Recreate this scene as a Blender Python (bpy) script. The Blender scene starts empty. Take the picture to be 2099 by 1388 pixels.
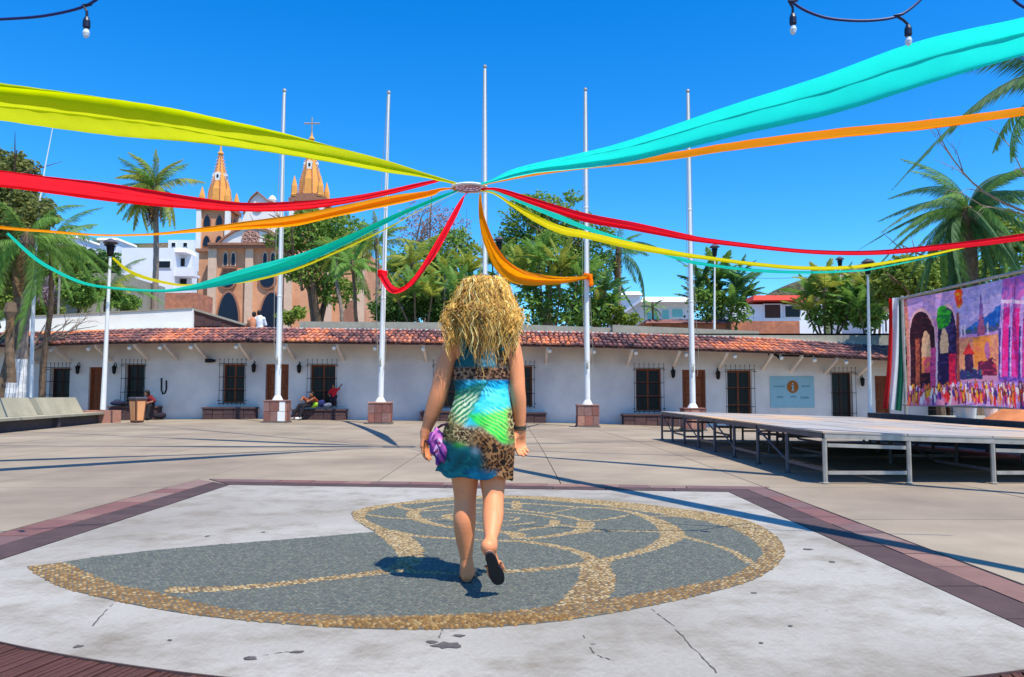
import bpy, math, random
import numpy as np
from mathutils import Vector, Matrix

random.seed(7)
RS = np.random.RandomState(11)
SC = bpy.context.scene
COL = SC.collection
PI = math.pi
H = 1.02                      # camera height
F = 1600.0                    # focal length in pixels of the 2099 px wide photograph
PITCH = math.atan(111.0 / F)

# ---------------------------------------------------------------- camera
cam_d = bpy.data.cameras.new('camera')
cam = bpy.data.objects.new('camera', cam_d)
COL.objects.link(cam)
cam.location = (0, 0, H)
cam.rotation_euler = (PI / 2 + PITCH, 0, 0)
cam_d.sensor_width = 36.0
cam_d.lens = 36.0 * F / 2099.0
cam_d.clip_start = 0.05
cam_d.clip_end = 3000
SC.camera = cam

# ---------------------------------------------------------------- world, sun, exposure
SUN_DIR = Vector((-0.3125, 0.375, -1.0)).normalized()      # way the light travels
w = bpy.data.worlds.new("World")
SC.world = w
w.use_nodes = True
nt = w.node_tree
nt.nodes.clear()
sky = nt.nodes.new('ShaderNodeTexSky')
sky.sky_type = 'NISHITA'
sky.sun_disc = False
sky.sun_elevation = math.asin(-SUN_DIR.z)
sky.sun_rotation = math.atan2(-SUN_DIR.x, -SUN_DIR.y)
sky.altitude = 0
sky.air_density = 1.0
sky.dust_density = 0.3
sky.ozone_density = 3.0
hs = nt.nodes.new('ShaderNodeHueSaturation')
hs.inputs['Saturation'].default_value = 1.45
hs.inputs['Hue'].default_value = 0.5
hs.inputs['Value'].default_value = 1.0
bg = nt.nodes.new('ShaderNodeBackground')
bg.inputs['Strength'].default_value = 0.13
wo = nt.nodes.new('ShaderNodeOutputWorld')
nt.links.new(sky.outputs[0], hs.inputs['Color'])
tint = nt.nodes.new('ShaderNodeMix'); tint.data_type = 'RGBA'; tint.blend_type = 'MULTIPLY'
tint.inputs['Factor'].default_value = 1.0
tint.inputs[7].default_value = (.74, 1.22, 1.45, 1)
nt.links.new(hs.outputs[0], tint.inputs[6])
nt.links.new(tint.outputs[2], bg.inputs['Color'])
nt.links.new(bg.outputs[0], wo.inputs['Surface'])
sun_d = bpy.data.lights.new('sun', 'SUN')
sun_d.energy = 4.8
sun_d.angle = math.radians(0.5)
sun_d.color = (1.0, 0.93, 0.80)
sun = bpy.data.objects.new('sun', sun_d)
COL.objects.link(sun)
sun.rotation_euler = SUN_DIR.to_track_quat('-Z', 'Y').to_euler()
sun.location = (8, -10, 30)
SC.view_settings.view_transform = 'Standard'
SC.view_settings.look = 'None'
SC.view_settings.gamma = 1.0
SC.view_settings.exposure = 0.35
SC.view_settings.use_curve_mapping = False

# ---------------------------------------------------------------- picture point -> place helpers
def P(u, v, Y):
    """point of the place seen at photo pixel (u, v) at distance Y in front of the camera"""
    dx = u - 1049.5
    up = 694.0 - v
    y = F * math.cos(PITCH) - up * math.sin(PITCH)
    z = F * math.sin(PITCH) + up * math.cos(PITCH)
    s = Y / y
    return Vector((dx * s, Y, H + z * s))

def G(u, v, z=0.0):
    """point of the level z seen at photo pixel (u, v)"""
    dx = u - 1049.5
    up = 694.0 - v
    y = F * math.cos(PITCH) - up * math.sin(PITCH)
    zz = F * math.sin(PITCH) + up * math.cos(PITCH)
    s = (z - H) / zz
    return Vector((dx * s, y * s, z))

_DX = [-60, -22, -18.5, -15, -10.3, -3.5, 2.5, 5.3, 6.6, 10.3, 14.1, 20, 60]
_DZ = [-.3, -.22, -.15, -.04, 0, -.08, -.17, -.25, -.3, -.42, -.68, -1.0, -1.4]
def drop(x):
    return float(np.interp(x, _DX, _DZ))
def smooth(a, b, t):
    t = min(1, max(0, (t - a) / (b - a)))
    return t * t * (3 - 2 * t)
def gz(x, y):
    """height of the plaza at a place: level round the mosaic, falling gently towards the far right"""
    return drop(x) * smooth(12, 28, y)
def terr(y):
    """height of the upper street behind the low building"""
    return 3.45 + 0.065 * max(0, min(y, 90) - 32)

# ---------------------------------------------------------------- materials
def srgb(r, g, b):
    f = lambda c: (c / 255 / 12.92) if c / 255 <= .04045 else ((c / 255 + .055) / 1.055) ** 2.4
    return (f(r), f(g), f(b))

def mat(name, col, rough=.75, var=.18, scale=6.0, bump=.15, metal=0.0, spec=.3, island=0.0,
        attr=None, transl=0.0, palette=None, zone=0.0, col2=None, detail=6, bscale=None, stretch=None, bdist=.01):
    m = bpy.data.materials.new(name)
    m.use_nodes = True
    t = m.node_tree
    N, L = t.nodes, t.links
    b = N['Principled BSDF']
    out = N['Material Output']
    b.inputs['Roughness'].default_value = rough
    b.inputs['Metallic'].default_value = metal
    b.inputs['Specular IOR Level'].default_value = spec
    geo = N.new('ShaderNodeNewGeometry')
    vec = geo.outputs['Position']
    if stretch:
        mp = N.new('ShaderNodeMapping')
        mp.inputs['Scale'].default_value = stretch
        L.new(vec, mp.inputs['Vector'])
        vec = mp.outputs[0]
    rgb = None
    if attr:
        a = N.new('ShaderNodeAttribute')
        a.attribute_name = attr
        rgb = a.outputs['Color']
    elif palette:
        oi = N.new('ShaderNodeObjectInfo')
        ad = N.new('ShaderNodeMath'); ad.operation = 'ADD'
        L.new(oi.outputs['Random'], ad.inputs[0]); L.new(geo.outputs['Random Per Island'], ad.inputs[1])
        fr = N.new('ShaderNodeMath'); fr.operation = 'FRACT'
        L.new(ad.outputs[0], fr.inputs[0])
        if zone:
            # neighbouring pieces share a tone in wide patches, as relaid areas of a roof do
            zn = N.new('ShaderNodeTexNoise'); zn.inputs['Scale'].default_value = zone; zn.inputs['Detail'].default_value = 2
            L.new(vec, zn.inputs['Vector'])
            zr = N.new('ShaderNodeMapRange'); zr.inputs['From Min'].default_value = .34; zr.inputs['From Max'].default_value = .54; zr.inputs['To Max'].default_value = .50
            L.new(zn.outputs['Fac'], zr.inputs['Value'])
            f0 = fr
            fr = N.new('ShaderNodeMath'); fr.operation = 'MULTIPLY_ADD'
            L.new(f0.outputs[0], fr.inputs[0]); fr.inputs[1].default_value = .50; L.new(zr.outputs[0], fr.inputs[2])
        cr = N.new('ShaderNodeValToRGB')
        cr.color_ramp.interpolation = 'CONSTANT' if len(palette) > 3 else 'LINEAR'
        els = cr.color_ramp.elements
        while len(els) < len(palette):
            els.new(.5)
        for i, c in enumerate(palette):
            els[i].position = i / len(palette) if len(palette) > 3 else i / max(1, len(palette) - 1)
            els[i].color = (*c, 1)
        L.new(fr.outputs[0], cr.inputs[0])
        rgb = cr.outputs[0]
    else:
        r = N.new('ShaderNodeRGB')
        r.outputs[0].default_value = (*col, 1)
        rgb = r.outputs[0]
        if col2:
            n2 = N.new('ShaderNodeTexNoise')
            n2.inputs['Scale'].default_value = scale * .3
            n2.inputs['Detail'].default_value = 5
            L.new(vec, n2.inputs['Vector'])
            rp = N.new('ShaderNodeMapRange')
            rp.inputs['From Min'].default_value = .42; rp.inputs['From Max'].default_value = .62
            L.new(n2.outputs['Fac'], rp.inputs['Value'])
            mx = N.new('ShaderNodeMix'); mx.data_type = 'RGBA'
            L.new(rp.outputs[0], mx.inputs['Factor'])
            L.new(rgb, mx.inputs[6])
            mx.inputs[7].default_value = (*col2, 1)
            rgb = mx.outputs[2]
    noi = N.new('ShaderNodeTexNoise')
    noi.inputs['Scale'].default_value = scale
    noi.inputs['Detail'].default_value = detail
    noi.inputs['Roughness'].default_value = .65
    L.new(vec, noi.inputs['Vector'])
    mr = N.new('ShaderNodeMapRange')
    mr.inputs['From Min'].default_value = .3; mr.inputs['From Max'].default_value = .7
    mr.inputs['To Min'].default_value = 1 - var; mr.inputs['To Max'].default_value = 1 + var
    L.new(noi.outputs['Fac'], mr.inputs['Value'])
    fac = mr.outputs[0]
    if island:
        oi = N.new('ShaderNodeObjectInfo')
        ad = N.new('ShaderNodeMath'); ad.operation = 'ADD'
        L.new(oi.outputs['Random'], ad.inputs[0]); L.new(geo.outputs['Random Per Island'], ad.inputs[1])
        fr = N.new('ShaderNodeMath'); fr.operation = 'FRACT'
        L.new(ad.outputs[0], fr.inputs[0])
        m2 = N.new('ShaderNodeMapRange')
        m2.inputs['To Min'].default_value = 1 - island; m2.inputs['To Max'].default_value = 1 + island
        L.new(fr.outputs[0], m2.inputs['Value'])
        mu = N.new('ShaderNodeMath'); mu.operation = 'MULTIPLY'
        L.new(fac, mu.inputs[0]); L.new(m2.outputs[0], mu.inputs[1])
        fac = mu.outputs[0]
    vm = N.new('ShaderNodeVectorMath'); vm.operation = 'SCALE'
    L.new(rgb, vm.inputs[0]); L.new(fac, vm.inputs['Scale'])
    L.new(vm.outputs[0], b.inputs['Base Color'])
    if bump:
        n3 = N.new('ShaderNodeTexNoise')
        n3.inputs['Scale'].default_value = bscale or scale * 5
        n3.inputs['Detail'].default_value = 4
        L.new(vec, n3.inputs['Vector'])
        bp = N.new('ShaderNodeBump')
        bp.inputs['Strength'].default_value = bump
        bp.inputs['Distance'].default_value = bdist
        L.new(n3.outputs['Fac'], bp.inputs['Height'])
        L.new(bp.outputs[0], b.inputs['Normal'])
    if transl:
        tr = N.new('ShaderNodeBsdfTranslucent')
        L.new(vm.outputs[0], tr.inputs['Color'])
        ms = N.new('ShaderNodeMixShader')
        ms.inputs[0].default_value = transl
        L.new(b.outputs[0], ms.inputs[1]); L.new(tr.outputs[0], ms.inputs[2])
        L.new(ms.outputs[0], out.inputs['Surface'])
    return m

# ---------------------------------------------------------------- meshes and objects
def new_mesh(name, V, Fc, smooth_=False, colors=None):
    V = np.asarray(V, dtype=np.float32)
    me = bpy.data.meshes.new(name)
    if isinstance(Fc, np.ndarray):
        n, k = Fc.shape
        me.vertices.add(len(V)); me.vertices.foreach_set('co', V.ravel())
        me.loops.add(n * k); me.loops.foreach_set('vertex_index', Fc.astype(np.int32).ravel())
        me.polygons.add(n); me.polygons.foreach_set('loop_start', np.arange(0, n * k, k, dtype=np.int32))
        me.update(calc_edges=True)
    else:
        me.from_pydata(V.tolist(), [], Fc)
        me.update()
    if smooth_:
        me.polygons.foreach_set('use_smooth', np.ones(len(me.polygons), dtype=bool))
    if colors is not None:
        ca = me.color_attributes.new('col', 'FLOAT_COLOR', 'POINT')
        c = np.ones((len(V), 4), dtype=np.float32)
        c[:, :3] = colors
        ca.data.foreach_set('color', c.ravel())
    me.validate()
    return me

ORG = {}
def thing(name, label, cat, loc=(0, 0, 0), rotz=0.0, group=None, kind=None):
    o = bpy.data.objects.new(name, None)
    COL.objects.link(o)
    o.empty_display_size = .2
    o.location = loc
    o.rotation_euler = (0, 0, rotz)
    tag(o, label, cat, group, kind)
    ORG[o.name] = Vector(loc) if rotz == 0 else None
    return o
def tag(o, label=None, cat=None, group=None, kind=None):
    if label: o['label'] = label
    if cat: o['category'] = cat
    if group: o['group'] = group
    if kind: o['kind'] = kind
    return o
def link(name, me, m, parent=None, loc=None, rot=None):
    o = bpy.data.objects.new(name, me)
    COL.objects.link(o)
    if m is not None and not me.materials:
        me.materials.append(m)
    if parent is not None:
        o.parent = parent
    if loc is not None: o.location = loc
    if rot is not None: o.rotation_euler = rot
    return o

class MB:
    """collects shapes; world coordinates unless the thing is a template at the origin"""
    def __init__(s):
        s.V = []; s.F = []
    def add(s, vs, fs):
        n = len(s.V)
        s.V.extend([tuple(v) for v in vs])
        s.F.extend([tuple(i + n for i in f) for f in fs])
        return s
    def box(s, x0, x1, y0, y1, z0, z1):
        v = [(x0, y0, z0), (x1, y0, z0), (x1, y1, z0), (x0, y1, z0), (x0, y0, z1), (x1, y0, z1), (x1, y1, z1), (x0, y1, z1)]
        return s.add(v, [(0, 3, 2, 1), (4, 5, 6, 7), (0, 1, 5, 4), (1, 2, 6, 5), (2, 3, 7, 6), (3, 0, 4, 7)])
    def bevbox(s, x0, x1, y0, y1, z0, z1, b=.01):
        """box with chamfered vertical and top edges"""
        def ring(i, z):
            return [(x0 + i + 0, y0 + i + b, z), (x0 + i + b, y0 + i, z), (x1 - i - b, y0 + i, z), (x1 - i, y0 + i + b, z),
                    (x1 - i, y1 - i - b, z), (x1 - i - b, y1 - i, z), (x0 + i + b, y1 - i, z), (x0 + i, y1 - i - b, z)]
        v = ring(0, z0) + ring(0, z1 - b) + ring(b, z1)
        f = [tuple(reversed(range(8))), tuple(range(16, 24))]
        for r in (0, 8):
            for k in range(8):
                f.append((r + k, r + (k + 1) % 8, r + 8 + (k + 1) % 8, r + 8 + k))
        return s.add(v, f)
    def hexa(s, pts):
        """8 points: bottom four counter clockwise then top four"""
        return s.add(pts, [(0, 3, 2, 1), (4, 5, 6, 7), (0, 1, 5, 4), (1, 2, 6, 5), (2, 3, 7, 6), (3, 0, 4, 7)])
    def bar(s, a, b, r, r2=None, n=6):
        return s.tube([a, b], [r, r2 if r2 is not None else r], n)
    def tube(s, pts, rad, n=6, cap=True):
        pts = [Vector(p) for p in pts]
        if not isinstance(rad, (list, tuple, np.ndarray)): rad = [rad] * len(pts)
        vs = []
        prev = None
        for i, p in enumerate(pts):
            t = (pts[min(i + 1, len(pts) - 1)] - pts[max(i - 1, 0)])
            if t.length < 1e-9: t = Vector((0, 0, 1))
            t.normalize()
            if prev is None:
                a = Vector((0, 0, 1)) if abs(t.z) < .9 else Vector((1, 0, 0))
                nrm = t.cross(a).normalized()
            else:
                nrm = (prev - t * prev.dot(t)).normalized()
            prev = nrm
            bn = t.cross(nrm)
            for k in range(n):
                an = 2 * PI * k / n
                vs.append(p + (nrm * math.cos(an) + bn * math.sin(an)) * rad[i])
        fs = []
        for i in range(len(pts) - 1):
            for k in range(n):
                a, b2 = i * n + k, i * n + (k + 1) % n
                fs.append((a, b2, b2 + n, a + n))
        if cap:
            fs.append(tuple(reversed(range(n))))
            fs.append(tuple((len(pts) - 1) * n + k for k in range(n)))
        return s.add(vs, fs)
    def lathe(s, c, prof, n=16, rot=0.0):
        """prof: list of (radius, z) from bottom to top round the vertical axis at c"""
        vs = []; fs = []
        for r, z in prof:
            for k in range(n):
                a = 2 * PI * k / n + rot
                vs.append((c[0] + r * math.cos(a), c[1] + r * math.sin(a), c[2] + z))
        for i in range(len(prof) - 1):
            for k in range(n):
                a, b = i * n + k, i * n + (k + 1) % n
                fs.append((a, b, b + n, a + n))
        fs.append(tuple(reversed(range(n))))
        fs.append(tuple((len(prof) - 1) * n + k for k in range(n)))
        return s.add(vs, fs)
    def prism(s, poly, y0, y1):
        """poly of (x, z) points extruded along y"""
        n = len(poly)
        vs = [(x, y0, z) for x, z in poly] + [(x, y1, z) for x, z in poly]
        fs = [tuple(range(n)), tuple(reversed(range(n, 2 * n)))]
        for i in range(n):
            j = (i + 1) % n
            fs.append((i, i + n, j + n, j))
        return s.add(vs, fs)
    def slab(s, poly, z0, z1):
        """poly of (x, y) points extruded upward"""
        n = len(poly)
        vs = [(x, y, z0) for x, y in poly] + [(x, y, z1) for x, y in poly]
        fs = [tuple(reversed(range(n))), tuple(range(n, 2 * n))]
        for i in range(n):
            j = (i + 1) % n
            fs.append((i, j, j + n, i + n))
        return s.add(vs, fs)
    def build(s, name, m, parent=None, smooth_=False, org=None):
        o = Vector((0, 0, 0))
        if org is not None: o = Vector(org)
        elif parent is not None:
            p = parent
            while p is not None:
                if ORG.get(p.name) is not None:
                    o = ORG[p.name]; break
                p = p.parent
        V = np.array(s.V, dtype=np.float64).reshape(-1, 3) - np.array(o)
        me = new_mesh(name, V, s.F, smooth_)
        return link(name, me, m, parent)

def copy_tree(o, parent=None):
    c = o.copy()
    COL.objects.link(c)
    if parent is not None: c.parent = parent
    for ch in list(o.children):
        copy_tree(ch, c)
    return c
def spline(pts, n):
    """Catmull-Rom through rows of numbers, n samples per span"""
    A = np.array(pts, dtype=float)
    A = np.vstack([2 * A[0] - A[1], A, 2 * A[-1] - A[-2]])
    out = []
    for i in range(1, len(A) - 2):
        for k in range(n):
            t = k / n
            out.append(.5 * ((2 * A[i]) + (-A[i - 1] + A[i + 1]) * t + (2 * A[i - 1] - 5 * A[i] + 4 * A[i + 1] - A[i + 2]) * t * t
                             + (-A[i - 1] + 3 * A[i] - 3 * A[i + 1] + A[i + 2]) * t ** 3))
    out.append(A[-2])
    return np.array(out)

# ---------------------------------------------------------------- signed distance bodies
def sdf_mesh(prims, h):
    """prims: ('c', a, b, ra, rb, k) capsules that taper, ('e', centre, radii, k[, rotation matrix]); one smooth continuous surface"""
    lo = np.full(3, 1e9); hi = -lo
    bb = []
    for p in prims:
        if p[0] == 'c':
            a, b = np.array(p[1], float), np.array(p[2], float); r = max(p[3], p[4]); m = p[5]
            l, g = np.minimum(a, b) - r, np.maximum(a, b) + r
        else:
            r = max(p[2]); c = np.array(p[1], float); m = p[3]
            l, g = c - r, c + r
        bb.append((l - m - 2 * h, g + m + 2 * h))
        lo = np.minimum(lo, l - 3 * h); hi = np.maximum(hi, g + 3 * h)
    n = np.ceil((hi - lo) / h).astype(int) + 1
    D = np.full(n, 1.0, dtype=np.float32)
    ax = [lo[i] + h * np.arange(n[i]) for i in range(3)]
    for p, (l, g) in zip(prims, bb):
        i0 = np.maximum(np.floor((l - lo) / h).astype(int), 0)
        i1 = np.minimum(np.ceil((g - lo) / h).astype(int) + 1, n)
        X = ax[0][i0[0]:i1[0]][:, None, None]; Y = ax[1][i0[1]:i1[1]][None, :, None]; Z = ax[2][i0[2]:i1[2]][None, None, :]
        if p[0] == 'c':
            a, b = np.array(p[1], float), np.array(p[2], float)
            ab = b - a; L2 = max(1e-12, ab.dot(ab))
            t = np.clip(((X - a[0]) * ab[0] + (Y - a[1]) * ab[1] + (Z - a[2]) * ab[2]) / L2, 0, 1)
            d = np.sqrt((X - a[0] - t * ab[0]) ** 2 + (Y - a[1] - t * ab[1]) ** 2 + (Z - a[2] - t * ab[2]) ** 2) - (p[3] + (p[4] - p[3]) * t)
            k = p[5]
        else:
            c = p[1]; R = p[2]; k = p[3]
            x, y, z = X - c[0], Y - c[1], Z - c[2]
            if len(p) > 4:
                M = p[4]
                x, y, z = (M[0][0] * x + M[1][0] * y + M[2][0] * z, M[0][1] * x + M[1][1] * y + M[2][1] * z, M[0][2] * x + M[1][2] * y + M[2][2] * z)
            k0 = np.sqrt((x / R[0]) ** 2 + (y / R[1]) ** 2 + (z / R[2]) ** 2)
            k1 = np.sqrt((x / R[0] ** 2) ** 2 + (y / R[1] ** 2) ** 2 + (z / R[2] ** 2) ** 2)
            d = k0 * (k0 - 1) / np.maximum(k1, 1e-6)
        S = D[i0[0]:i1[0], i0[1]:i1[1], i0[2]:i1[2]]
        hh = np.maximum(k - np.abs(S - d), 0) / k
        D[i0[0]:i1[0], i0[1]:i1[1], i0[2]:i1[2]] = np.minimum(S, d) - hh * hh * k * .25
    ins = D < 0
    c = [ins[a:n[0] - 1 + a, b:n[1] - 1 + b, d:n[2] - 1 + d] for a in (0, 1) for b in (0, 1) for d in (0, 1)]
    sm = sum(x.astype(np.int8) for x in c)
    I = np.argwhere((sm > 0) & (sm < 8))
    idx = -np.ones(n - 1, dtype=np.int64)
    idx[I[:, 0], I[:, 1], I[:, 2]] = np.arange(len(I))
    corner = [(a, b, d) for a in (0, 1) for b in (0, 1) for d in (0, 1)]
    vals = {q: D[I[:, 0] + q[0], I[:, 1] + q[1], I[:, 2] + q[2]] for q in corner}
    acc = np.zeros((len(I), 3)); cnt = np.zeros(len(I))
    for q in corner:
        for axx in range(3):
            if q[axx] == 0:
                r = list(q); r[axx] = 1; r = tuple(r)
                v0, v1 = vals[q], vals[r]
                m = (v0 < 0) != (v1 < 0)
                t = v0 / np.where(m, v0 - v1, 1)
                pt = np.tile(np.array(q, float), (len(I), 1)); pt[:, axx] += t
                acc[m] += pt[m]; cnt[m] += 1
    V = (I + acc / cnt[:, None]) * h + lo
    Fs = []
    for axx in range(3):
        s0 = [slice(None)] * 3; s1 = [slice(None)] * 3
        s0[axx] = slice(0, -1); s1[axx] = slice(1, None)
        A = ins[tuple(s0)]; B = ins[tuple(s1)]
        E = np.argwhere(A != B)
        o1, o2 = (axx + 1) % 3, (axx + 2) % 3
        E = E[(E[:, o1] > 0) & (E[:, o2] > 0)]
        E = E[(E[:, o1] < n[o1] - 1) & (E[:, o2] < n[o2] - 1)]
        a = E.copy(); b = E.copy(); b[:, o1] -= 1
        cc = E.copy(); cc[:, o1] -= 1; cc[:, o2] -= 1
        d = E.copy(); d[:, o2] -= 1
        q = np.stack([idx[x[:, 0], x[:, 1], x[:, 2]] for x in (a, b, cc, d)], 1)
        fl = ins[E[:, 0], E[:, 1], E[:, 2]]
        q[~fl] = q[~fl][:, ::-1]
        Fs.append(q)
    Fc = np.vstack(Fs)
    return V, Fc
# ================================================================ materials used in many places
M = {}
M['plaza'] = mat('plaza_concrete', srgb(154, 140, 120), .85, .15, 1.1, .3, island=.05, col2=srgb(136, 122, 106), bscale=60, bdist=.003)
M['joint'] = mat('dark_joint', srgb(112, 104, 96), .9, .2, 6)
M['pad'] = None
M['brick_dark'] = mat('dark_porphyry_strip', srgb(80, 62, 58), .7, .2, 5, .2, island=.10, bscale=50, bdist=.003)
M['brick_pink'] = mat('pink_stone_paver', srgb(150, 104, 98), .7, .15, 5, .25, palette=[srgb(128, 96, 86), srgb(114, 88, 84), srgb(136, 104, 92), srgb(120, 84, 78), srgb(130, 106, 96)], bscale=50, bdist=.003)
M['brick_brown'] = mat('brown_edge_brick', srgb(84, 52, 44), .75, .15, 9, .3, island=.11)
M['white_wall'] = mat('whitewash', srgb(232, 218, 208), .85, .08, 1.3, .25, col2=srgb(206, 194, 190), bscale=9, bdist=.02)
M['white_bright'] = mat('white_parapet_paint', srgb(232, 232, 226), .8, .05, 1.5, .15)
M['white_paint'] = mat('white_pole_paint', srgb(225, 226, 222), .45, .05, 5, .05)
M['plaster_grey'] = mat('grey_concrete', srgb(150, 146, 132), .85, .15, 4, .25)
M['bench_conc'] = mat('beige_concrete', srgb(172, 164, 140), .85, .12, 3, .25, col2=srgb(158, 152, 130))
M['bench_face'] = mat('dark_wall_and_bench_shade', srgb(74, 68, 70), .8, .25, 5, .3)  # dark low wall; on the bench base the darkness is painted shade
M['stone'] = mat('red_cantera_stone', srgb(150, 100, 88), .8, .2, 9, .3, palette=[srgb(150, 98, 86), srgb(128, 86, 78), srgb(172, 124, 106), srgb(138, 104, 96)])
M['stone_dark'] = mat('dark_cantera_stone', srgb(112, 84, 78), .85, .2, 9, .3, palette=[srgb(84, 62, 62), srgb(70, 54, 56), srgb(96, 70, 66)])
M['tile'] = mat('clay_roof_tile', (0, 0, 0), .8, .3, 7, .25, zone=.35, palette=[srgb(226, 142, 92), srgb(212, 122, 76), srgb(200, 128, 96), srgb(176, 104, 80), srgb(150, 100, 90), srgb(124, 82, 78), srgb(106, 76, 76), srgb(88, 62, 64)])
M['roof_base'] = mat('roof_mortar', srgb(88, 60, 54), .9, .2, 5)
M['wood'] = mat('brown_wood', srgb(128, 62, 26), .5, .25, 3, .15, stretch=(8, 8, 1))
M['wood_dark'] = mat('dark_wood', srgb(70, 34, 20), .5, .25, 3, .15, stretch=(8, 8, 1))
M['glass'] = mat('dark_window_glass', srgb(20, 18, 20), .3, .2, 1.5, 0, spec=.3)
M['iron'] = mat('black_iron', srgb(26, 26, 28), .5, .2, 8, .1, metal=.4)
M['steel'] = mat('galvanised_steel', srgb(168, 160, 150), .45, .25, 6, .1, metal=.35)
M['steel_dark'] = mat('dark_and_shaded_steel', srgb(88, 84, 92), .5, .25, 6, .1, metal=.35)  # dark steel; beneath the stage it carries painted shade
M['trunk'] = mat('bark', srgb(112, 92, 74), .9, .3, 7, .6, bdist=.03)
M['trunk_grey'] = mat('grey_bark', srgb(140, 124, 112), .9, .3, 7, .6, bdist=.03)
M['lime'] = mat('limewashed_bark', srgb(222, 222, 220), .85, .12, 6, .5, bdist=.03)

# ================================================================ ground
def sheet(name, xs, ys, fz, m, parent=None):
    X, Y = np.meshgrid(xs, ys)
    Z = np.vectorize(fz)(X, Y)
    V = np.stack([X.ravel(), Y.ravel(), Z.ravel()], 1)
    nx, ny = len(xs), len(ys)
    i = (np.arange(ny - 1)[:, None] * nx + np.arange(nx - 1)[None, :]).ravel()
    Fc = np.stack([i, i + 1, i + nx + 1, i + nx], 1)
    return link(name, new_mesh(name, V, Fc), m, parent)

ground = sheet('ground', np.array([-900, -300, -60, -30] + list(np.linspace(-24, 22, 47)) + [30, 60, 300, 900]),
               np.array([-300, -60, -10, 0, 4, 8] + list(np.linspace(10, 34, 25)) + [60, 300, 1200]),
               lambda x, y: gz(x, y) - .035, M['joint'])
tag(ground, kind='structure')

# concrete slabs of the plaza, recessed joints between them
xl = [-24.0, -21.6, -19.2, -16.9, -14.6, -12.4, -10.2, -8.0, -5.9, -3.74, -1.55, .55, 2.74, 5.0, 7.3, 9.6, 11.9, 14.2, 16.5, 18.8]
yl = [-1.4, 1.2, 3.8, 6.4, 8.55, 12.1, 14.8, 17.4, 20.1, 22.8, 25.5, 28.2, 31.2]
for i in range(len(xl) - 1):
    for j in range(len(yl) - 1):
        x0, x1, y0, y1 = xl[i], xl[i + 1], yl[j], yl[j + 1]
        if x0 > -3.8 and x1 < 2.8 and y1 < 8.7 and y0 > 1: continue
        g = .006
        x0 += g; x1 -= g; y0 += g; y1 -= g
        t = random.uniform(-.005, -.0015)
        xs_ = np.linspace(x0, x1, 3); ys_ = np.linspace(y0, y1, 4)
        vs = []
        for yy in ys_:
            for xx in xs_: vs.append((xx, yy, gz(xx, yy) + t))
        fs = []
        for b in range(3):
            for a in range(2):
                k = b * 3 + a
                fs.append((k, k + 1, k + 4, k + 3))
        rim = [0, 1, 2, 5, 8, 11, 10, 9, 6, 3]
        n0 = len(vs)
        for r in rim:
            v = vs[r]; vs.append((v[0], v[1], v[2] - .03))
        for k in range(10):
            k2 = (k + 1) % 10
            fs.append((n0 + k, n0 + k2, rim[k2], rim[k]))
        link('concrete_slab', new_mesh('concrete_slab', vs, fs), M['plaza'], ground)

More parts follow.
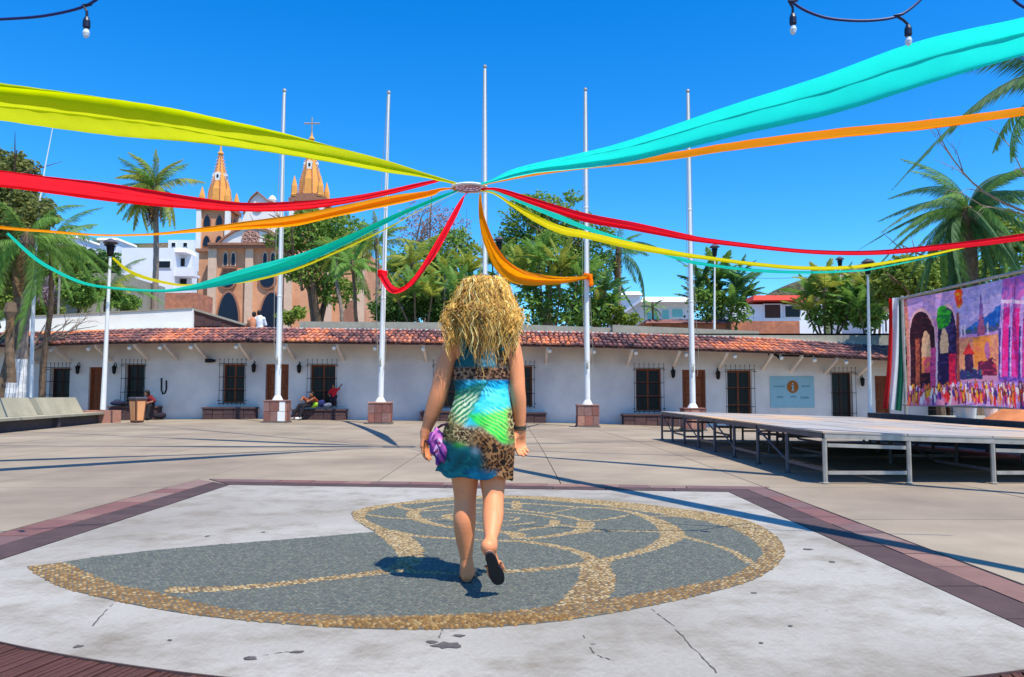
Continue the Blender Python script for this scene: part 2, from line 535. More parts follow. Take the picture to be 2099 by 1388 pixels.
# ---------------------------------------------------------------- the pale pad with the shell mosaic
def pad_material():
    m = mat('worn_white_cement', srgb(168, 163, 154), .8, .10, 1.3, .3, col2=srgb(148, 142, 132), bscale=70, bdist=.003)
    t = m.node_tree; N, L = t.nodes, t.links
    b = N['Principled BSDF']
    src = b.inputs['Base Color'].links[0].from_socket
    geo = N.new('ShaderNodeNewGeometry')
    # blotchy grime
    n1 = N.new('ShaderNodeTexNoise'); n1.inputs['Scale'].default_value = 2.6; n1.inputs['Detail'].default_value = 9; n1.inputs['Roughness'].default_value = .72
    L.new(geo.outputs['Position'], n1.inputs['Vector'])
    r1 = N.new('ShaderNodeMapRange'); r1.inputs['From Min'].default_value = .45; r1.inputs['From Max'].default_value = .74; r1.inputs['To Max'].default_value = .9
    L.new(n1.outputs['Fac'], r1.inputs['Value'])
    mx = N.new('ShaderNodeMix'); mx.data_type = 'RGBA'
    L.new(r1.outputs[0], mx.inputs['Factor']); L.new(src, mx.inputs[6]); mx.inputs[7].default_value = (*srgb(112, 101, 84), 1)
    # dots of old gum
    vo = N.new('ShaderNodeTexVoronoi'); vo.inputs['Scale'].default_value = 3.4; vo.feature = 'F1'
    L.new(geo.outputs['Position'], vo.inputs['Vector'])
    n2 = N.new('ShaderNodeTexNoise'); n2.inputs['Scale'].default_value = 30
    L.new(geo.outputs['Position'], n2.inputs['Vector'])
    ad = N.new('ShaderNodeMath'); ad.operation = 'MULTIPLY_ADD'
    L.new(n2.outputs['Fac'], ad.inputs[0]); ad.inputs[1].default_value = .06; L.new(vo.outputs['Distance'], ad.inputs[2])
    r2 = N.new('ShaderNodeMapRange'); r2.inputs['From Min'].default_value = .075; r2.inputs['From Max'].default_value = .06; r2.inputs['To Max'].default_value = .7
    L.new(ad.outputs[0], r2.inputs['Value'])
    m2 = N.new('ShaderNodeMix'); m2.data_type = 'RGBA'
    L.new(r2.outputs[0], m2.inputs['Factor']); L.new(mx.outputs[2], m2.inputs[6]); m2.inputs[7].default_value = (*srgb(92, 84, 78), 1)
    n5 = N.new('ShaderNodeTexNoise'); n5.inputs['Scale'].default_value = 42; n5.inputs['Detail'].default_value = 6; n5.inputs['Roughness'].default_value = .8
    L.new(geo.outputs['Position'], n5.inputs['Vector'])
    r5 = N.new('ShaderNodeMapRange'); r5.inputs['From Min'].default_value = .3; r5.inputs['From Max'].default_value = .7; r5.inputs['To Min'].default_value = .84; r5.inputs['To Max'].default_value = 1.12
    L.new(n5.outputs['Fac'], r5.inputs['Value'])
    v5 = N.new('ShaderNodeVectorMath'); v5.operation = 'SCALE'
    L.new(m2.outputs[2], v5.inputs[0]); L.new(r5.outputs[0], v5.inputs['Scale'])
    L.new(v5.outputs[0], b.inputs['Base Color'])
    return m
M['pad'] = pad_material()
XL, XR, YB = -3.12, 2.22, 8.42
def front(x): return 2.70 + .1 * (x - .3) ** 2
fx = np.linspace(XL, XR, 41)
pb = MB()
pb.slab([(x, front(x)) for x in fx] + [(XR, YB - .32), (XL, YB + .30)], -.03, .002)
pad = tag(pb.build('white_pad', M['pad']), kind='structure')

# border of stone: a dark smooth strip and a row of pink pavers on three sides
def strip(name, a, b, w0, w1, n, m, mitre_a=0, mitre_b=0, gap=.005, top=.004):
    """row of n pieces from a to b, between offsets w0 and w1 to the left of the line, ends cut on the mitre"""
    a = Vector((*a, 0)); b = Vector((*b, 0))
    d = (b - a).normalized(); nn = Vector((-d.y, d.x, 0)); Ltot = (b - a).length
    cuts = [0.0]
    for k in range(1, n): cuts.append((k + random.uniform(-.12, .12)) / n * Ltot)
    cuts.append(Ltot)
    for k in range(n):
        s0, s1 = cuts[k] + gap, cuts[k + 1] - gap
        ma = mitre_a if k == 0 else 0
        mb_ = mitre_b if k == n - 1 else 0
        p = [a + d * (s0 - ma * w0) + nn * w0, a + d * (s1 + mb_ * w0) + nn * w0, a + d * (s1 + mb_ * w1) + nn * w1, a + d * (s0 - ma * w1) + nn * w1]
        t = top + random.uniform(-.002, .003)
        q = MB()
        q.slab([(v.x, v.y) for v in p][::-1] if (p[1] - p[0]).cross(p[2] - p[1]).z < 0 else [(v.x, v.y) for v in p], -.03, t)
        q.build(name, m, pad)
c_bl, c_br = (XL, YB + .30), (XR, YB - .32)
fl, frr = (XL, front(XL)), (XR, front(XR))
strip('dark_slab', fl, c_bl, .006, .29, 9, M['brick_dark'], 0, 1)
strip('dark_slab', c_bl, c_br, .006, .27, 9, M['brick_dark'], 1, 1)
strip('dark_slab', c_br, frr, .006, .25, 9, M['brick_dark'], 1, 0)
strip('paver', fl, c_bl, .30, .58, 14, M['brick_pink'], 0, 1)
strip('paver', c_bl, c_br, .28, .52, 14, M['brick_pink'], 1, 1)
strip('paver', c_br, frr, .26, .48, 13, M['brick_pink'], 1, 0)
# curved front edge of bricks laid on edge
nb = 236
for k in range(nb):
    t0, t1 = k / nb, (k + 1) / nb
    xa, xb = XL - .3 + (XR - XL + .6) * t0 + .0022, XL - .3 + (XR - XL + .6) * t1 - .0022
    q = MB()
    o = -.10 - random.uniform(0, .006)
    z = random.uniform(-.005, .003)
    sl = .25
    q.slab([(xa - sl * .45 , front(xa) - .42), (xb - sl * .45, front(xb) - .42), (xb, front(xb) - .012), (xa, front(xa) - .012)], -.03, z)
    q.build('brick', M['brick_brown'], pad)
q = MB()
for k in range(80):
    pass
q.slab([(x, front(x) - .011) for x in fx] + [(x, front(x) - .003) for x in fx[::-1]], -.03, .006)
q.build('edge_strip', M['brick_dark'], pad)

# ---------------------------------------------------------------- shell mosaic of set pebbles
def gp(u, v): p = G(u, v); return (p.x, p.y)
outer = [(55, 1163), (90, 1187), (150, 1212), (350, 1255), (600, 1282), (850, 1292), (1100, 1280), (1300, 1250), (1480, 1210), (1560, 1182), (1600, 1150),
         (1607, 1130), (1598, 1108), (1560, 1080), (1500, 1060), (1400, 1045), (1300, 1033), (1180, 1023), (1050, 1017), (950, 1019), (870, 1026), (790, 1035),
         (745, 1043), (722, 1052), (725, 1062), (745, 1078), (770, 1092)]
inner = [(850, 1110), (800, 1088), (762, 1073), (748, 1062), (755, 1051), (790, 1041), (820, 1036), (870, 1032), (950, 1025), (1050, 1023), (1130, 1028), (1250, 1040),
         (1350, 1055), (1450, 1071), (1500, 1086), (1540, 1106), (1562, 1130), (1558, 1145), (1530, 1166), (1480, 1188), (1400, 1203), (1300, 1222), (1200, 1237), (1100, 1249),
         (1000, 1258), (850, 1264), (700, 1264), (550, 1257), (450, 1248), (375, 1230), (300, 1212), (235, 1200), (175, 1174), (130, 1155), (80, 1156)]
def sm(poly, n=4): return [tuple(x) for x in spline(poly, n)]
poly_out = sm([gp(*p) for p in outer])
poly_in = sm([gp(*p) for p in inner])
gold_polys = [poly_out + poly_in]
aperture = [gp(*p) for p in [(720, 1096), (640, 1103), (450, 1118), (300, 1131), (180, 1146), (120, 1156)]]
sil = poly_out + aperture
def stroke(pts, n=6):
    A = np.array([[*gp(u, v), w_] for u, v, w_ in pts])
    S = spline(A, n)
    d = np.gradient(S[:, :2], axis=0); d /= np.maximum(1e-9, np.linalg.norm(d, axis=1))[:, None]
    nn = np.stack([-d[:, 1], d[:, 0]], 1)
    Lf = S[:, :2] + nn * S[:, 2:3] * .42; Rt = S[:, :2] - nn * S[:, 2:3] * .42
    return [tuple(x) for x in Lf] + [tuple(x) for x in Rt[::-1]]
strokes = [
    [(1165, 1262, .26), (1205, 1225, .26), (1224, 1190, .24), (1222, 1160, .2), (1245, 1149, .12), (1290, 1139, .11), (1345, 1122, .13), (1377, 1100, .2), (1362, 1078, .18), (1322, 1060, .12), (1287, 1050, .09), (1239, 1043, .08), (1182, 1041, .07), (1129, 1037, .06), (1079, 1034, .06), (1000, 1032, .06), (926, 1036, .06), (879, 1042, .07), (850, 1050, .12), (850, 1062, .13), (880, 1074, .09), (930, 1083, .08), (1000, 1090, .08), (1055, 1096, .14), (1062, 1106, .12)],
    [(800, 1092, .14), (843, 1099, .09), (890, 1103, .07), (932, 1106, .07), (1023, 1110, .07), (1063, 1111, .09), (1099, 1115, .09), (1135, 1121, .09), (1170, 1129, .09), (1200, 1140, .1), (1218, 1154, .14)],
    [(790, 1090, .2), (830, 1118, .24), (842, 1143, .18), (818, 1167, .16), (740, 1180, .12), (640, 1192, .11), (540, 1203, .12), (440, 1210, .13), (340, 1212, .16)],
    [(815, 1168, .12), (870, 1176, .09), (950, 1177, .09), (1050, 1173, .09), (1120, 1168, .09), (1200, 1158, .1)],
    [(1385, 1098, .08), (1450, 1115, .05), (1500, 1132, .06), (1540, 1157, .1)],
    [(1320, 1061, .05), (1380, 1060, .045), (1440, 1067, .05), (1475, 1077, .06)],
    [(1239, 1043, .05), (1330, 1040, .045), (1400, 1049, .05)],
    [(1205, 1090, .06), (1280, 1090, .05), (1356, 1092, .06)],
    [(1205, 1070, .05), (1250, 1065, .045), (1290, 1057, .05)],
    [(1200, 1072, .16), (1196, 1088, .16), (1160, 1096, .1), (1120, 1102, .09), (1075, 1107, .09)],
    [(1200, 1070, .08), (1150, 1058, .06), (1100, 1052, .06), (1050, 1046, .06), (980, 1043, .05), (910, 1047, .05), (861, 1049, .06)],
    [(1129, 1053, .04), (1165, 1046, .04), (1182, 1042, .04)],
    [(1137, 1068, .1), (1135, 1078, .1), (1100, 1084, .06), (1062, 1089, .06)],
    [(1140, 1064, .06), (1080, 1055, .05), (1000, 1051, .05), (930, 1055, .06), (918, 1062, .1), (960, 1072, .06), (1040, 1078, .05), (1100, 1072, .05)],
    [(1150, 1077, .05), (1195, 1086, .05)],
    [(861, 1066, .05), (922, 1065, .05)],
    [(748, 1056, .06), (800, 1063, .055), (848, 1064, .06)],
    [(803, 1031, .1), (820, 1041, .08), (848, 1048, .08)],
    [(1058, 1028, .05), (1058, 1036, .12), (1060, 1045, .08)],
    [(1000, 1064, .04), (1030, 1061, .04), (1060, 1063, .04), (1050, 1069, .04), (1015, 1070, .04)],
]
gold_polys += [stroke(s) for s in strokes]
def inside(poly, X, Y):
    P_ = np.array(poly); x0, y0 = P_[:, 0], P_[:, 1]; x1, y1 = np.roll(x0, -1), np.roll(y0, -1)
    res = np.zeros(len(X), bool)
    for a, b, c, d in zip(x0, y0, x1, y1):
        if b == d: continue
        m = ((b > Y) != (d > Y)) & (X < (c - a) * (Y - b) / (d - b) + a)
        res ^= m
    return res
def wind(polys, X, Y):
    r = np.zeros(len(X), bool)
    for p in polys: r |= inside(p, X, Y)
    return r
M['mortar'] = mat('mosaic_mortar', srgb(92, 90, 82), .9, .25, 30, .3)
M['gold_peb'] = mat('ochre_pebble', (0, 0, 0), .8, .2, 40, 0, palette=[srgb(130, 100, 58), srgb(116, 87, 49), srgb(142, 114, 70), srgb(104, 78, 45), srgb(128, 95, 52), srgb(150, 124, 82), srgb(120, 89, 50)])
M['grey_peb'] = mat('grey_green_pebble', (0, 0, 0), .6, .2, 40, 0, palette=[srgb(90, 96, 88), srgb(83, 89, 82), srgb(97, 101, 91), srgb(76, 82, 80), srgb(88, 94, 84), srgb(104, 107, 97)])
q = MB()
q.slab(sil, -.002, .006)
mosaic = tag(q.build('shell_mosaic', M['mortar']), kind='structure')
sp = .0245
gx, gy = np.meshgrid(np.arange(-3.1, 2.0, sp), np.arange(3.25, 7.8, sp * .86))
gx = gx + (np.arange(gx.shape[0]) % 2)[:, None] * sp / 2
gx = (gx + RS.uniform(-.2, .2, gx.shape) * sp).ravel(); gy = (gy + RS.uniform(-.2, .2, gy.shape) * sp).ravel()
ins = inside(sil, gx, gy); gx, gy = gx[ins], gy[ins]
gold = wind(gold_polys, gx, gy)
# pebble template: low dome with an uneven outline
def pebble_arrays(X, Y, R, el, ang, hgt):
    n = 6
    k = np.arange(n) * 2 * PI / n
    base = np.stack([np.cos(k), np.sin(k)], 1)
    rings = [(1.0, -.2), (.74, .72)]
    loc = []
    for r, z in rings:
        for b in base: loc.append((b[0] * r, b[1] * r, z))
    loc.append((0, 0, 1.05))
    loc = np.array(loc)
    fs = []
    for i in range(1):
        for j in range(n):
            a, b = i * n + j, i * n + (j + 1) % n
            fs.append((a, b, b + n)); fs.append((a, b + n, a + n))
    for j in range(n): fs.append((n + j, n + (j + 1) % n, 2 * n))
    fs = np.array(fs)
    N_ = len(X)
    lx = loc[None, :, 0] * (R * el)[:, None]; ly = loc[None, :, 1] * R[:, None]
    jit = RS.uniform(.88, 1.12, (N_, len(loc)))
    lx = lx * jit; ly = ly * jit
    c, s_ = np.cos(ang)[:, None], np.sin(ang)[:, None]
    V = np.stack([X[:, None] + lx * c - ly * s_, Y[:, None] + lx * s_ + ly * c, .005 + loc[None, :, 2] * hgt[:, None]], 2)
    Fc = fs[None] + (np.arange(N_) * len(loc))[:, None, None]
    return V.reshape(-1, 3), Fc.reshape(-1, 3), fs, loc
def pebble_field(name, X, Y, m, r0):
    N_ = len(X)
    R = RS.uniform(.42, .52, N_) * sp * r0; el = RS.uniform(1.0, 1.35, N_)
    V, Fc, _, _ = pebble_arrays(X, Y, R, el, RS.uniform(0, PI, N_), RS.uniform(.0026, .0046, N_))
    o = link(name, new_mesh(name, V, Fc, True), m, mosaic)
    o['kind'] = 'stuff'
    return o
pebble_field('grey_pebbles', gx[~gold], gy[~gold], M['grey_peb'], .98)
gX, gY = gx[gold], gy[gold]
near = np.argsort(np.hypot(gX, gY))
one, rest = near[:300], near[300:]
M['cream_peb'] = mat('cream_pebble', (0, 0, 0), .75, .15, 40, 0, palette=[srgb(160, 136, 94), srgb(146, 120, 78), srgb(168, 146, 108), srgb(134, 108, 68), srgb(154, 128, 84), srgb(172, 154, 118)])
prob = np.clip((gY - 3.9) / 2.2, 0, 1) * .9 + .55 * (wind(gold_polys[1:], gX, gY) & ~inside(gold_polys[0], gX, gY))
pale = (RS.uniform(0, 1, len(gX)) < prob)[rest]
pebble_field('ochre_pebbles', gX[rest][~pale], gY[rest][~pale], M['gold_peb'], 1.0)
pebble_field('cream_pebbles', gX[rest][pale], gY[rest][pale], M['cream_peb'], 1.0)
pms = []
for k in range(6):
    V, Fc, _, _ = pebble_arrays(np.zeros(1), np.zeros(1), np.array([sp * .5]), np.array([RS.uniform(1, 1.3)]), np.zeros(1), np.array([RS.uniform(.007, .012)]))
    pm = new_mesh('pebble', V, Fc, True); pm.materials.append(M['gold_peb']); pms.append(pm)
for k, i in enumerate(one):
    link('pebble', pms[k % 6], None, mosaic, (gX[i], gY[i], 0), (0, 0, random.uniform(0, 6)))

# cracks and dark marks on the pad
M['crack'] = mat('crack_dirt', srgb(84, 78, 76), .95, .3, 30, 0)
def crack(pts, w_=.0032):
    S = spline([[*gp(u, v)] for u, v in pts], 8)
    S += RS.uniform(-.006, .006, S.shape)
    q = MB()
    for a, b in zip(S[:-1], S[1:]):
        d = Vector((b[0] - a[0], b[1] - a[1], 0))
        if d.length < 1e-5: continue
        if random.random() < .18: continue
        nn = Vector((-d.y, d.x, 0)).normalized() * w_ * random.uniform(.3, 1)
        q.add([(a[0] - nn.x, a[1] - nn.y, .0042), (b[0] - nn.x, b[1] - nn.y, .0042), (b[0] + nn.x, b[1] + nn.y, .0042), (a[0] + nn.x, a[1] + nn.y, .0042)], [(0, 1, 2, 3)])
    return q
cr = MB()
for c_ in ([(1330, 1245), (1380, 1285), (1420, 1330), (1470, 1380)], [(188, 1285), (230, 1240)], [(1190, 1292), (1220, 1340), (1265, 1358)],
           [(500, 1350), (560, 1342), (590, 1338)], [(905, 1292), (900, 1310)]):
    k = crack(c_)
    cr.add(k.V, k.F)
def blotch(u, v, rx, ry):
    c = gp(u, v); n = 14
    pts = []
    for k in range(n):
        a = 2 * PI * k / n; r = random.uniform(.55, 1.15)
        pts.append((c[0] + rx * r * math.cos(a), c[1] + ry * r * math.sin(a), .0046))
    cr.add(pts, [tuple(range(n))])
for b_ in ((915, 1325, .07, .045), (940, 1305, .03, .02), (885, 1318, .03, .02), (160, 1327, .022, .02), (348, 1314, .012, .012), (610, 1338, .035, .018), (512, 1352, .03, .016),
           (1705, 1153, .02, .03), (1545, 1217, .018, .012), (540, 1092, .018, .02), (425, 1100, .02, .03), (1030, 1005 + 80, .0, .0), (1620, 1285, .012, .014), (1560, 1320, .012, .01), (1655, 1127, .04, .03)):
    if b_[2]: blotch(*b_)
cr.build('crack', M['crack'], pad)

# ================================================================ terrain behind
M['terrace'] = mat('terrace_paving', srgb(150, 140, 128), .9, .15, 1.5)
M['hill'] = mat('dry_wooded_hill', srgb(74, 84, 46), .95, .5, .35, 1.0, col2=srgb(112, 96, 76), bscale=1.2, bdist=1.5)
ug = sheet('upper_ground', np.array([-900, -200, -60, -25, 0, 25, 60, 200, 900]), np.array([32.4, 40, 50, 60, 75, 90, 150, 400, 1200]),
           lambda x, y: terr(y) if y <= 90 else terr(90) + 0, M['terrace'])
tag(ug, kind='structure')
q = MB(); q.box(-200, 200, 32.35, 32.42, -2, 3.4); tag(q.build('retaining_face', M['plaster_grey']), kind='structure')
def hill(name, cx, cy, rx, ry, hh, seed):
    r = np.random.RandomState(seed); n = 70
    xs = np.linspace(-1.25, 1.25, n)
    ph = r.uniform(0, 6, 12); fr_ = r.uniform(2, 13, 12)
    def f(x, y):
        d = math.hypot(x, y)
        b = math.exp(-(d ** 2) * 2.2) * hh
        k = sum(math.sin(fr_[i] * x + ph[i]) * math.cos(fr_[(i + 5) % 12] * y + ph[(i + 3) % 12]) for i in range(12))
        return b * (1 + .045 * k) + .1 * k - hh * .03
    V = []
    for y in xs:
        for x in xs: V.append((cx + x * rx, cy + y * ry, terr(90) + f(x, y)))
    i = (np.arange(n - 1)[:, None] * n + np.arange(n - 1)[None, :]).ravel()
    o = link(name, new_mesh(name, V, np.stack([i, i + 1, i + n + 1, i + n], 1), True), M['hill'])
    return tag(o, kind='structure')
hill('hill', 92, 190, 60, 50, 27, 3)
hill('hill', -95, 200, 90, 55, 33, 5)
hill('hill', 40, 260, 120, 50, 12, 8)
# ================================================================ the long low whitewashed building
WY = 31.0                     # distance of its front wall
def wx(u): return (u - 1049.5) / 1600.0 * WY
def hz(x, z): return z + drop(x)
B = thing('long_low_building', 'long low whitewashed building under a red clay tile roof behind the flagpoles', 'building', (0, WY, 0))
ORG[B.name] = Vector((0, WY, 0))
X0, X1 = -23.0, 19.0
EZ, RZ, EY, RY = 2.97, 3.66, WY - 1.35, WY + 1.15
# openings: (left u, right u, top z, bottom z, kind)
ops = [(-60, -20, 2.13, .0, 'door'), (104, 143, 2.12, .55, 'window'), (183, 213, 2.12, -.05, 'door'), (257, 297, 2.17, .55, 'window'), (457, 502, 2.16, .62, 'window'), (545, 592, 2.16, -.05, 'door'),
       (636, 688, 2.16, .55, 'window'), (893, 938, 2.2, .55, 'window'), (1046, 1091, 2.2, .62, 'window'), (1303, 1355, 2.22, .55, 'window'),
       (1398, 1446, 2.25, -.05, 'door'), (1490, 1540, 2.28, .15, 'window'), (1704, 1746, 2.42, .05, 'gate'), (1792, 1822, 2.4, .0, 'door'), (1900, 1950, 2.4, .5, 'window')]
q = MB()
cur = X0
TH = .45
def wall_piece(xa, xb, za, zb):
    n = max(1, int((xb - xa) / 1.2))
    for k in range(n):
        a, b = xa + (xb - xa) * k / n, xa + (xb - xa) * (k + 1) / n
        fa = (lambda x: -1.6) if za is None else (lambda x: za + drop(x))
        fb = (lambda x: 3.3 + drop(x)) if zb is None else (lambda x: zb + drop(x))
        q.hexa([(a, WY, fa(a)), (b, WY, fa(b)), (b, WY + TH, fa(b)), (a, WY + TH, fa(a)), (a, WY, fb(a)), (b, WY, fb(b)), (b, WY + TH, fb(b)), (a, WY + TH, fb(a))])
for ua, ub, zt, zb, kd in ops:
    a, b = wx(ua), wx(ub)
    wall_piece(cur, a, None, None)
    xm = (a + b) / 2
    for (p, r) in ((None, zb), (zt, None)):
        fa = -1.6 if p is None else p + drop(xm)
        fb = 3.3 + drop(xm) if r is None else r + drop(xm)
        q.box(a, b, WY, WY + TH, fa, fb)
    cur = b
wall_piece(cur, X1, None, None)
wall = q.build('wall', M['white_wall'], B)
q = MB(); q.box(X0, X1, WY + TH + .5, WY + TH + .6, -1.6, 2.6)
q.build('back_wall', M['wood_dark'], B)

def window(ua, ub, zt, zb, kd):
    a, b = wx(ua), wx(ub); xm = (a + b) / 2; d = drop(xm)
    zt += d; zb += d
    yf = WY + .22
    fw = .07
    q = MB()
    q.box(a, a + fw, yf, yf + .06, zb, zt); q.box(b - fw, b, yf, yf + .06, zb, zt)
    q.box(a + fw, b - fw, yf, yf + .06, zt - fw, zt); q.box(a + fw, b - fw, yf, yf + .06, zb, zb + fw)
    q.box(xm - .035, xm + .035, yf, yf + .06, zb + fw, zt - fw)
    for t in (.36, .68):
        zz = zb + (zt - zb) * t
        q.box(a + fw, xm - .035, yf + .005, yf + .05, zz - .02, zz + .02)
        q.box(xm + .035, b - fw, yf + .005, yf + .05, zz - .02, zz + .02)
    wn = q.build('window', M['wood_dark'] if kd != 'window' or ua < 300 else M['wood'], B)
    for sx0, sx1 in ((a + fw, xm - .035), (xm + .035, b - fw)):
        prev = zb + fw
        for t in (.36, .68, 1):
            zz = zb + (zt - zb) * t - (.02 if t < 1 else fw)
            p = MB(); p.box(sx0, sx1, yf + .02, yf + .03, prev, zz)
            p.build('pane', M['glass'], wn)
            prev = zz + .04
    # iron grille standing proud of the wall
    g = MB()
    y = WY - .13
    n = 7
    for k in range(n):
        x = a - .08 + (b - a + .16) * k / (n - 1)
        g.bar((x, y, zb - .08), (x, y, zt + .18), .011, .008, 5)
        g.lathe((x, y, zt + .18), [(.002, -.02), (.022, 0), (.002, .05)], 5)
    for t in (0, .33, .66, 1):
        zz = zb - .02 + (zt + .04 - zb) * t
        g.bar((a - .1, y, zz), (b + .1, y, zz), .012, None, 5)
    for x in (a - .06, b + .06):
        for zz in (zb + .1, zt - .05):
            g.bar((x, y, zz), (x, WY + .01, zz), .012, None, 5)
            g.lathe((x + (.05 if x > xm else -.05), y, zz - .02), [(.004, 0), (.03, .02), (.004, .04)], 6)
    g.build('grille', M['iron'], wn)  # hangs in front of the opening

def door(ua, ub, zt, zb):
    a, b = wx(ua), wx(ub); d = drop((a + b) / 2)
    zt += d; zb += d
    yf = WY + .16
    q = MB()
    q.box(a, a + .08, yf - .05, yf + .12, zb, zt); q.box(b - .08, b, yf - .05, yf + .12, zb, zt); q.box(a + .08, b - .08, yf - .05, yf + .12, zt - .08, zt)
    fr_ = q.build('door', M['wood'], B)
    xm = (a + b) / 2
    for s0, s1 in ((a + .08, xm - .006), (xm + .006, b - .08)):
        p = MB(); p.box(s0, s1, yf, yf + .05, zb, zt - .085)
        n = 3
        hh = (zt - zb - .3) / n
        for k in range(n):
            z0 = zb + .1 + k * hh
            p.add([(s0 + .05, yf - .001, z0), (s1 - .05, yf - .001, z0), (s1 - .05, yf - .001, z0 + hh - .1), (s0 + .05, yf - .001, z0 + hh - .1),
                   (s0 + .09, yf - .025, z0 + .04), (s1 - .09, yf - .025, z0 + .04), (s1 - .09, yf - .025, z0 + hh - .14), (s0 + .09, yf - .025, z0 + hh - .14)],
                  [(0, 1, 5, 4), (1, 2, 6, 5), (2, 3, 7, 6), (3, 0, 4, 7), (4, 5, 6, 7)])
        p.build('door_leaf', M['wood'], fr_)
for o_ in ops:
    if o_[4] == 'door': door(*o_[:4])
    else: window(*o_)

# roof: sloping deck, fascia, clay tiles
def roof_z(x, y): return EZ + (RZ - EZ) * (y - EY) / (RY - EY) + drop(x)
q = MB()
xs_ = np.linspace(X0 - .4, X1 + .4, 46)
for a, b in zip(xs_[:-1], xs_[1:]):
    q.hexa([(a, EY, roof_z(a, EY) - .06), (b, EY, roof_z(b, EY) - .06), (b, RY, roof_z(b, RY) - .06), (a, RY, roof_z(a, RY) - .06),
            (a, EY, roof_z(a, EY)), (b, EY, roof_z(b, EY)), (b, RY, roof_z(b, RY)), (a, RY, roof_z(a, RY))])
roof = q.build('roof', M['roof_base'], B)
q = MB()
for a, b in zip(xs_[:-1], xs_[1:]):
    za, zb = roof_z(a, RY), roof_z(b, RY)
    q.hexa([(a, RY + .01, za - .5), (b, RY + .01, zb - .5), (b, RY + .2, zb - .5), (a, RY + .2, za - .5), (a, RY + .01, za + .06), (b, RY + .01, zb + .06), (b, RY + .2, zb + .06), (a, RY + .2, za + .06)])
q.build('ridge_band', M['white_bright'], B)
# tile template: half barrel, wider at the lower end, lying along +y
def tile_geo():
    n = 5; L_ = .56; vs = []
    for yy, r, z in ((0, .088, .03), (L_, .070, .0)):
        for k in range(n + 1):
            a = PI * k / n
            vs.append((-math.cos(a) * r, yy, z + math.sin(a) * r * .85))
    for k in range(n + 1):
        a = PI * k / n
        vs.append((-math.cos(a) * .072, 0, .03 + math.sin(a) * .072 * .85))
    fs = []
    for k in range(n): fs.append((k, k + 1, n + 2 + k, n + 1 + k))
    for k in range(n): fs.append((2 * n + 2 + k, 2 * n + 3 + k, k + 1, k))
    fs.append(tuple([2 * n + 2 + k for k in range(n + 1)][::-1]))
    return np.array(vs), [tuple(reversed(f)) for f in fs]
tv, tf = tile_geo()
tms = new_mesh('tile', tv, tf, False); tms.materials.append(M['tile'])
cols = int((X1 - X0 + .6) / .185)
slope = math.atan2(RZ - EZ, RY - EY)
rows = 5
spots = []
for r in range(rows):
    for c in range(cols):
        x = X0 - .3 + (c + .5) * .185 + random.uniform(-.012, .012)
        y = EY - .04 + r * (RY - EY) / rows + random.uniform(-.03, .03)
        spots.append((r, x, y))
single = [s_ for s_ in spots if s_[0] == 0] + sorted([s_ for s_ in spots if s_[0] == 1], key=lambda s_: abs(s_[1]))
single = set(single[:300])
big = MB()
for s_ in spots:
    r, x, y = s_
    z = roof_z(x, y) + random.uniform(0, .02)
    yaw = random.uniform(-.07, .07)
    if s_ in single:
        o = link('tile', tms, None, roof, (x, y - WY, z), (slope, 0, yaw))
    else:
        Mx = Matrix.Translation((x, y, z)) @ Matrix.Rotation(yaw, 4, 'Z') @ Matrix.Rotation(slope, 4, 'X')
        big.add([Mx @ Vector(v) for v in tv], tf)
o = big.build('roof_tiles', M['tile'], roof); o['kind'] = 'stuff'
# eaves braces, spot lamps, wall lanterns
for u in (62, 130, 215, 293, 353, 415, 503, 597, 699, 785, 872, 995, 1120, 1208, 1290, 1385, 1480, 1570, 1630, 1700, 1770, 1860):
    x = wx(u) * .985; d = drop(x)
    q = MB()
    q.hexa([(x - .05, WY, 2.30 + d), (x + .05, WY, 2.30 + d), (x + .05, WY, 2.44 + d), (x - .05, WY, 2.44 + d),
            (x - .05, EY + .12, 2.83 + d), (x + .05, EY + .12, 2.83 + d), (x + .05, EY + .12, 2.96 + d), (x - .05, EY + .12, 2.96 + d)])
    q.build('eaves_brace', M['white_wall'], B)
for u in (103, 180, 264, 327, 390, 483, 582, 684, 768, 867, 955, 1127, 1218, 1304, 1407, 1507, 1602, 1670, 1735):
    x = wx(u) * .96; d = drop(x)
    q = MB()
    q.bar((x, EY + .2, 2.93 + d), (x, EY + .2, 2.84 + d), .02, .02, 6)
    q.tube([(x, EY + .24, 2.86 + d), (x, EY + .16, 2.80 + d), (x, EY + .08, 2.74 + d)], [.045, .06, .075], 8)
    q.build('spot_lamp', M['white_bright'], B)
def sconce(u, v):
    p = P(u, v, WY - .16)
    t = thing('wall_lantern', '', 'lantern', tuple(p))
    q = MB()
    q.lathe(p, [(.01, -.2), (.05, -.17), (.075, -.12), (.09, .06), (.11, .08), (.04, .15), (.012, .2)], 6)
    q.build('lantern_body', M['iron'], t)
    q = MB()
    q.tube([p + Vector((0, 0, .2)), p + Vector((0, .06, .27)), p + Vector((0, .155, .22)), p + Vector((0, .157, .05))], .014, 5)
    q.build('bracket', M['iron'], t)
    return t
scl = [(159, 757, 'black iron wall lantern between the far left barred window and the dark door'),
       (234, 757, 'black iron wall lantern just right of the slim white lamp pole'),
       (520, 754, 'black iron wall lantern between the barred window and the leftmost orange brown door'),
       (613, 755, 'black iron wall lantern right of the leftmost flagpole, beside the window with seated people'),
       (1380, 765, 'black iron wall lantern between a barred window and the orange door behind a flagpole'),
       (1472, 768, 'black iron wall lantern left of the shop door with posters'),
       (1768, 782, 'black iron wall lantern beside the dark gate near the right lamp pole')]
for u, v, lb in scl:
    t = sconce(u, v); t['label'] = lb; t['group'] = 'wall lanterns on the whitewashed building'

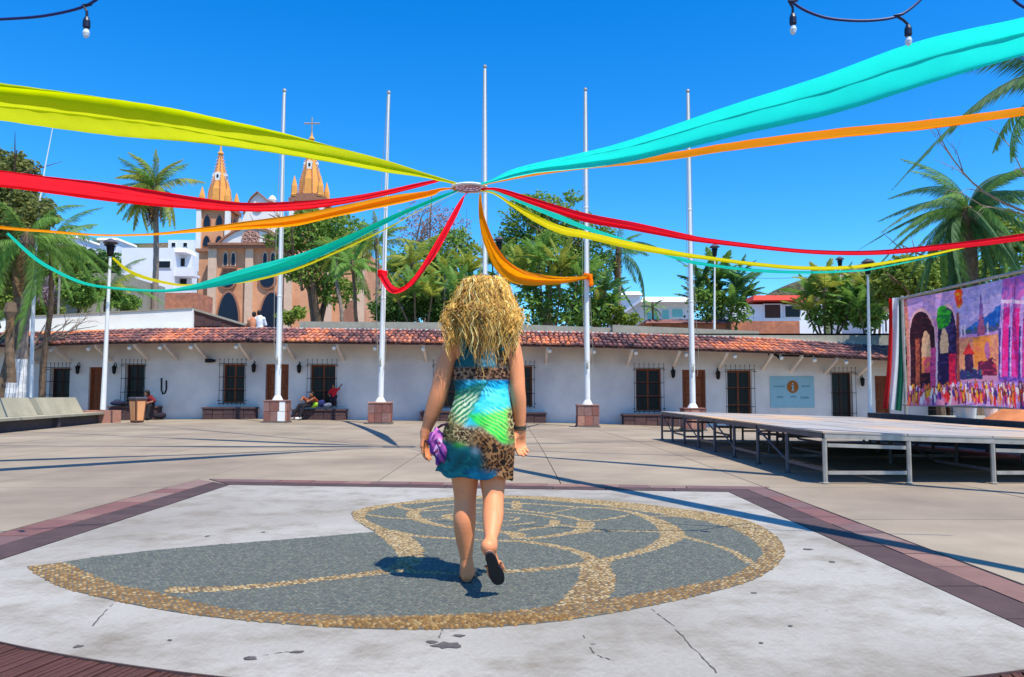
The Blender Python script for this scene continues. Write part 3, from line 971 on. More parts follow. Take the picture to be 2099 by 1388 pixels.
# dark U shaped pipe on the wall
q = MB()
pu = [P(331, 775, WY - .03), P(331, 800, WY - .03), P(334, 808, WY - .03), P(338, 806, WY - .03), P(341, 798, WY - .03), P(341, 780, WY - .03)]
q.tube(pu, .03, 6)
tag(q.build('wall_pipe', M['iron']), 'dark U shaped pipe fixed on the blank wall right of the litter bin', 'pipe')
# black pipework under the eaves on the right
q = MB()
q.tube([P(1575, 727, 30.5), P(1590, 727, 30.5), P(1600, 736, 30.5)], .05, 6); q.tube([P(1590, 728, 30.55), P(1745, 734, 30.55)], .04, 6)
tag(q.build('eaves_pipe', M['iron']), 'black pipe with an elbow running under the eaves above the info board', 'pipe')
q = MB(); q.box(wx(430) - .12, wx(430) + .12, WY - .2, WY - .002, 2.21, 2.36)
q.lathe((wx(441), WY - .12, 2.28), [(.02, -.06), (.06, -.03), (.06, .03), (.02, .06)], 8)
tag(q.build('floodlight', M['iron']), 'small black floodlight on the wall left of a barred window', 'lamp')

# info board, pale turquoise with an orange disc and letter i
a, b = P(1578, 772, WY - .03), P(1670, 836, WY - .03)
t = thing('info_board', 'pale turquoise information board with an orange disc bearing the letter i', 'sign', tuple((a + b) / 2))
M['board'] = mat('board_turquoise', srgb(150, 188, 196), .6, .05, 3, .05)
M['board_or'] = mat('board_orange', srgb(170, 96, 28), .6, .08, 3, .05)
M['board_ink'] = mat('board_faded_print', srgb(116, 152, 162), .7, .1, 10, 0)
q = MB(); q.bevbox(a.x, b.x, a.y, a.y + .027, b.z, a.z, .006); q.build('board', M['board'], t)
c = P(1625, 793, WY - .045); q = MB()
n = 24; poly = [(c.x + .23 * math.cos(2 * PI * k / n), c.z + .25 * math.sin(2 * PI * k / n)) for k in range(n)]
q.prism(poly, WY - .045, WY - .031); q.build('disc', M['board_or'], t)
q = MB()
q.box(c.x - .03, c.x + .03, c.y - .012, c.y - .001, c.z - .15, c.z + .06); q.box(c.x - .06, c.x + .03, c.y - .0105, c.y - .0015, c.z + .04, c.z + .065)
q.box(c.x - .065, c.x + .065, c.y - .0108, c.y - .0013, c.z - .165, c.z - .14); q.box(c.x - .03, c.x + .03, c.y - .012, c.y - .001, c.z + .095, c.z + .15)
q.build('letter', M['board'], t)
q = MB()
for zz, x0, x1 in ((a.z - .42, a.x + .15, c.x - .35), (a.z - .42, c.x + .35, b.x - .15), (b.z + .38, a.x + .25, a.x + .5), (b.z + .4, c.x - .1, c.x + .12), (b.z + .36, c.x + .3, c.x + .62)):
    x = x0
    while x < x1:
        w_ = random.uniform(.03, .06); h_ = random.uniform(.05, .09)
        q.box(x, x + w_ * .7, a.y - .008, a.y - .001, zz, zz + h_); x += w_
q.build('faded_print', M['board_ink'], t)

# stone benches made of blocks under the windows
def stone_bench(u0, u1, v_top, v_bot, label):
    xa, xb = wx(u0), wx(u1); y0, y1 = WY - .58, WY - .02
    xa *= y0 / WY; xb *= y0 / WY
    g = gz((xa + xb) / 2, y0)
    zt = P(0, v_top, y0).z
    t = thing('stone_bench', label, 'bench', ((xa + xb) / 2, y0, g), group='stone block benches under the windows')
    n = max(2, int(round((xb - xa) / .42)))
    hh = (zt - g - .06)
    for r in range(2):
        for k in range(n):
            q = MB()
            o_ = random.uniform(-.008, .008)
            x0 = xa + (xb - xa) * k / n + .006; x1 = xa + (xb - xa) * (k + 1) / n - .006
            q.bevbox(x0, x1, y0 + o_, y1, g - .02 + r * hh / 2 + .005, g - .02 + (r + 1) * hh / 2 - .003, .012)
            q.build('block', M['stone_dark'], t)
    q = MB(); q.bevbox(xa - .03, xb + .03, y0 - .03, y1, g - .02 + hh, g + .045 + hh, .012); q.build('seat_slab', M['stone_dark'], t)
    return t
stone_bench(417, 522, 834, 858, 'dark stone block bench under the barred window left of the leftmost flagpole')
stone_bench(600, 708, 838, 861, 'dark stone block bench with seated people right of the leftmost flagpole')
stone_bench(225, 322, 832, 860, 'dark stone bench behind the litter bin at far left')
stone_bench(862, 962, 842, 864, 'dark stone bench partly hidden behind the left hip of the walking woman')
stone_bench(1020, 1119, 845, 867, 'dark stone bench just right of the walking woman')
stone_bench(1277, 1392, 848, 871, 'reddish stone block bench left of the stage, under a barred window')
# door thresholds shadow strip at wall foot
q = MB()
for a, b in zip(xs_[:-1], xs_[1:]):
    pass

# ================================================================ things on top of the low building
def place(name, label, cat, u, v, Y, **k):
    return thing(name, label, cat, tuple(P(u, v, Y)), **k)
# white ramp parapet at left
q = MB()
for (ua, va, wa, ub, vb, wb) in ((-60, 656, 700, 395, 633, 676),):
    a0, a1, b0, b1 = P(ua, wa + 12, 32.55), P(ua, va, 32.55), P(ub, wb + 12, 32.55), P(ub, vb, 32.55)
    q.hexa([a0, b0, b0 + Vector((0, .25, 0)), a0 + Vector((0, .25, 0)), a1, b1, b1 + Vector((0, .25, 0)), a1 + Vector((0, .25, 0))])
par = tag(q.build('ramp_parapet', M['white_bright']), 'white painted ramp wall rising to the right above the left roof tiles', 'wall')
q = MB(); q.hexa([v_ + Vector(d_) for v_, d_ in ((a1, (0, -.04, .003)), (b1, (0, -.04, .003)), (b1, (0, .29, .003)), (a1, (0, .29, .003)), (a1, (0, -.04, .05)), (b1, (0, -.04, .05)), (b1, (0, .29, .05)), (a1, (0, .29, .05)))])
q.build('coping', M['plaster_grey'], par, org=(0, 0, 0))
# brown masonry wing wall falling to the right
a0, a1, b0, b1 = P(396, 690, 32.7), P(396, 636, 32.7), P(500, 690, 32.7), P(500, 667, 32.7)
tw = thing('masonry_wing_wall', 'brown masonry wall sloping down beside the white ramp wall', 'wall', tuple(a0))
q = MB(); q.hexa([a0, b0, b0 + Vector((0, .4, 0)), a0 + Vector((0, .4, 0)), a1, b1, b1 + Vector((0, .4, 0)), a1 + Vector((0, .4, 0))]); q.build('core', M['roof_base'], tw)
rr = 5
for r in range(rr):
    z0 = a0.z + .45 + r * .2
    x = a0.x + random.uniform(0, .1)
    while x < b0.x:
        w_ = random.uniform(.3, .5)
        topz = a1.z + (b1.z - a1.z) * (x + w_ - a1.x) / (b1.x - a1.x)
        if z0 + .19 < topz:
            q = MB(); q.bevbox(x, min(x + w_, b0.x) - .012, a0.y - .03, a0.y - .002, z0, z0 + .188, .006); q.build('stone', M['stone_dark'], tw)
        x += w_
q = MB(); q.hexa([a1 + Vector((0, -.06, 0)), b1 + Vector((0, -.06, 0)), b1 + Vector((0, .44, 0)), a1 + Vector((0, .44, 0)), a1 + Vector((0, -.06, .08)), b1 + Vector((0, -.06, .08)), b1 + Vector((0, .44, .08)), a1 + Vector((0, .44, .08))])
q.build('coping', M['plaster_grey'], tw)
# grey ledges
for (ua, va, ub, vb, lb) in ((614, 659, 905, 661, 'low grey concrete ledge on the roof edge behind the second flagpole'), (1065, 665, 1258, 672, 'low grey ledge above the tiles right of the woman'), (1256, 666, 1556, 679, 'longer grey concrete ledge above the tiles behind the rightmost flagpole')):
    Yl = 32.6 if ua != 1065 else 32.9
    a, b = P(ua, va, Yl), P(ub, vb, Yl)
    q = MB(); q.hexa([(a.x, Yl, a.z - .3), (b.x, Yl, b.z - .3), (b.x, Yl + .35, b.z - .3), (a.x, Yl + .35, a.z - .3), a, b, (b.x, Yl + .35, b.z), (a.x, Yl + .35, a.z)])
    tag(q.build('roof_ledge', M['plaster_grey']), lb, 'ledge')

# ================================================================ church
M['church'] = mat('salmon_stucco_brick', srgb(212, 154, 116), .85, .12, 1.2, .3, col2=srgb(198, 138, 100), bscale=6, bdist=.03)
M['church_o'] = mat('ochre_spire_brick', srgb(222, 156, 78), .8, .12, 2, .3, bscale=8, bdist=.03)
M['church_pale'] = mat('pale_stone_pilaster', srgb(208, 176, 150), .85, .1, 1.5, .2)
M['church_w'] = mat('white_church_plaster', srgb(226, 222, 216), .85, .06, 1, .15)
M['church_trim'] = mat('brown_cornice', srgb(150, 104, 82), .8, .15, 3, .2)
M['church_dark'] = mat('dark_glass_and_painted_shade', srgb(24, 34, 50), .3, .2, 1, 0)  # window glass, and painted shade for the open arches
M['rose'] = mat('pinkish_rose_stone', srgb(190, 150, 136), .8, .1, 3, .2)
CY = 75.0
def cp(u, v, Y=CY):
    p = P(u, v, Y); return (p.x, p.z)
CH = thing('church', 'salmon brick church with two ochre spires and a white curved gable behind the trees', 'church', (-25, CY, terr(CY)))
def cbox(q, u0, v0, u1, v1, y0, y1):
    a, b = cp(u0, v0), cp(u1, v1)
    q.box(a[0], b[0], y0, y1, b[1], a[1])
def pointed(u0, u1, vb, vs, va, n=7):
    """pointed arch outline in (x, z)"""
    x0, zb = cp(u0, vb); x1, _ = cp(u1, vb); zs = cp(u0, vs)[1]; za = cp(u0, va)[1]; xm = (x0 + x1) / 2
    pts = [(x0, zb), (x1, zb)]
    for k in range(n + 1):
        t = k / n; pts.append((x1 + (xm - x1) * (1 - math.cos(t * PI / 2)) ** .9, zs + (za - zs) * math.sin(t * PI / 2)))
    for k in range(n - 1, -1, -1):
        t = k / n; pts.append((x0 + (xm - x0) * (1 - math.cos(t * PI / 2)) ** .9, zs + (za - zs) * math.sin(t * PI / 2)))
    return pts
zbase = terr(CY) - 1
q = MB()
a, b = cp(432, 508), cp(745, 508)
q.box(a[0], b[0], CY, CY + 22, zbase, a[1])
q.build('nave_wall', M['church'], CH)
# left flank of the tower seen at an angle
q = MB(); a, b = cp(401, 510), cp(432.1, 508); q.hexa([(a[0], CY + 4, zbase), (b[0], CY, zbase), (b[0], CY + 5, zbase), (a[0], CY + 7, zbase), (a[0], CY + 4, a[1]), (b[0], CY, a[1]), (b[0], CY + 5, a[1]), (a[0], CY + 7, a[1])])
q.build('tower_flank', M['church'], CH)
for u0, u1 in ((430, 442), (506, 517), (586, 598), (668, 680), (735, 746)):
    q = MB(); cbox(q, u0, 508, u1, 700, CY - .35, CY - .003); q.build('pilaster', M['church_pale'], CH)
q = MB(); cbox(q, 432, 505, 600, 511, CY - .6, CY - .36); cbox(q, 432, 500.5, 600, 505, CY - .8, CY - .36)
cbox(q, 399, 506, 431, 512, CY + 1.5, CY + 4.2)
q.build('cornice', M['church_trim'], CH)
# porch arches
for u0, u1, va, lab in ((443, 492, 595, 0), (530, 582, 595, 0), (700, 738, 612, 1)):
    o_ = pointed(u0, u1, 690, 655, va); xm = sum(p_[0] for p_ in o_[:2]) / 2
    q = MB(); q.prism(o_, CY - .16, CY - .004); aw = q.build('arch', M['church_trim'] if not lab else M['church_pale'], CH)
    sc_ = .88
    inn = [(xm + (x - xm) * sc_, z if z < o_[0][1] + .1 else z - .25) for x, z in o_]
    q = MB(); q.prism(inn, CY - .20, CY - .165); q.build('arch_opening', M['church_dark'] if not lab else M['church_trim'], aw)  # flat sheet, the dark of the archway is painted on
# twin lancets, both sides of the middle pilaster
for uc in (471, 552):
    for du in (-8, 8):
        q = MB(); o_ = pointed(uc + du - 5.5, uc + du + 5.5, 546, 528, 515); q.prism(o_, CY - .15, CY - .004); lw = q.build('window', M['church_pale'], CH)
        q = MB(); o_ = pointed(uc + du - 3.6, uc + du + 3.6, 544, 529, 519); q.prism(o_, CY - .19, CY - .155); q.build('pane', M['church_dark'], lw)
    q = MB(); cbox(q, uc - 15, 548, uc + 15, 552, CY - .5, CY - .004); cbox(q, uc - 12, 552, uc + 12, 557, CY - .3, CY - .004); q.build('sill', M['church_trim'], CH)
    c = cp(uc - 3, 575)
    n = 20
    ringp = lambda r: [(c[0] + r * math.cos(2 * PI * k / n), c[1] + r * math.sin(2 * PI * k / n)) for k in range(n)]
    q = MB(); q.prism(ringp(.88), CY - .2, CY - .004); rw = q.build('round_window', M['church_trim'], CH)
    q = MB(); q.prism(ringp(.66), CY - .25, CY - .205); q.build('pane', M['church_dark'], rw)
# curved white gable and the raised arch over it
gp_ = [cp(u, v) for u, v in ((444, 510), (452, 500), (465, 489), (482, 478), (500, 471), (520, 468), (540, 471), (558, 478), (575, 489), (586, 498), (596, 510))]
q = MB(); q.prism([(x, z) for x, z in gp_], CY - .25, CY + 2); q.build('gable', M['church_w'], CH)
q = MB()
for (xa, za), (xb, zb_) in zip(gp_[:-1], gp_[1:]):
    q.hexa([(xa, CY - .5, za), (xb, CY - .5, zb_), (xb, CY + 2.1, zb_), (xa, CY + 2.1, za), (xa, CY - .5, za + .2), (xb, CY - .5, zb_ + .2), (xb, CY + 2.1, zb_ + .2), (xa, CY + 2.1, za + .2)])
q.build('gable_coping', M['church_trim'], CH)
up_ = [cp(u, v) for u, v in ((463, 480), (472, 466), (484, 452), (492, 436), (499, 420), (508, 403), (522, 390), (536, 402), (545, 411), (553, 411), (560, 428), (560, 440), (570, 446), (578, 470), (582, 480))]
q = MB(); q.prism(up_, CY + 1.0, CY + 2.3); q.build('upper_gable', M['church_w'], CH)
q = MB()
for (xa, za), (xb, zb_) in zip(up_[3:9], up_[4:10]):
    q.hexa([(xa, CY + .7, za), (xb, CY + .7, zb_), (xb, CY + 2.4, zb_), (xa, CY + 2.4, za), (xa, CY + .7, za + .13), (xb, CY + .7, zb_ + .13), (xb, CY + 2.4, zb_ + .13), (xa, CY + 2.4, za + .13)])
q.build('upper_coping', M['church_trim'], CH)
q = MB(); c = cp(548, 404); q.lathe((c[0], CY + 1.6, c[1]), [(.1, -.4), (.35, -.2), (.42, .1), (.3, .4), (.02, .6)], 10); q.build('finial_ball', M['church_w'], CH)
def rose(u, v, r, y, n=8):
    c = cp(u, v); m_ = 28
    rg = lambda rr: [(c[0] + rr * math.cos(2 * PI * k / m_), c[1] + rr * math.sin(2 * PI * k / m_)) for k in range(m_)]
    q = MB(); q.prism(rg(r), y - .12, y - .004); o_ = q.build('rose_window', M['rose'], CH)
    q = MB(); q.prism(rg(r * .84), y - .15, y - .125); q.build('pane', M['church_trim'], o_)
    q = MB()
    for k in range(n):
        a = 2 * PI * k / n
        q.bar((c[0] + r * .15 * math.cos(a), y - .17, c[1] + r * .15 * math.sin(a)), (c[0] + r * .83 * math.cos(a), y - .17, c[1] + r * .83 * math.sin(a)), r * .05, None, 5)
        cc = (c[0] + r * .62 * math.cos(a + PI / n), c[1] + r * .62 * math.sin(a + PI / n))
        q.tube([(cc[0] + r * .17 * math.cos(t), y - .17, cc[1] + r * .17 * math.sin(t)) for t in np.linspace(0, 2 * PI, 9)], r * .045, 4)
    q.lathe((c[0], y - .17, c[1]), [(.02, -r * .15), (r * .16, 0), (.02, r * .15)], 8)
    q.build('tracery', M['rose'], o_)
rose(516, 489, .86, CY - .25)
rose(522, 420, .5, CY + 1.0, 6)
# towers
def tower(uc, half, v_top, v_base, apex, sect, cross=False, y0=CY + .5):
    cx = cp(uc, 500)[0]; hw = half / 1600 * CY
    zt = cp(uc, v_top)[1]; zb = cp(uc, v_base)[1]; yc = y0 + hw
    q = MB(); q.box(cx - hw * .93, cx + hw * .93, yc - hw * .93, yc + hw * .93, zbase, zt)
    tw_ = q.build('tower', M['church'], CH)
    for sx in (-1, 1):
        for sy in (-1, 1):
            q = MB(); x = cx + sx * hw * .96; y = yc + sy * hw * .96
            q.box(x - .22, x + .22, y - .22, y + .22, zb, zt); q.build('corner_pier', M['church_w'], CH)
    q = MB(); q.box(cx - hw * 1.12, cx + hw * 1.12, yc - hw * 1.12, yc + hw * 1.12, zb - .3, zb); q.box(cx - hw * 1.15, cx + hw * 1.15, yc - hw * 1.15, yc + hw * 1.15, zt, zt + .35)
    q.box(cx - hw * 1.02, cx + hw * 1.02, yc - hw * 1.02, yc + hw * 1.02, zt + .35, zt + .8)
    q.build('tower_cornice', M['church_trim'], CH)
    # belfry arches on the two faces in view
    for (f0, f1) in sect:
        for k in (-1, 1):
            xm = cx + k * hw * .42; w_ = hw * .26
            z0, z1 = cp(uc, f0)[1], cp(uc, f1)[1]
            pts = [(xm - w_, z0), (xm + w_, z0), (xm + w_, z1 - w_ * 1.3), (xm + w_ * .6, z1 - w_ * .4), (xm, z1), (xm - w_ * .6, z1 - w_ * .4), (xm - w_, z1 - w_ * 1.3)]
            q = MB(); q.prism(pts, yc - hw * .93 - .12, yc - hw * .93 - .004); aw = q.build('belfry_arch', M['church_trim'], CH)
            q = MB(); q.prism([(xm + (x - xm) * .8, z - .08) for x, z in pts], yc - hw * .93 - .16, yc - hw * .93 - .125); q.build('opening', M['church_dark'], aw)  # dark sheet painted as the shade inside the belfry
            ys = yc + k * hw * .42
            for sx in (-1, 1):
                v_ = [(cx + sx * (hw * .93 + .05), ys + (x - xm), z) for x, z in pts]
                q = MB(); q.add(v_ + [(cx + sx * (hw * .93 + .004), y_, z_) for _, y_, z_ in v_], [tuple(range(7)), tuple(reversed(range(7, 14)))] + [(i, (i + 1) % 7, (i + 1) % 7 + 7, i + 7) for i in range(7)])
                q.build('side_opening', M['church_dark'], CH)  # belfry shade painted on a flat panel here too
    # octagonal spire with crocketed ribs, dormers and corner pinnacles
    zs = zt + .8; za = cp(uc, apex)[1]
    r0 = hw * .80
    q = MB(); q.lathe((cx, yc, 0), [(r0, zs), (r0 * .78, zs + (za - zs) * .25), (r0 * .52, zs + (za - zs) * .52), (.10, za)], 8, PI / 8); sp_ = q.build('spire', M['church_o'], CH)
    q = MB()
    for k in range(8):
        a = 2 * PI * k / 8 + PI / 8
        pr = [(r0, zs), (r0 * .78, zs + (za - zs) * .25), (r0 * .52, zs + (za - zs) * .52), (.10, za)]
        pts = [(cx + r * math.cos(a), yc + r * math.sin(a), z) for r, z in pr]
        q.tube(pts, .06, 4)
        m_ = 22
        for j in range(m_):
            t = j / m_ * 3; i_ = min(2, int(t)); f_ = t - i_
            p_ = Vector(pts[i_]).lerp(Vector(pts[i_ + 1]), f_)
            q.lathe((p_.x + .12 * math.cos(a), p_.y + .12 * math.sin(a), p_.z), [(.01, -.06), (.07, 0), (.01, .08)], 4)
    q.build('crockets', M['church'], sp_)
    for k in range(4):
        a = PI / 2 * k; zz = zs + (za - zs) * .45; r = r0 * .36
        q = MB(); x, y = cx + r * math.cos(a), yc + r * math.sin(a)
        q.box(x - .26, x + .26, y - .26, y + .26, zz, zz + .85); dm = q.build('dormer', M['church_w'], CH)
        q = MB(); c_, s_ = math.cos(a), math.sin(a)
        q.box(x + c_ * .27 - .08 * abs(s_) - .02, x + c_ * .27 + .08 * abs(s_) + .02, y + s_ * .27 - .08 * abs(c_) - .02, y + s_ * .27 + .08 * abs(c_) + .02, zz + .3, zz + .6); q.build('pane', M['church_dark'], dm)
        q = MB(); r = r0 * .62; x, y = cx + r * math.cos(a), yc + r * math.sin(a)
        q.lathe((x, y, zs), [(.50, 0), (.44, (za - zs) * .28), (.05, (za - zs) * .46)], 4, PI / 4); q.build('gablet', M['church_o'], CH)
    for sx in (-1, 1):
        for sy in (-1, 1):
            q = MB(); x, y = cx + sx * hw * .86, yc + sy * hw * .86
            hp = (za - zs) * .30
            q.lathe((x, y, zs - .3), [(.34, 0), (.40, hp * .12), (.32, hp * .16), (.30, hp * .6), (.03, hp * 1.2)], 6); q.build('pinnacle', M['church_o'], CH)
    q = MB(); q.lathe((cx, yc, za - .3), [(.1, 0), (.32, .3), (.12, .6), (.05, 1.3)], 8)
    q.build('finial', M['church_o'], CH)
    if cross:
        zc = cp(uc, 226)[1]; q = MB(); z1 = za + .6
        q.bar((cx, yc, z1), (cx, yc, zc), .09, .07, 6); zz = z1 + (zc - z1) * .62
        q.bar((cx - .72, yc, zz), (cx + .72, yc, zz), .08, None, 6)
        for d_ in ((-.72, 0), (.72, 0)): q.lathe((cx + d_[0], yc, zz), [(.01, -.1), (.12, 0), (.01, .1)], 6)
        q.build('cross', M['steel'], CH)
tower(432, 31, 428, 508, 303, ((461, 437), (501, 480)))
tower(624, 32, 410, 500, 272, ((460, 432), (495, 470)), cross=True)

# ================================================================ other buildings
M['house_w'] = mat('white_house_paint', srgb(222, 224, 230), .85, .05, 1, .1)
M['house_or'] = mat('orange_brick_wall', srgb(186, 120, 90), .85, .3, 3.5, .4, col2=srgb(160, 106, 86))
M['red_roof'] = mat('red_roof_sheet', srgb(196, 60, 44), .7, .12, 2, .15)
M['turq'] = mat('turquoise_shutter', srgb(120, 196, 196), .4, .08, 2, .05)
def house(label, Y, body, wins=(), roof=None, balc=(), depth=8, m=None, extra=None, cat='house'):
    u0, v0, u1, v1 = body
    a, b = P(u0, v0, Y), P(u1, v1, Y)
    t = thing('house', label, cat, ((a.x + b.x) / 2, Y, b.z))
    q = MB(); q.box(a.x, b.x, Y, Y + depth, b.z - 3, a.z); q.build('wall', m or M['house_w'], t)
    for (wu0, wv0, wu1, wv1, mm) in wins:
        c, d = P(wu0, wv0, Y), P(wu1, wv1, Y)
        q = MB(); w_ = .07
        q.box(c.x - w_, d.x + w_, Y - .06, Y - .003, d.z - w_, c.z + w_); f_ = q.build('window', M['house_w'], t)
        nx = max(1, round((d.x - c.x) / 1.2))
        for k in range(nx):
            x0 = c.x + (d.x - c.x) * k / nx + .03; x1 = c.x + (d.x - c.x) * (k + 1) / nx - .03
            p = MB(); p.box(x0, x1, Y - .09, Y - .063, d.z, c.z); p.build('pane', M[mm], f_)
    if roof:
        mm, ru0, rv0, ru1, rv1, ov = roof
        c, d = P(ru0, rv0, Y), P(ru1, rv1, Y)
        q = MB(); q.hexa([(c.x, Y - ov, d.z), (d.x, Y - ov, d.z), (d.x, Y + depth, d.z), (c.x, Y + depth, d.z), (c.x + .2, Y - ov + .4, c.z), (d.x - .2, Y - ov + .4, c.z), (d.x - .2, Y + depth, c.z), (c.x + .2, Y + depth, c.z)])
        q.build('roof', M[mm], t)
    for (bu0, bv0, bu1, bv1) in balc:
        c, d = P(bu0, bv0, Y - 1.2), P(bu1, bv1, Y - 1.2)
        q = MB(); q.box(c.x, d.x, Y - 1.2, Y - 1.08, d.z, c.z); q.box(c.x, d.x, Y - 1.07, Y - .004, d.z, d.z + .15); q.build('balcony', M['house_w'], t)
    return t
house('white stepped house with a square window behind the tall coconut palm', 60, (250, 508, 352, 622), ((324, 536, 350, 549, 'glass'), (240 + 16, 592, 290, 612, 'glass')), None, (), 4.5)
house('white balcony wing of a house beside the left church tower', 61.5, (345, 522, 391, 622), ((362, 530, 380, 546, 'glass'), (362, 572, 384, 586, 'glass')), ('house_w', 340, 512, 393, 522, 1.2), ((352, 548, 398, 566), (346, 586, 394, 604)), 1.1)
house('brown brick wall of a low house under the white stepped house', 56, (262, 600, 402, 660), ((310, 610, 326, 640, 'glass'),), None, (), 3, M['house_or'])
house('small white flat house on the hillside at far left', 120, (96, 488, 160, 512), ((108, 494, 116, 502, 'glass'), (130, 494, 140, 502, 'glass')), ('house_w', 92, 484, 164, 489, .6), (), 8)
house('little white hillside house above the stepped white house', 120, (205, 492, 240, 512), ((214, 497, 222, 504, 'glass'),), ('house_w', 200, 488, 244, 493, .6), (), 6)
house('white rooftop room on the hill left of the church tower', 115, (345, 492, 398, 512), ((352, 498, 360, 506, 'glass'), (376, 498, 384, 506, 'glass')), None, (), 8)
house('shaded grey blue house among the trees at far left', 44, (96, 560, 240, 640), ((150, 590, 170, 610, 'glass'), (196, 588, 216, 610, 'glass')), ('red_roof', 82, 552, 130, 562, .8), (), 6, M['plaster_grey'])
house('pale green roof terrace building right of the big tree', 62, (1268, 604, 1312, 660), ((1280, 640, 1296, 650, 'glass'),), ('house_w', 1262, 598, 1316, 606, .5), (), 8, M['house_w'])
house('white building with an arched turquoise window and striped awning in the right middle distance', 50, (1312, 622, 1420, 672), ((1326, 642, 1348, 656, 'turq'), (1356, 636, 1372, 656, 'turq'), (1376, 634, 1400, 650, 'turq')), ('house_w', 1308, 611, 1426, 622, 1.0), (), 8)
house('white building with a vivid red roof and dark veranda between the right palms', 52, (1500, 624, 1690, 675), ((1566, 625, 1600, 652, 'wood_dark'), (1608, 628, 1640, 650, 'glass')), ('red_roof', 1536, 607, 1648, 618, .8), (), 8)
house('orange brick garden wall house below the red roofed building', 44, (1498, 658, 1640, 700), (), None, (), 2, M['house_or'])
house('small white gabled house beside the left edge of the banner', 46, (1786, 642, 1830, 700), ((1812, 650, 1818, 680, 'wood_dark'),), None, (), 6)
house('long orange tiled outbuilding behind the right roof ledge', 40, (1320, 660, 1500, 690), (), ('tile', 1320, 655, 1500, 664, .5), (), 3, M['house_or'])
# ================================================================ vegetation
def leafmat(name, c, c2, tr=.3):
    return mat(name, c, .6, .25, .9, 0, spec=.25, transl=tr, palette=[c, c2, tuple((a + b) / 2 for a, b in zip(c, c2))])
M['leaf_dark'] = leafmat('dark_green_leaf', (0.051, 0.116, 0.029), (0.123, 0.232, 0.051), .45)
M['leaf_mid'] = leafmat('green_leaf', (0.094, 0.203, 0.043), (0.232, 0.377, 0.072), .45)
M['leaf_yel'] = leafmat('yellow_green_leaf', (0.123, 0.210, 0.032), (0.290, 0.377, 0.065), .45)
M['leaf_olive'] = leafmat('olive_leaf', (0.123, 0.160, 0.043), (0.275, 0.290, 0.087), .45)
M['leaf_lime'] = leafmat('lime_green_leaf', (.11, .22, .035), (.27, .40, .075), .45)  # lighter yellow-green leaf colour
M['leaf_brown'] = leafmat('dry_brown_leaf', (.12, .075, .03), (.26, .16, .065))
M['leaf_lilac'] = leafmat('dry_lilac_seed_pods', (.26, .18, .19), (.40, .32, .34), .4)
M['frond_g'] = leafmat('green_frond', (0.094, 0.217, 0.041), (0.217, 0.392, 0.072), .45)
M['frond_y'] = leafmat('yellowing_frond', (0.189, 0.275, 0.041), (0.435, 0.450, 0.072), .45)
M['frond_d'] = leafmat('blue_green_frond', (0.046, 0.123, 0.049), (0.109, 0.239, 0.080), .45)
M['frond_b'] = leafmat('dead_frond', (.13, .075, .032), (.27, .16, .07))

def leaf_cloud(blobs, n, size, rs, droop=0.0):
    """n leaf blades spread through the shells of several uneven clumps: (centre, radii)"""
    W = np.array([b[1][0] * b[1][1] + b[1][2] * b[1][0] for b in blobs]); W = W / W.sum()
    k = rs.choice(len(blobs), n, p=W)
    C = np.array([b[0] for b in blobs])[k]; R = np.array([b[1] for b in blobs])[k]
    d = rs.normal(size=(n, 3)); d /= np.linalg.norm(d, axis=1)[:, None]
    # leaf tufts: pull blades to a few hundred twig ends
    nt_ = max(30, n // 14)
    td = rs.normal(size=(nt_, 3)); td /= np.linalg.norm(td, axis=1)[:, None]
    ti = rs.randint(0, nt_, n)
    d = td[ti] + rs.normal(size=(n, 3)) * .13
    r = (rs.uniform(.35, 1.0, nt_) ** .5)[ti] * rs.uniform(.9, 1.1, n)
    p = C + d * r[:, None] * R
    s = size * rs.uniform(.4, 1.5, n)
    a = rs.normal(size=(n, 3)); a[:, 2] = a[:, 2] * .5 - droop; a /= np.linalg.norm(a, axis=1)[:, None]
    b = np.cross(a, rs.normal(size=(n, 3))); b /= np.linalg.norm(b, axis=1)[:, None]
    V = np.stack([p, p + a * s[:, None] * .5 + b * s[:, None] * .24, p + a * s[:, None], p + a * s[:, None] * .5 - b * s[:, None] * .24], 1)
    V[:, 2, 2] -= s * .12
    Fc = np.arange(n * 4).reshape(n, 4)
    return V.reshape(-1, 3), Fc

def branching(q, base, top, r0, rs, n=6, spread=1.0):
    base, top = Vector(base), Vector(top)
    mid = base.lerp(top, .5) + Vector((rs.uniform(-.15, .15), rs.uniform(-.15, .15), 0)) * (top - base).length
    pts = [base, base.lerp(mid, .5), mid, mid.lerp(top, .5), top]
    q.tube(pts, [r0 * 1.3, r0, r0 * .8, r0 * .55, r0 * .25], 7)
    L = (top - base).length
    for k in range(n):
        t = rs.uniform(.35, .95)
        p = base.lerp(top, t)
        d = Vector((rs.uniform(-1, 1), rs.uniform(-1, 1), rs.uniform(.3, 1.0))).normalized() * L * .42 * spread
        q.tube([p, p + d * .5 + Vector((0, 0, .05 * L)), p + d], [r0 * .45, r0 * .3, r0 * .08], 5)
        for j in range(2):
            e = p + d * rs.uniform(.4, .8)
            dd = Vector((rs.uniform(-1, 1), rs.uniform(-1, 1), rs.uniform(0, 1))).normalized() * L * .2
            q.tube([e, e + dd], [r0 * .2, r0 * .04], 4)

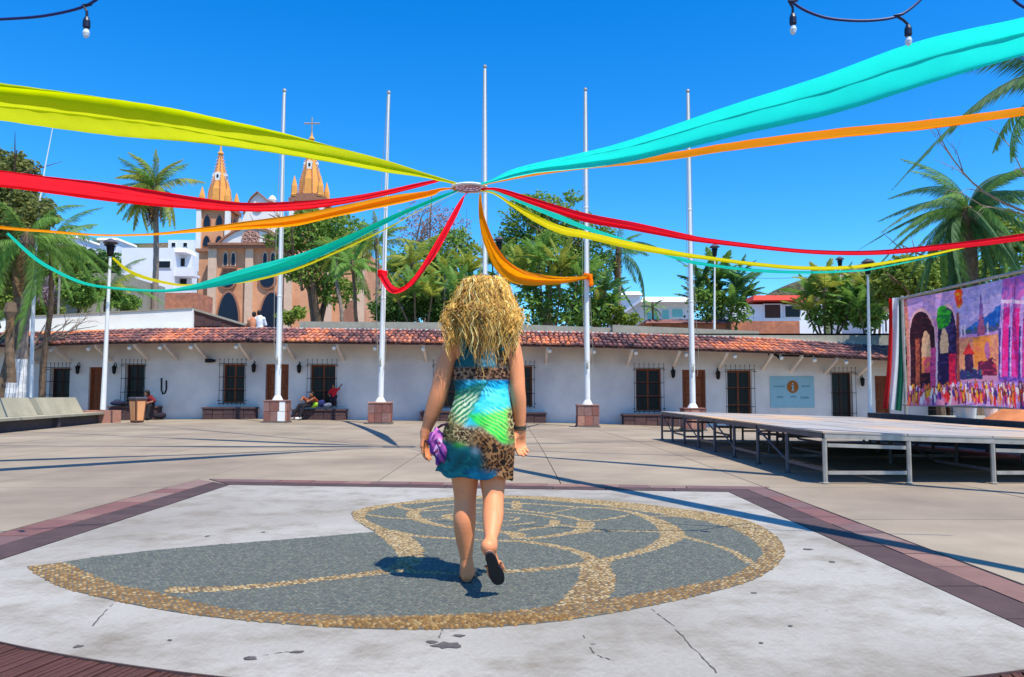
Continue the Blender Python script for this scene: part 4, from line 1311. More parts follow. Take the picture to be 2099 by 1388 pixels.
def tree(label, Y, blobs, base, n=5000, size=.28, leaf='leaf_mid', trunk='trunk', r=.16, cat='tree', seed=1, name='tree', group=None, droop=0.2, ntr=1):
    """blobs in photo pixels: (u, v, ru, rv, dy); base: (u) foot on the ground behind the building"""
    rs = np.random.RandomState(seed)
    b = P(base, 700, Y); g = terr(Y) if Y > 32.3 else gz(b.x, Y)
    t = thing(name, label, cat, (b.x, Y, g), group=group)
    q = MB()
    bl = []
    k = Y / 1600.0
    more = []
    for (u, v, ru, rv, dy) in blobs:
        for _ in range(3):
            a = rs.uniform(-.3, PI + .3)
            more.append((u + ru * .95 * math.cos(a), v - rv * .95 * math.sin(a), ru * rs.uniform(.22, .42), rv * rs.uniform(.22, .4), dy + rs.uniform(-1, 1)))
    for (u, v, ru, rv, dy) in [(b0_[0], b0_[1], b0_[2] * .9, b0_[3] * .9, b0_[4]) for b0_ in blobs] + more:
        c = P(u, v, Y + dy)
        bl.append(((c.x, c.y, c.z), (ru * k, (ru * .6 + rv * .4) * k, rv * k)))
    for i in range(ntr):
        c = bl[i % len(bl)][0]
        branching(q, (b.x + rs.uniform(-.3, .3) * (ntr > 1), Y, g - .2), c, r, rs, 6)
    q.build('trunk', M[trunk], t)
    V, Fc = leaf_cloud(bl, int(n * 1.6), size, rs, droop)
    V = V - np.array([b.x, Y, g])
    link('crown', new_mesh('crown', V, Fc), M[leaf], t)
    return t

# ---- fronds (templates): rachis along +x then arching down, leaflets both sides
def frond_mesh(name, L, arch, n, ll, hang, wid, m, seed, side=1.0, thick=.02):
    rs = np.random.RandomState(seed)
    V = []; Fc = []
    pts = []
    for i in range(13):
        t = i / 12
        x = L * (t - .10 * arch * t * t)
        z = L * (.34 * t - arch * .62 * t * t)
        pts.append(Vector((x, 0, z)))
    q = MB(); q.tube(pts, [thick * (1 - .85 * i / 12) for i in range(13)], 4)
    V = [tuple(v) for v in q.V]; Fc = [f for f in q.F]
    for i in range(n):
        t = .10 + .90 * (i + .5) / n
        f = t * 12; a = min(11, int(f)); p = pts[a].lerp(pts[a + 1], f - a)
        tg = (pts[a + 1] - pts[a]).normalized()
        l_ = ll * (math.sin(PI * min(1, t * .85 + .15)) ** .6) * rs.uniform(.6, 1.15)
        for s in (-1, 1):
            d = (Vector((0, s, 0)) * side + tg * (.55 + .4 * t) + Vector((0, 0, -hang * rs.uniform(.6, 1.3)))).normalized()
            d2 = (d + Vector((0, 0, -hang * .9))).normalized()
            wv = tg.cross(d).normalized().cross(d).normalized() * wid * rs.uniform(.8, 1.2)
            k = len(V)
            m1 = p + d * l_ * .5
            e = m1 + d2 * l_ * .5
            V += [tuple(p - wv * .3), tuple(p + wv * .3), tuple(m1 + wv * .5), tuple(m1 - wv * .5), tuple(e)]
            Fc += [(k, k + 1, k + 2, k + 3), (k + 3, k + 2, k + 4)]
    me = new_mesh(name, np.array(V), Fc)
    me.materials.append(M[m])
    return me
FR = {}
def fronds(kind):
    if kind in FR: return FR[kind]
    L, arch, n, ll, hang, wid, m = {
        'coco': (2.9, 1.3, 50, .74, 1.4, .046, 'frond_y'),
        'coco_green': (2.6, 1.05, 46, .70, 1.1, .036, 'frond_g'),
        'dead': (2.2, 1.5, 26, .5, 1.4, .05, 'frond_b'),
        'queen': (3.7, 2.35, 84, .80, 3.4, .030, 'frond_d'),
        'areca': (2.0, .75, 28, .46, .3, .075, 'frond_g'),
        'areca_y': (1.9, .65, 26, .44, .25, .075, 'frond_y'),
        'areca_d': (2.0, .85, 28, .46, .4, .075, 'frond_d'),
        'queen_g': (3.5, 1.9, 70, .75, 2.6, .028, 'frond_g'),
    }[kind]
    FR[kind] = [frond_mesh('frond', L * f, arch * g_, n, ll, hang, wid, m, s) for f, g_, s in ((1, 1, 1), (.85, 1.25, 2), (1.08, .75, 3))]
    return FR[kind]

def palm(label, crown_uv, Y, base_u, kinds, n=16, scale=1.0, r=.13, lean=None, seed=1, el=(-.5, 1.2), trunk='trunk_grey', lime=0, wind=None, cat='palm', group=None, base_z=None, name='palm_tree'):
    rs = np.random.RandomState(seed)
    c = P(crown_uv[0], crown_uv[1], Y)
    b = P(base_u, 700, Y); g = base_z if base_z is not None else (terr(Y) if Y > 32.3 else gz(b.x, Y))
    t = thing(name, label, cat, (b.x, Y, g), group=group)
    foot = Vector((b.x, Y, g - .1)); top = c
    pts = [foot, foot.lerp(top, .33) + Vector((.12 * rs.uniform(-1, 1), 0, 0)), foot.lerp(top, .66) + Vector((.12 * rs.uniform(-1, 1), 0, 0)), top]
    S = [Vector(x) for x in spline([tuple(p) for p in pts], 7)]
    rad = []
    for i in range(len(S)):
        f = i / (len(S) - 1)
        rad.append(r * (1.55 if f < .03 else 1.2 - .35 * f) * (1.05 if i % 2 else .96))
    q = MB(); q.tube(S, rad, 9); q.build('trunk', M[trunk], t)
    if lime:
        zt = g + lime
        k = [(p, rr * 1.03) for p, rr in zip(S, rad) if p.z < zt]
        if len(k) > 1:
            q = MB(); q.tube([p for p, _ in k], [rr for _, rr in k], 10); q.build('lime_wash', M['lime'], t)
    q = MB(); q.lathe(tuple(top - Vector((0, 0, .1))), [(r * .9, -.15), (r * 1.5, .1), (r * 1.1, .4), (r * .2, .75 * scale)], 8); q.build('crown_base', M['trunk'], t)
    for i in range(n):
        kd = kinds[i % len(kinds)]
        me = fronds(kd)[rs.randint(3)]
        az = i * 2.399 + rs.uniform(-.25, .25)
        f = (i + .5) / n
        e = el[1] + (el[0] - el[1]) * f + rs.uniform(-.12, .12)
        if kd == 'dead': e = -1.0 + rs.uniform(-.2, .2)
        if wind is not None:
            # fronds swept downwind
            az = az + .95 * math.sin(wind - az)
        s = scale * rs.uniform(.85, 1.12)
        Mx = Matrix.Translation(top - Vector((b.x, Y, g)) + Vector((0, 0, .15 * scale * (1 - f)))) @ Matrix.Rotation(az, 4, 'Z') @ Matrix.Rotation(-e, 4, 'Y') @ Matrix.Rotation(rs.uniform(-.5, .5), 4, 'X') @ Matrix.Scale(s, 4)
        o = link('frond', me, None, t)
        o.matrix_local = Mx
    return t

def clump(label, Y, items, seed, base_u, cat='palm', group=None, name='areca_palm', foliage=None):
    """several slim stems from one root, each with its arching fronds; items: (u, v, scale, kind)"""
    rs = np.random.RandomState(seed)
    b = P(base_u, 700, Y); g = terr(Y)
    t = thing(name, label, cat, (b.x, Y, g), group=group)
    for (u, v, s, kd) in items:
        top = P(u, v, Y + rs.uniform(-.8, .8)); foot = Vector((b.x + (top.x - b.x) * .45, Y, g - .1))
        q = MB(); q.tube([foot, foot.lerp(top, .5) + Vector((rs.uniform(-.1, .1), 0, 0)), top], [.055, .045, .04], 6); q.build('stem', M['trunk'], t)
        for i in range(12):
            me = fronds(kd)[rs.randint(3)]
            az = i * 2.399 + rs.uniform(0, .6)
            e = 1.35 - 1.2 * (i + .5) / 12 + rs.uniform(-.1, .1)
            o = link('frond', me, None, t)
            o.matrix_local = Matrix.Translation(top - Vector((b.x, Y, g))) @ Matrix.Rotation(az, 4, 'Z') @ Matrix.Rotation(-e, 4, 'Y') @ Matrix.Rotation(rs.uniform(-.4, .4), 4, 'X') @ Matrix.Scale(s * rs.uniform(.85, 1.1), 4)
    if foliage:
        bl = []
        for (u, v, ru, rv) in foliage:
            c = P(u, v, Y); k = Y / 1600
            bl.append(((c.x, c.y, c.z), (ru * k, ru * k * .6, rv * k)))
        V, Fc = leaf_cloud(bl, 1500, .26, rs, .3)
        link('undergrowth', new_mesh('undergrowth', V - np.array([b.x, Y, g]), Fc), M['leaf_mid'], t)
    return t

# ---- left side
tree('dense dark green tree at the far left edge with hanging foliage', 27.5, [(20, 420, 62, 90, 0), (5, 360, 40, 45, 1), (60, 455, 42, 60, -1), (15, 540, 55, 60, 1), (-40, 450, 60, 110, 0)], -10, 15000, .17, 'leaf_olive', 'trunk', .16, seed=2)
palm('tall palm with a limewashed trunk foot behind the left concrete bench', (56, 500), 25, 44, ['queen_g', 'dead', 'coco_green'], 22, .84, .15, seed=3, el=(-.9, 1.0), lime=1.75, trunk='trunk_grey', base_z=.35)
palm('shorter palm trunk with ragged brown fronds at the far left edge, lime painted below', (22, 640), 24, 20, ['dead', 'coco_green', 'dead'], 7, .42, .13, seed=4, el=(-.9, .6), lime=1.0, trunk='trunk', base_z=.35)
palm('feathery drooping palm fronds above the left roof', (106, 512), 29.5, 92, ['queen_g', 'coco_green'], 22, .76, .10, seed=5, el=(-.6, 1.1), trunk='trunk', base_z=.0)
palm('palm with arching fronds behind the slim white lamp pole', (222, 600), 36, 214, ['queen_g', 'coco'], 18, .66, .12, seed=6, el=(-.4, 1.1), trunk='trunk')
palm('tall windswept coconut palm with yellow brown fronds in front of the white house', (318, 392), 48, 314, ['coco', 'coco_green', 'dead', 'coco', 'coco_green', 'coco', 'dead'], 52, 1.0, .17, seed=8, el=(-.9, 1.45), wind=PI)
tree('pink flowering bougainvillea shrub above the left ramp wall', 35, [(110, 606, 40, 22, 0), (90, 590, 25, 20, 0)], 108, 1500, .16, 'leaf_lilac', r=.06, seed=9, name='shrub', cat='shrub')
tree('bright green bush left of the slim white lamp pole', 34.5, [(160, 602, 38, 28, 0), (180, 580, 20, 22, 0)], 160, 2400, .18, 'leaf_mid', r=.07, seed=10, name='shrub', cat='shrub')
tree('small green bush at the foot of the coconut palm', 36, [(262, 622, 26, 16, 0), (240, 612, 18, 22, 0)], 262, 1500, .16, 'leaf_mid', r=.05, seed=11, name='shrub', cat='shrub')
tree('brown and green tangled tree above the left end of the roof', 40, [(40, 600, 60, 50, 0), (95, 640, 40, 22, 0), (120, 560, 50, 35, 2)], 60, 7500, .22, 'leaf_yel', r=.12, seed=12)
tree('dark hillside tree behind the small white houses', 70, [(190, 545, 80, 36, 0), (60, 560, 70, 45, 0)], 150, 3600, .5, 'leaf_dark', r=.2, seed=13)
# ---- bare shrub in front of the ramp wall
def bare_tree(label, root, tips, r, seed, name='bare_shrub', cat='shrub', m='trunk_grey', twigs=5):
    rs = np.random.RandomState(seed)
    root = Vector(root)
    t = thing(name, label, cat, tuple(root))
    q = MB()
    for tip in tips:
        tip = Vector(tip); L = (tip - root).length
        mid = root.lerp(tip, .5) + Vector((rs.uniform(-.1, .1) * L, rs.uniform(-.08, .08) * L, rs.uniform(-.03, .1) * L))
        S = [Vector(x) for x in spline([tuple(root), tuple(mid), tuple(tip)], 5)]
        q.tube(S, [r * (1 - .8 * i / (len(S) - 1)) for i in range(len(S))], 5)
        for k in range(twigs):
            p = S[rs.randint(3, len(S))]
            d = ((tip - root).normalized() + Vector(rs.uniform(-.8, .8, 3))).normalized() * L * rs.uniform(.18, .34)
            e = p + d
            q.tube([p, p + d * .5 + Vector((0, 0, .03 * L)), e], [r * .35, r * .22, r * .08], 4)
            for j in range(3):
                d3 = (d.normalized() + Vector(rs.uniform(-.8, .8, 3))).normalized() * L * .12
                s_ = p + d * rs.uniform(.4, .95)
                q.tube([s_, s_ + d3], [r * .14, r * .04], 3)
    q.build('branches', M[m], t)
    return t
bare_tree('leafless grey shrub spreading in front of the white ramp wall', P(66, 720, 29.6), [P(118, 668, 29.5), P(150, 655, 29.3), P(180, 650, 29.7), P(200, 668, 29.4), P(95, 660, 29.8), P(140, 690, 29.4)], .045, 21)
# ---- behind the church corner and middle
tree('broad leafy tree hiding the right half of the church front', 46, [(640, 480, 66, 46, 0), (585, 490, 34, 30, -1), (700, 510, 60, 55, 1), (650, 555, 64, 38, 0), (600, 545, 30, 30, 0), (720, 470, 40, 30, 2), (690, 600, 45, 28, 0)], 652, 7000, .25, 'leaf_lime', 'trunk', .2, seed=14, ntr=3, droop=.5)
tree('small yellowing plant by the right church door', 40, [(590, 650, 20, 14, 0), (615, 640, 14, 12, 0)], 596, 500, .2, 'leaf_yel', r=.05, seed=15, name='shrub', cat='shrub')
palm('young coconut palm with yellow fronds behind the second flagpole', (772, 505), 42, 778, ['coco', 'coco_green'], 15, .78, .12, seed=16, el=(-.5, 1.2))
palm('slim palm with drooping leaves left of the second flagpole', (722, 545), 40, 735, ['areca', 'coco_green'], 13, .85, .09, seed=17, el=(-.8, 1.1), trunk='trunk')
tree('hazy lilac seeded tree rising behind the centre', 60, [(880, 450, 55, 34, 0), (930, 470, 40, 34, 0), (850, 480, 36, 30, 0), (900, 500, 60, 30, 1)], 890, 1500, .20, 'leaf_lilac', 'trunk_grey', .16, seed=18, ntr=3)
tree('mid green bushy tree below the lilac tree', 48, [(860, 535, 60, 45, 0), (920, 520, 50, 45, 0), (830, 580, 55, 45, 0), (900, 590, 70, 45, 0)], 880, 6000, .24, 'leaf_lime', r=.15, seed=19)
tree('dark dense shrub mass behind the roof ledge left of the woman', 38, [(830, 625, 60, 40, 0), (905, 625, 60, 40, 0), (790, 640, 30, 26, 0), (860, 600, 50, 30, 1)], 850, 8500, .2, 'leaf_dark', r=.12, seed=20, name='shrub', cat='shrub', ntr=3)
palm('slender young palm with upright leaves just left of the woman', (912, 562), 37, 911, ['areca_y', 'areca'], 9, .62, .045, seed=22, el=(.0, 1.35), trunk='trunk_grey')
tree('spreading feathery green tree behind the woman and the third flagpole', 46, [(1080, 460, 55, 48, 0), (1140, 450, 60, 40, 0), (1190, 480, 60, 50, 0), (1060, 520, 60, 45, 0), (1120, 530, 75, 45, -1), (1210, 550, 60, 45, 0), (1110, 410, 34, 20, 1), (1175, 405, 20, 14, 1)], 1130, 8500, .24, 'leaf_lime', 'trunk', .2, seed=23, ntr=3)
clump('big clump of areca palms with yellow green arching leaves right of the woman', 37, [(1070, 560, .85, 'areca_y'), (1105, 540, .9, 'areca'), (1150, 555, .85, 'areca_y'), (1185, 570, .8, 'areca'), (1130, 590, .8, 'areca_y'), (1085, 600, .8, 'areca')], 24, 1125, foliage=[(1090, 630, 55, 40), (1150, 630, 60, 42)])
clump('areca palm clump with green leaves behind the fourth flagpole', 38, [(1215, 575, .8, 'areca'), (1240, 600, .8, 'areca_d'), (1225, 630, .7, 'areca_y'), (1190, 610, .8, 'areca'), (1255, 625, .7, 'areca')], 25, 1225, foliage=[(1225, 640, 45, 30), (1190, 640, 40, 34)])
palm('tall coconut palm with drooping outer fronds right of the fourth flagpole', (1268, 520), 46, 1270, ['coco_green', 'queen', 'coco_green', 'dead'], 18, .9, .14, seed=26, el=(-.9, 1.3))
tree('low yellowish shrub beside the white blocks above the roof', 38, [(1258, 648, 26, 18, 0), (1290, 655, 20, 12, 0)], 1265, 900, .2, 'leaf_yel', r=.05, seed=27, name='shrub', cat='shrub')
palm('small palm against the turquoise windowed building', (1338, 632), 40, 1338, ['areca_d', 'areca'], 11, .38, .05, seed=28, el=(-.9, .9), trunk='trunk')
clump('dark round clump of palms behind the rightmost flagpole', 40, [(1440, 590, .85, 'areca_d'), (1475, 575, .95, 'areca'), (1510, 590, .9, 'areca_d'), (1465, 620, .85, 'areca_y'), (1500, 630, .8, 'areca'), (1430, 620, .8, 'areca_d'), (1530, 610, .75, 'areca_d')], 29, 1475, foliage=[(1450, 620, 45, 42), (1500, 630, 40, 36)])
clump('bright green areca palm clump left of the right lamp pole', 38, [(1660, 610, .8, 'areca'), (1690, 590, .85, 'areca_y'), (1725, 600, .85, 'areca'), (1700, 630, .8, 'areca_y'), (1745, 620, .8, 'areca'), (1655, 640, .7, 'areca_y')], 30, 1700, foliage=[(1690, 645, 40, 26), (1735, 640, 40, 30)])
clump('yellow green palm clump directly behind the right lamp pole', 37, [(1775, 595, .8, 'areca_y'), (1800, 615, .8, 'areca'), (1760, 635, .75, 'areca'), (1815, 590, .8, 'areca_y')], 31, 1790, foliage=[(1780, 640, 35, 30)])
palm('yellow green palm crown rising behind the dense shrubs left of the woman', (845, 545), 40, 848, ['coco', 'areca_y'], 15, .72, .08, seed=41, el=(-.6, 1.3))
clump('low yellow green palm clump above the roof ledge left of the woman', 36, [(815, 615, .7, 'areca_y'), (850, 600, .75, 'areca'), (885, 610, .7, 'areca_y'), (940, 600, .75, 'areca')], 42, 865)
clump('sunlit areca palm clump between the middle flagpole and the woman', 39, [(960, 560, .85, 'areca_y'), (1010, 545, .9, 'areca_y'), (1040, 575, .85, 'areca'), (975, 600, .8, 'areca')], 43, 1000)
palm('bushy palm with bright fronds behind the church side wall', (690, 520), 43, 700, ['areca_y', 'coco_green'], 16, .8, .10, seed=44, el=(-.7, 1.2))
# ---- right side
tree('olive green tree spreading behind the top of the banner', 30, [(1880, 570, 80, 40, 0), (1960, 560, 70, 40, 0), (1830, 590, 50, 40, 1), (2050, 480, 70, 40, 0), (2080, 540, 60, 50, 0)], 1940, 9000, .2, 'leaf_yel', 'trunk', .16, seed=32, ntr=2)
palm('large dark feathery palm leaning over the banner', (1985, 450), 22, 1992, ['queen', 'queen_g', 'queen'], 54, .66, .22, seed=33, el=(-.8, 1.35), trunk='trunk')
bare_tree('grey bare branches reaching in from the right edge', P(2190, 470, 16), [P(1925, 290, 15), P(2010, 420, 15), P(2070, 300, 16.5)], .034, 34, name='bare_tree', cat='tree', twigs=5)
palm('coconut palm whose dry fronds hang in at the top right corner', (2165, 190), 15, 2260, ['dead', 'queen', 'coco_green'], 20, .72, .15, seed=35, el=(-.9, 1.0), base_z=-.4)
# ================================================================ flagpoles on stone plinths
def flagpole(u_b, v_b, u_t, v_t, label, v_pl=820, Y=27.5, pw=.375, rope=1, patched=False):
    b = P(u_b, v_pl, Y); top = P(u_t, v_t, Y)
    g = gz(b.x, Y)
    t = thing('flagpole', label, 'flagpole', (b.x, Y, g), group='white flagpoles on square stone plinths')
    zt = b.z
    q = MB(); q.box(b.x - pw + .03, b.x + pw - .03, Y - pw + .03, Y + pw - .03, g - .1, zt - .03); pl = q.build('plinth', M['stone_dark'], t)
    q = MB(); q.bevbox(b.x - pw - .02, b.x + pw + .02, Y - pw - .02, Y + pw + .02, zt - .045, zt, .012); q.build('plinth_cap', M['stone'], pl)
    q = MB(); q.box(b.x - pw - .03, b.x + pw + .03, Y - pw - .03, Y + pw + .03, g - .1, g + .05); q.build('plinth_foot', M['joint'], pl)
    z0, z1 = g + .055, zt - .05
    for side in range(4):
        for r in range(2):
            cuts = [-pw, -pw + random.uniform(.2, .27), pw - random.uniform(.2, .27), pw]
            for k in range(3):
                za = z0 + (z1 - z0) * r / 2 + .006; zb = z0 + (z1 - z0) * (r + 1) / 2 - .006
                a_, b_ = cuts[k] + .006, cuts[k + 1] - .006
                pr = random.uniform(0, .01)
                q = MB()
                if side == 0: q.box(b.x + a_, b.x + b_, Y - pw - pr, Y - pw + .028, za, zb)
                if side == 1: q.box(b.x + a_, b.x + b_, Y + pw - .028, Y + pw + pr, za, zb)
                if side == 2: q.box(b.x - pw - pr, b.x - pw + .028, Y + a_ + .03, Y + b_ - .03, za, zb)
                if side == 3: q.box(b.x + pw - .028, b.x + pw + pr, Y + a_ + .03, Y + b_ - .03, za, zb)
                q.build('tile', M['white_bright'] if patched and side == 0 and k == 2 else M['stone'], pl)
    hgt = top.z - zt
    q = MB()
    S = []; R = []
    for i in range(15):
        f = i / 14
        S.append((b.x + (top.x - b.x) * f, Y, zt + hgt * f)); R.append(.19 if i == 0 else .108 - .062 * f)
    S[1] = (S[0][0], Y, zt + .16)
    q.tube(S, R, 14)
    for f in (.33, .62):
        q.lathe((b.x + (top.x - b.x) * f, Y, zt + hgt * f), [(.108 - .062 * f + .001, -.04), (.115 - .062 * f + .004, 0), (.108 - .062 * f + .001, .04)], 14)
    q.build('pole', M['white_paint'], t, smooth_=False)
    q = MB(); q.lathe(tuple(top), [(.05, -.02), (.075, .02), (.06, .08), (.01, .12)], 10); q.build('truck', M['steel'], t)
    q = MB()
    x = b.x - .13
    S = [(top.x - .05, Y - .03, top.z - .1), (x - .02, Y - .1, zt + hgt * .45), (x + .02, Y - .17, zt + 2.0), (x + .1, Y - .18, zt + 1.4)]
    q.tube(spline(S, 6), .010, 4)
    S = [(top.x + .05, Y - .03, top.z - .1), (b.x + .10, Y - .12, zt + hgt * .4), (b.x + .19, Y - .15, zt + 1.9), (b.x + .13, Y - .16, zt + 1.1)]
    q.tube(spline(S, 6), .009, 4)
    zz = zt + 1.25
    q.tube([(b.x + .05 * math.sin(k * 2.6), Y - .15 - .02 * math.cos(k * 1.9), zz + .07 * math.sin(k * 1.3) + .02 * k) for k in range(12)], .012, 4)
    q.build('halyard', M['plaster_grey'], t)
    return t
flagpole(569, 862, 583, 188, 'white flagpole at far left of the row, its plinth patched with white stones', 820, patched=True)
flagpole(780, 866, 797, 192, 'white flagpole with the red cloth tied round it', 824)
flagpole(994, 868, 994, 139, 'tallest white flagpole, in the middle behind the woman and the cloth hub', 826)
flagpole(1204, 872, 1200, 186, 'white flagpole with the orange yellow cloth tied round it', 829)
flagpole(1420, 878, 1410, 189, 'rightmost white flagpole, rising behind the back of the stage', 836)

# ================================================================ lamps
def lamp_post(u_b, v_b, u_t, v_t, Y, r, label, head=1.0, zb=None):
    top = P(u_t, v_t, Y); b = P(u_b, v_b, Y)
    if zb is not None: b.z = zb
    t = thing('street_lamp', label, 'street lamp', tuple(b), group='mushroom topped street lamps')
    q = MB(); q.tube([b, b.lerp(top, .3), top], [r * 1.25, r, r * .62], 10); q.build('pole', M['white_paint'], t)
    h = head
    q = MB(); q.lathe(tuple(top), [(.05 * h, -.02), (.11 * h, .05 * h), (.14 * h, .34 * h), (.17 * h, .36 * h), (.17 * h, .40 * h)], 12); q.build('lamp_housing', M['iron'], t)
    q = MB(); q.lathe(tuple(top), [(.12 * h, .401 * h), (.15 * h, .47 * h), (.25 * h, .475 * h), (.27 * h, .50 * h), (.15 * h, .60 * h), (.04 * h, .66 * h)], 16); q.build('lamp_hood', M['steel_dark'], t)
    return t
lamp_post(211, 840, 226, 525, 27.3, .076, 'slim white lamp pole with a mushroom lamp, standing at the end of the left bench', .95)
lamp_post(1026, 690, 1023, 513, 37, .06, 'mushroom lamp on a thin white pole seen beside the middle flagpole', 1.0, 3.6)
lamp_post(1464, 690, 1465, 526, 38, .055, 'mushroom lamp standing out against the sky above the dark palms', .95, 3.6)
lamp_post(1722, 690, 1722, 548, 40, .055, 'mushroom lamp above the bright green areca palms at right', .85, 3.7)
lamp_post(1784, 862, 1779, 562, 24.5, .056, 'right pale lamp pole between the gate and the banner', .75)
# white house shaped lantern at the left
p = P(125, 504, 33.5)
t = thing('post_lantern', 'white four sided lantern on a thin post above the left roof', 'lantern', (p.x, p.y, 3.5))
q = MB(); q.bar((p.x, p.y, 3.4), tuple(p), .05, .04, 8); q.build('post', M['steel'], t)
q = MB(); q.lathe(tuple(p), [(.18, 0), (.24, .05), (.2, .06)], 4, PI / 4)
q.lathe(tuple(p), [(.3, .36), (.2, .44), (.06, .52), (.02, .6)], 4, PI / 4)
for sx in (-1, 1):
    for sy in (-1, 1): q.bar(tuple(p + Vector((sx * .14, sy * .14, .05))), tuple(p + Vector((sx * .17, sy * .17, .37))), .018, None, 4)
q.build('lantern_frame', M['white_paint'], t)
q = MB(); q.lathe(tuple(p), [(.15, .062), (.2, .355)], 4, PI / 4); q.build('lantern_glass', M['glass'], t)
# leaning mast
q = MB(); q.tube([P(108, 262, 26), P(92, 345, 26), P(82, 410, 26), P(72, 530, 26), P(66, 700, 26), P(64, 815, 26)], [.012, .02, .03, .045, .06, .06], 6)
tag(q.build('thin_mast', M['white_paint']), 'thin leaning whitish mast rising through the left palms', 'mast')
# overhead wires
q = MB()
for (a, c, sag) in ((P(1430, 560, 41), P(1722, 562, 41), .25), (P(1722, 562, 41), P(1990, 520, 41), .3)):
    q.tube([a.lerp(c, k / 10) - Vector((0, 0, sag * 4 * (k / 10) * (1 - k / 10))) for k in range(11)], .012, 3)
tag(q.build('overhead_wire', M['iron']), 'thin dark overhead wire in the sky at right', 'wire')

# ================================================================ concrete bench at left
b0 = G(0, 888); b1 = G(212, 865.5)
d = (b1 - b0); d.z = 0; d.normalize(); nn = Vector((-d.y, d.x, 0))         # nn points away from the plaza centre
BS = b0 - d * 3.2
Lb = (b1 - BS).length
BN = thing('concrete_bench', 'long beige concrete bench with two leaning backrests along the left edge', 'bench', tuple(BS))
def along(name, prof, s0, s1, m, parent, gap=0.0):
    q = MB(); n = len(prof)
    vs = []
    for s_ in (s0 + gap, s1 - gap):
        for x, z in prof:
            p_ = BS + d * s_ + nn * x; vs.append((p_.x, p_.y, z + gz(p_.x, p_.y)))
    fs = [tuple(range(n)), tuple(reversed(range(n, 2 * n)))] + [(i, i + n, (i + 1) % n + n, (i + 1) % n) for i in range(n)]
    q.add(vs, fs)
    return q.build(name, m, parent)
along('base', [(.16, -.05), (.9, -.05), (.9, .30), (.16, .30)], 0, Lb, M['bench_face'], BN)  # shade under the seat overhang is put into this dark colour
along('seat', [(-.02, .305), (.62, .305), (.62, .375), (-.02, .375)], 0, Lb, M['bench_conc'], BN, .004)
sp0 = (G(75, 860) - BS).dot(d)
s_split = Lb - 3.7
back = [(.55, .38), (.74, .38), (.98, .86), (.86, .90), (.82, .90)]
along('backrest', back, 0, s_split - .22, M['bench_conc'], BN)
along('backrest', back, s_split + .22, Lb - .3, M['bench_conc'], BN)
along('foot_stub', [(.02, -.02), (.2, -.02), (.2, .3), (.02, .3)], s_split - .1, s_split + .1, M['bench_face'], BN)  # same painted shade as the base
# end block of pink stone
e0 = BS + d * (Lb + .01)
eb = thing('stone_end_block', 'pinkish stone block closing the end of the left bench beside the litter bin', 'block', tuple(e0))
q = MB(); pts = []
for z in (-.05, .40):
    for s_, x in ((0, -.05), (1.15, -.05), (1.15, .95), (0, .95)):
        p_ = e0 + d * s_ * 1.0 + nn * (x - .0); pts.append((p_.x + .35 * s_, p_.y - .8 * s_ * .5, z))
q.hexa([pts[1], pts[2], pts[3], pts[0], pts[5], pts[6], pts[7], pts[4]])
q.build('block', M['stone'], eb)
# planter soil wall behind bench where the palms stand
pw_ = [(1.0, -.1), (3.6, -.1), (3.6, .62), (1.0, .62)]
q = MB()
PLN = thing('palm_planter', 'raised concrete planter behind the left bench holding the palms', 'planter', tuple(BS + nn * 1.1))
along('planter_wall', [(1.0, -.1), (1.12, -.1), (1.12, .5), (1.0, .5)], 0, Lb - .8, M['plaster_grey'], PLN)
M['soil'] = mat('dry_soil', srgb(96, 74, 54), .95, .3, 6, .5)
along('soil', [(1.13, -.1), (3.6, -.1), (3.6, .42), (1.13, .42)], 0, Lb - .8, M['soil'], PLN)

# litter bin
p = G(281, 865.5)
LB = thing('litter_bin', 'tapered square litter bin with orange panels and a grey rim on the left', 'litter bin', (p.x, p.y, 0))
M['bin_or'] = mat('bin_orange_panel', srgb(226, 160, 108), .6, .1, 4, .1)
M['bin_br'] = mat('bin_brown_body', srgb(112, 76, 60), .7, .15, 5, .15)
q = MB(); q.lathe((p.x, p.y, 0), [(.21, 0), (.22, .04), (.29, .76), (.30, .78)], 4, PI / 4 - .55); bb_ = q.build('bin_body', M['bin_br'], LB)
for k in range(4):
    a = PI / 2 * k - .55 ; c_, s_ = math.cos(a), math.sin(a)
    q = MB(); vs = []
    for (w_, z, r) in ((.13, .06, .212), (.13, .06, .20), (.185, .68, .27), (.185, .68, .262)):
        pass
    for off in (0, .012):
        for (w_, z) in ((-.11, .06), (.11, .06), (.15, .72), (-.15, .72)):
            r = .1557 + (z - .04) * .0688 + off + .004
            vs.append((p.x + c_ * r - s_ * w_, p.y + s_ * r + c_ * w_, z))
    q.add(vs, [(3, 2, 1, 0), (4, 5, 6, 7), (0, 1, 5, 4), (1, 2, 6, 5), (2, 3, 7, 6), (3, 0, 4, 7)])
    q.build('panel', M['bin_or'], LB)
q = MB(); q.lathe((p.x, p.y, 0), [(.31, .785), (.32, .83), (.28, .865), (.23, .87), (.21, .83)], 4, PI / 4 - .55); q.build('rim', M['steel_dark'], LB)

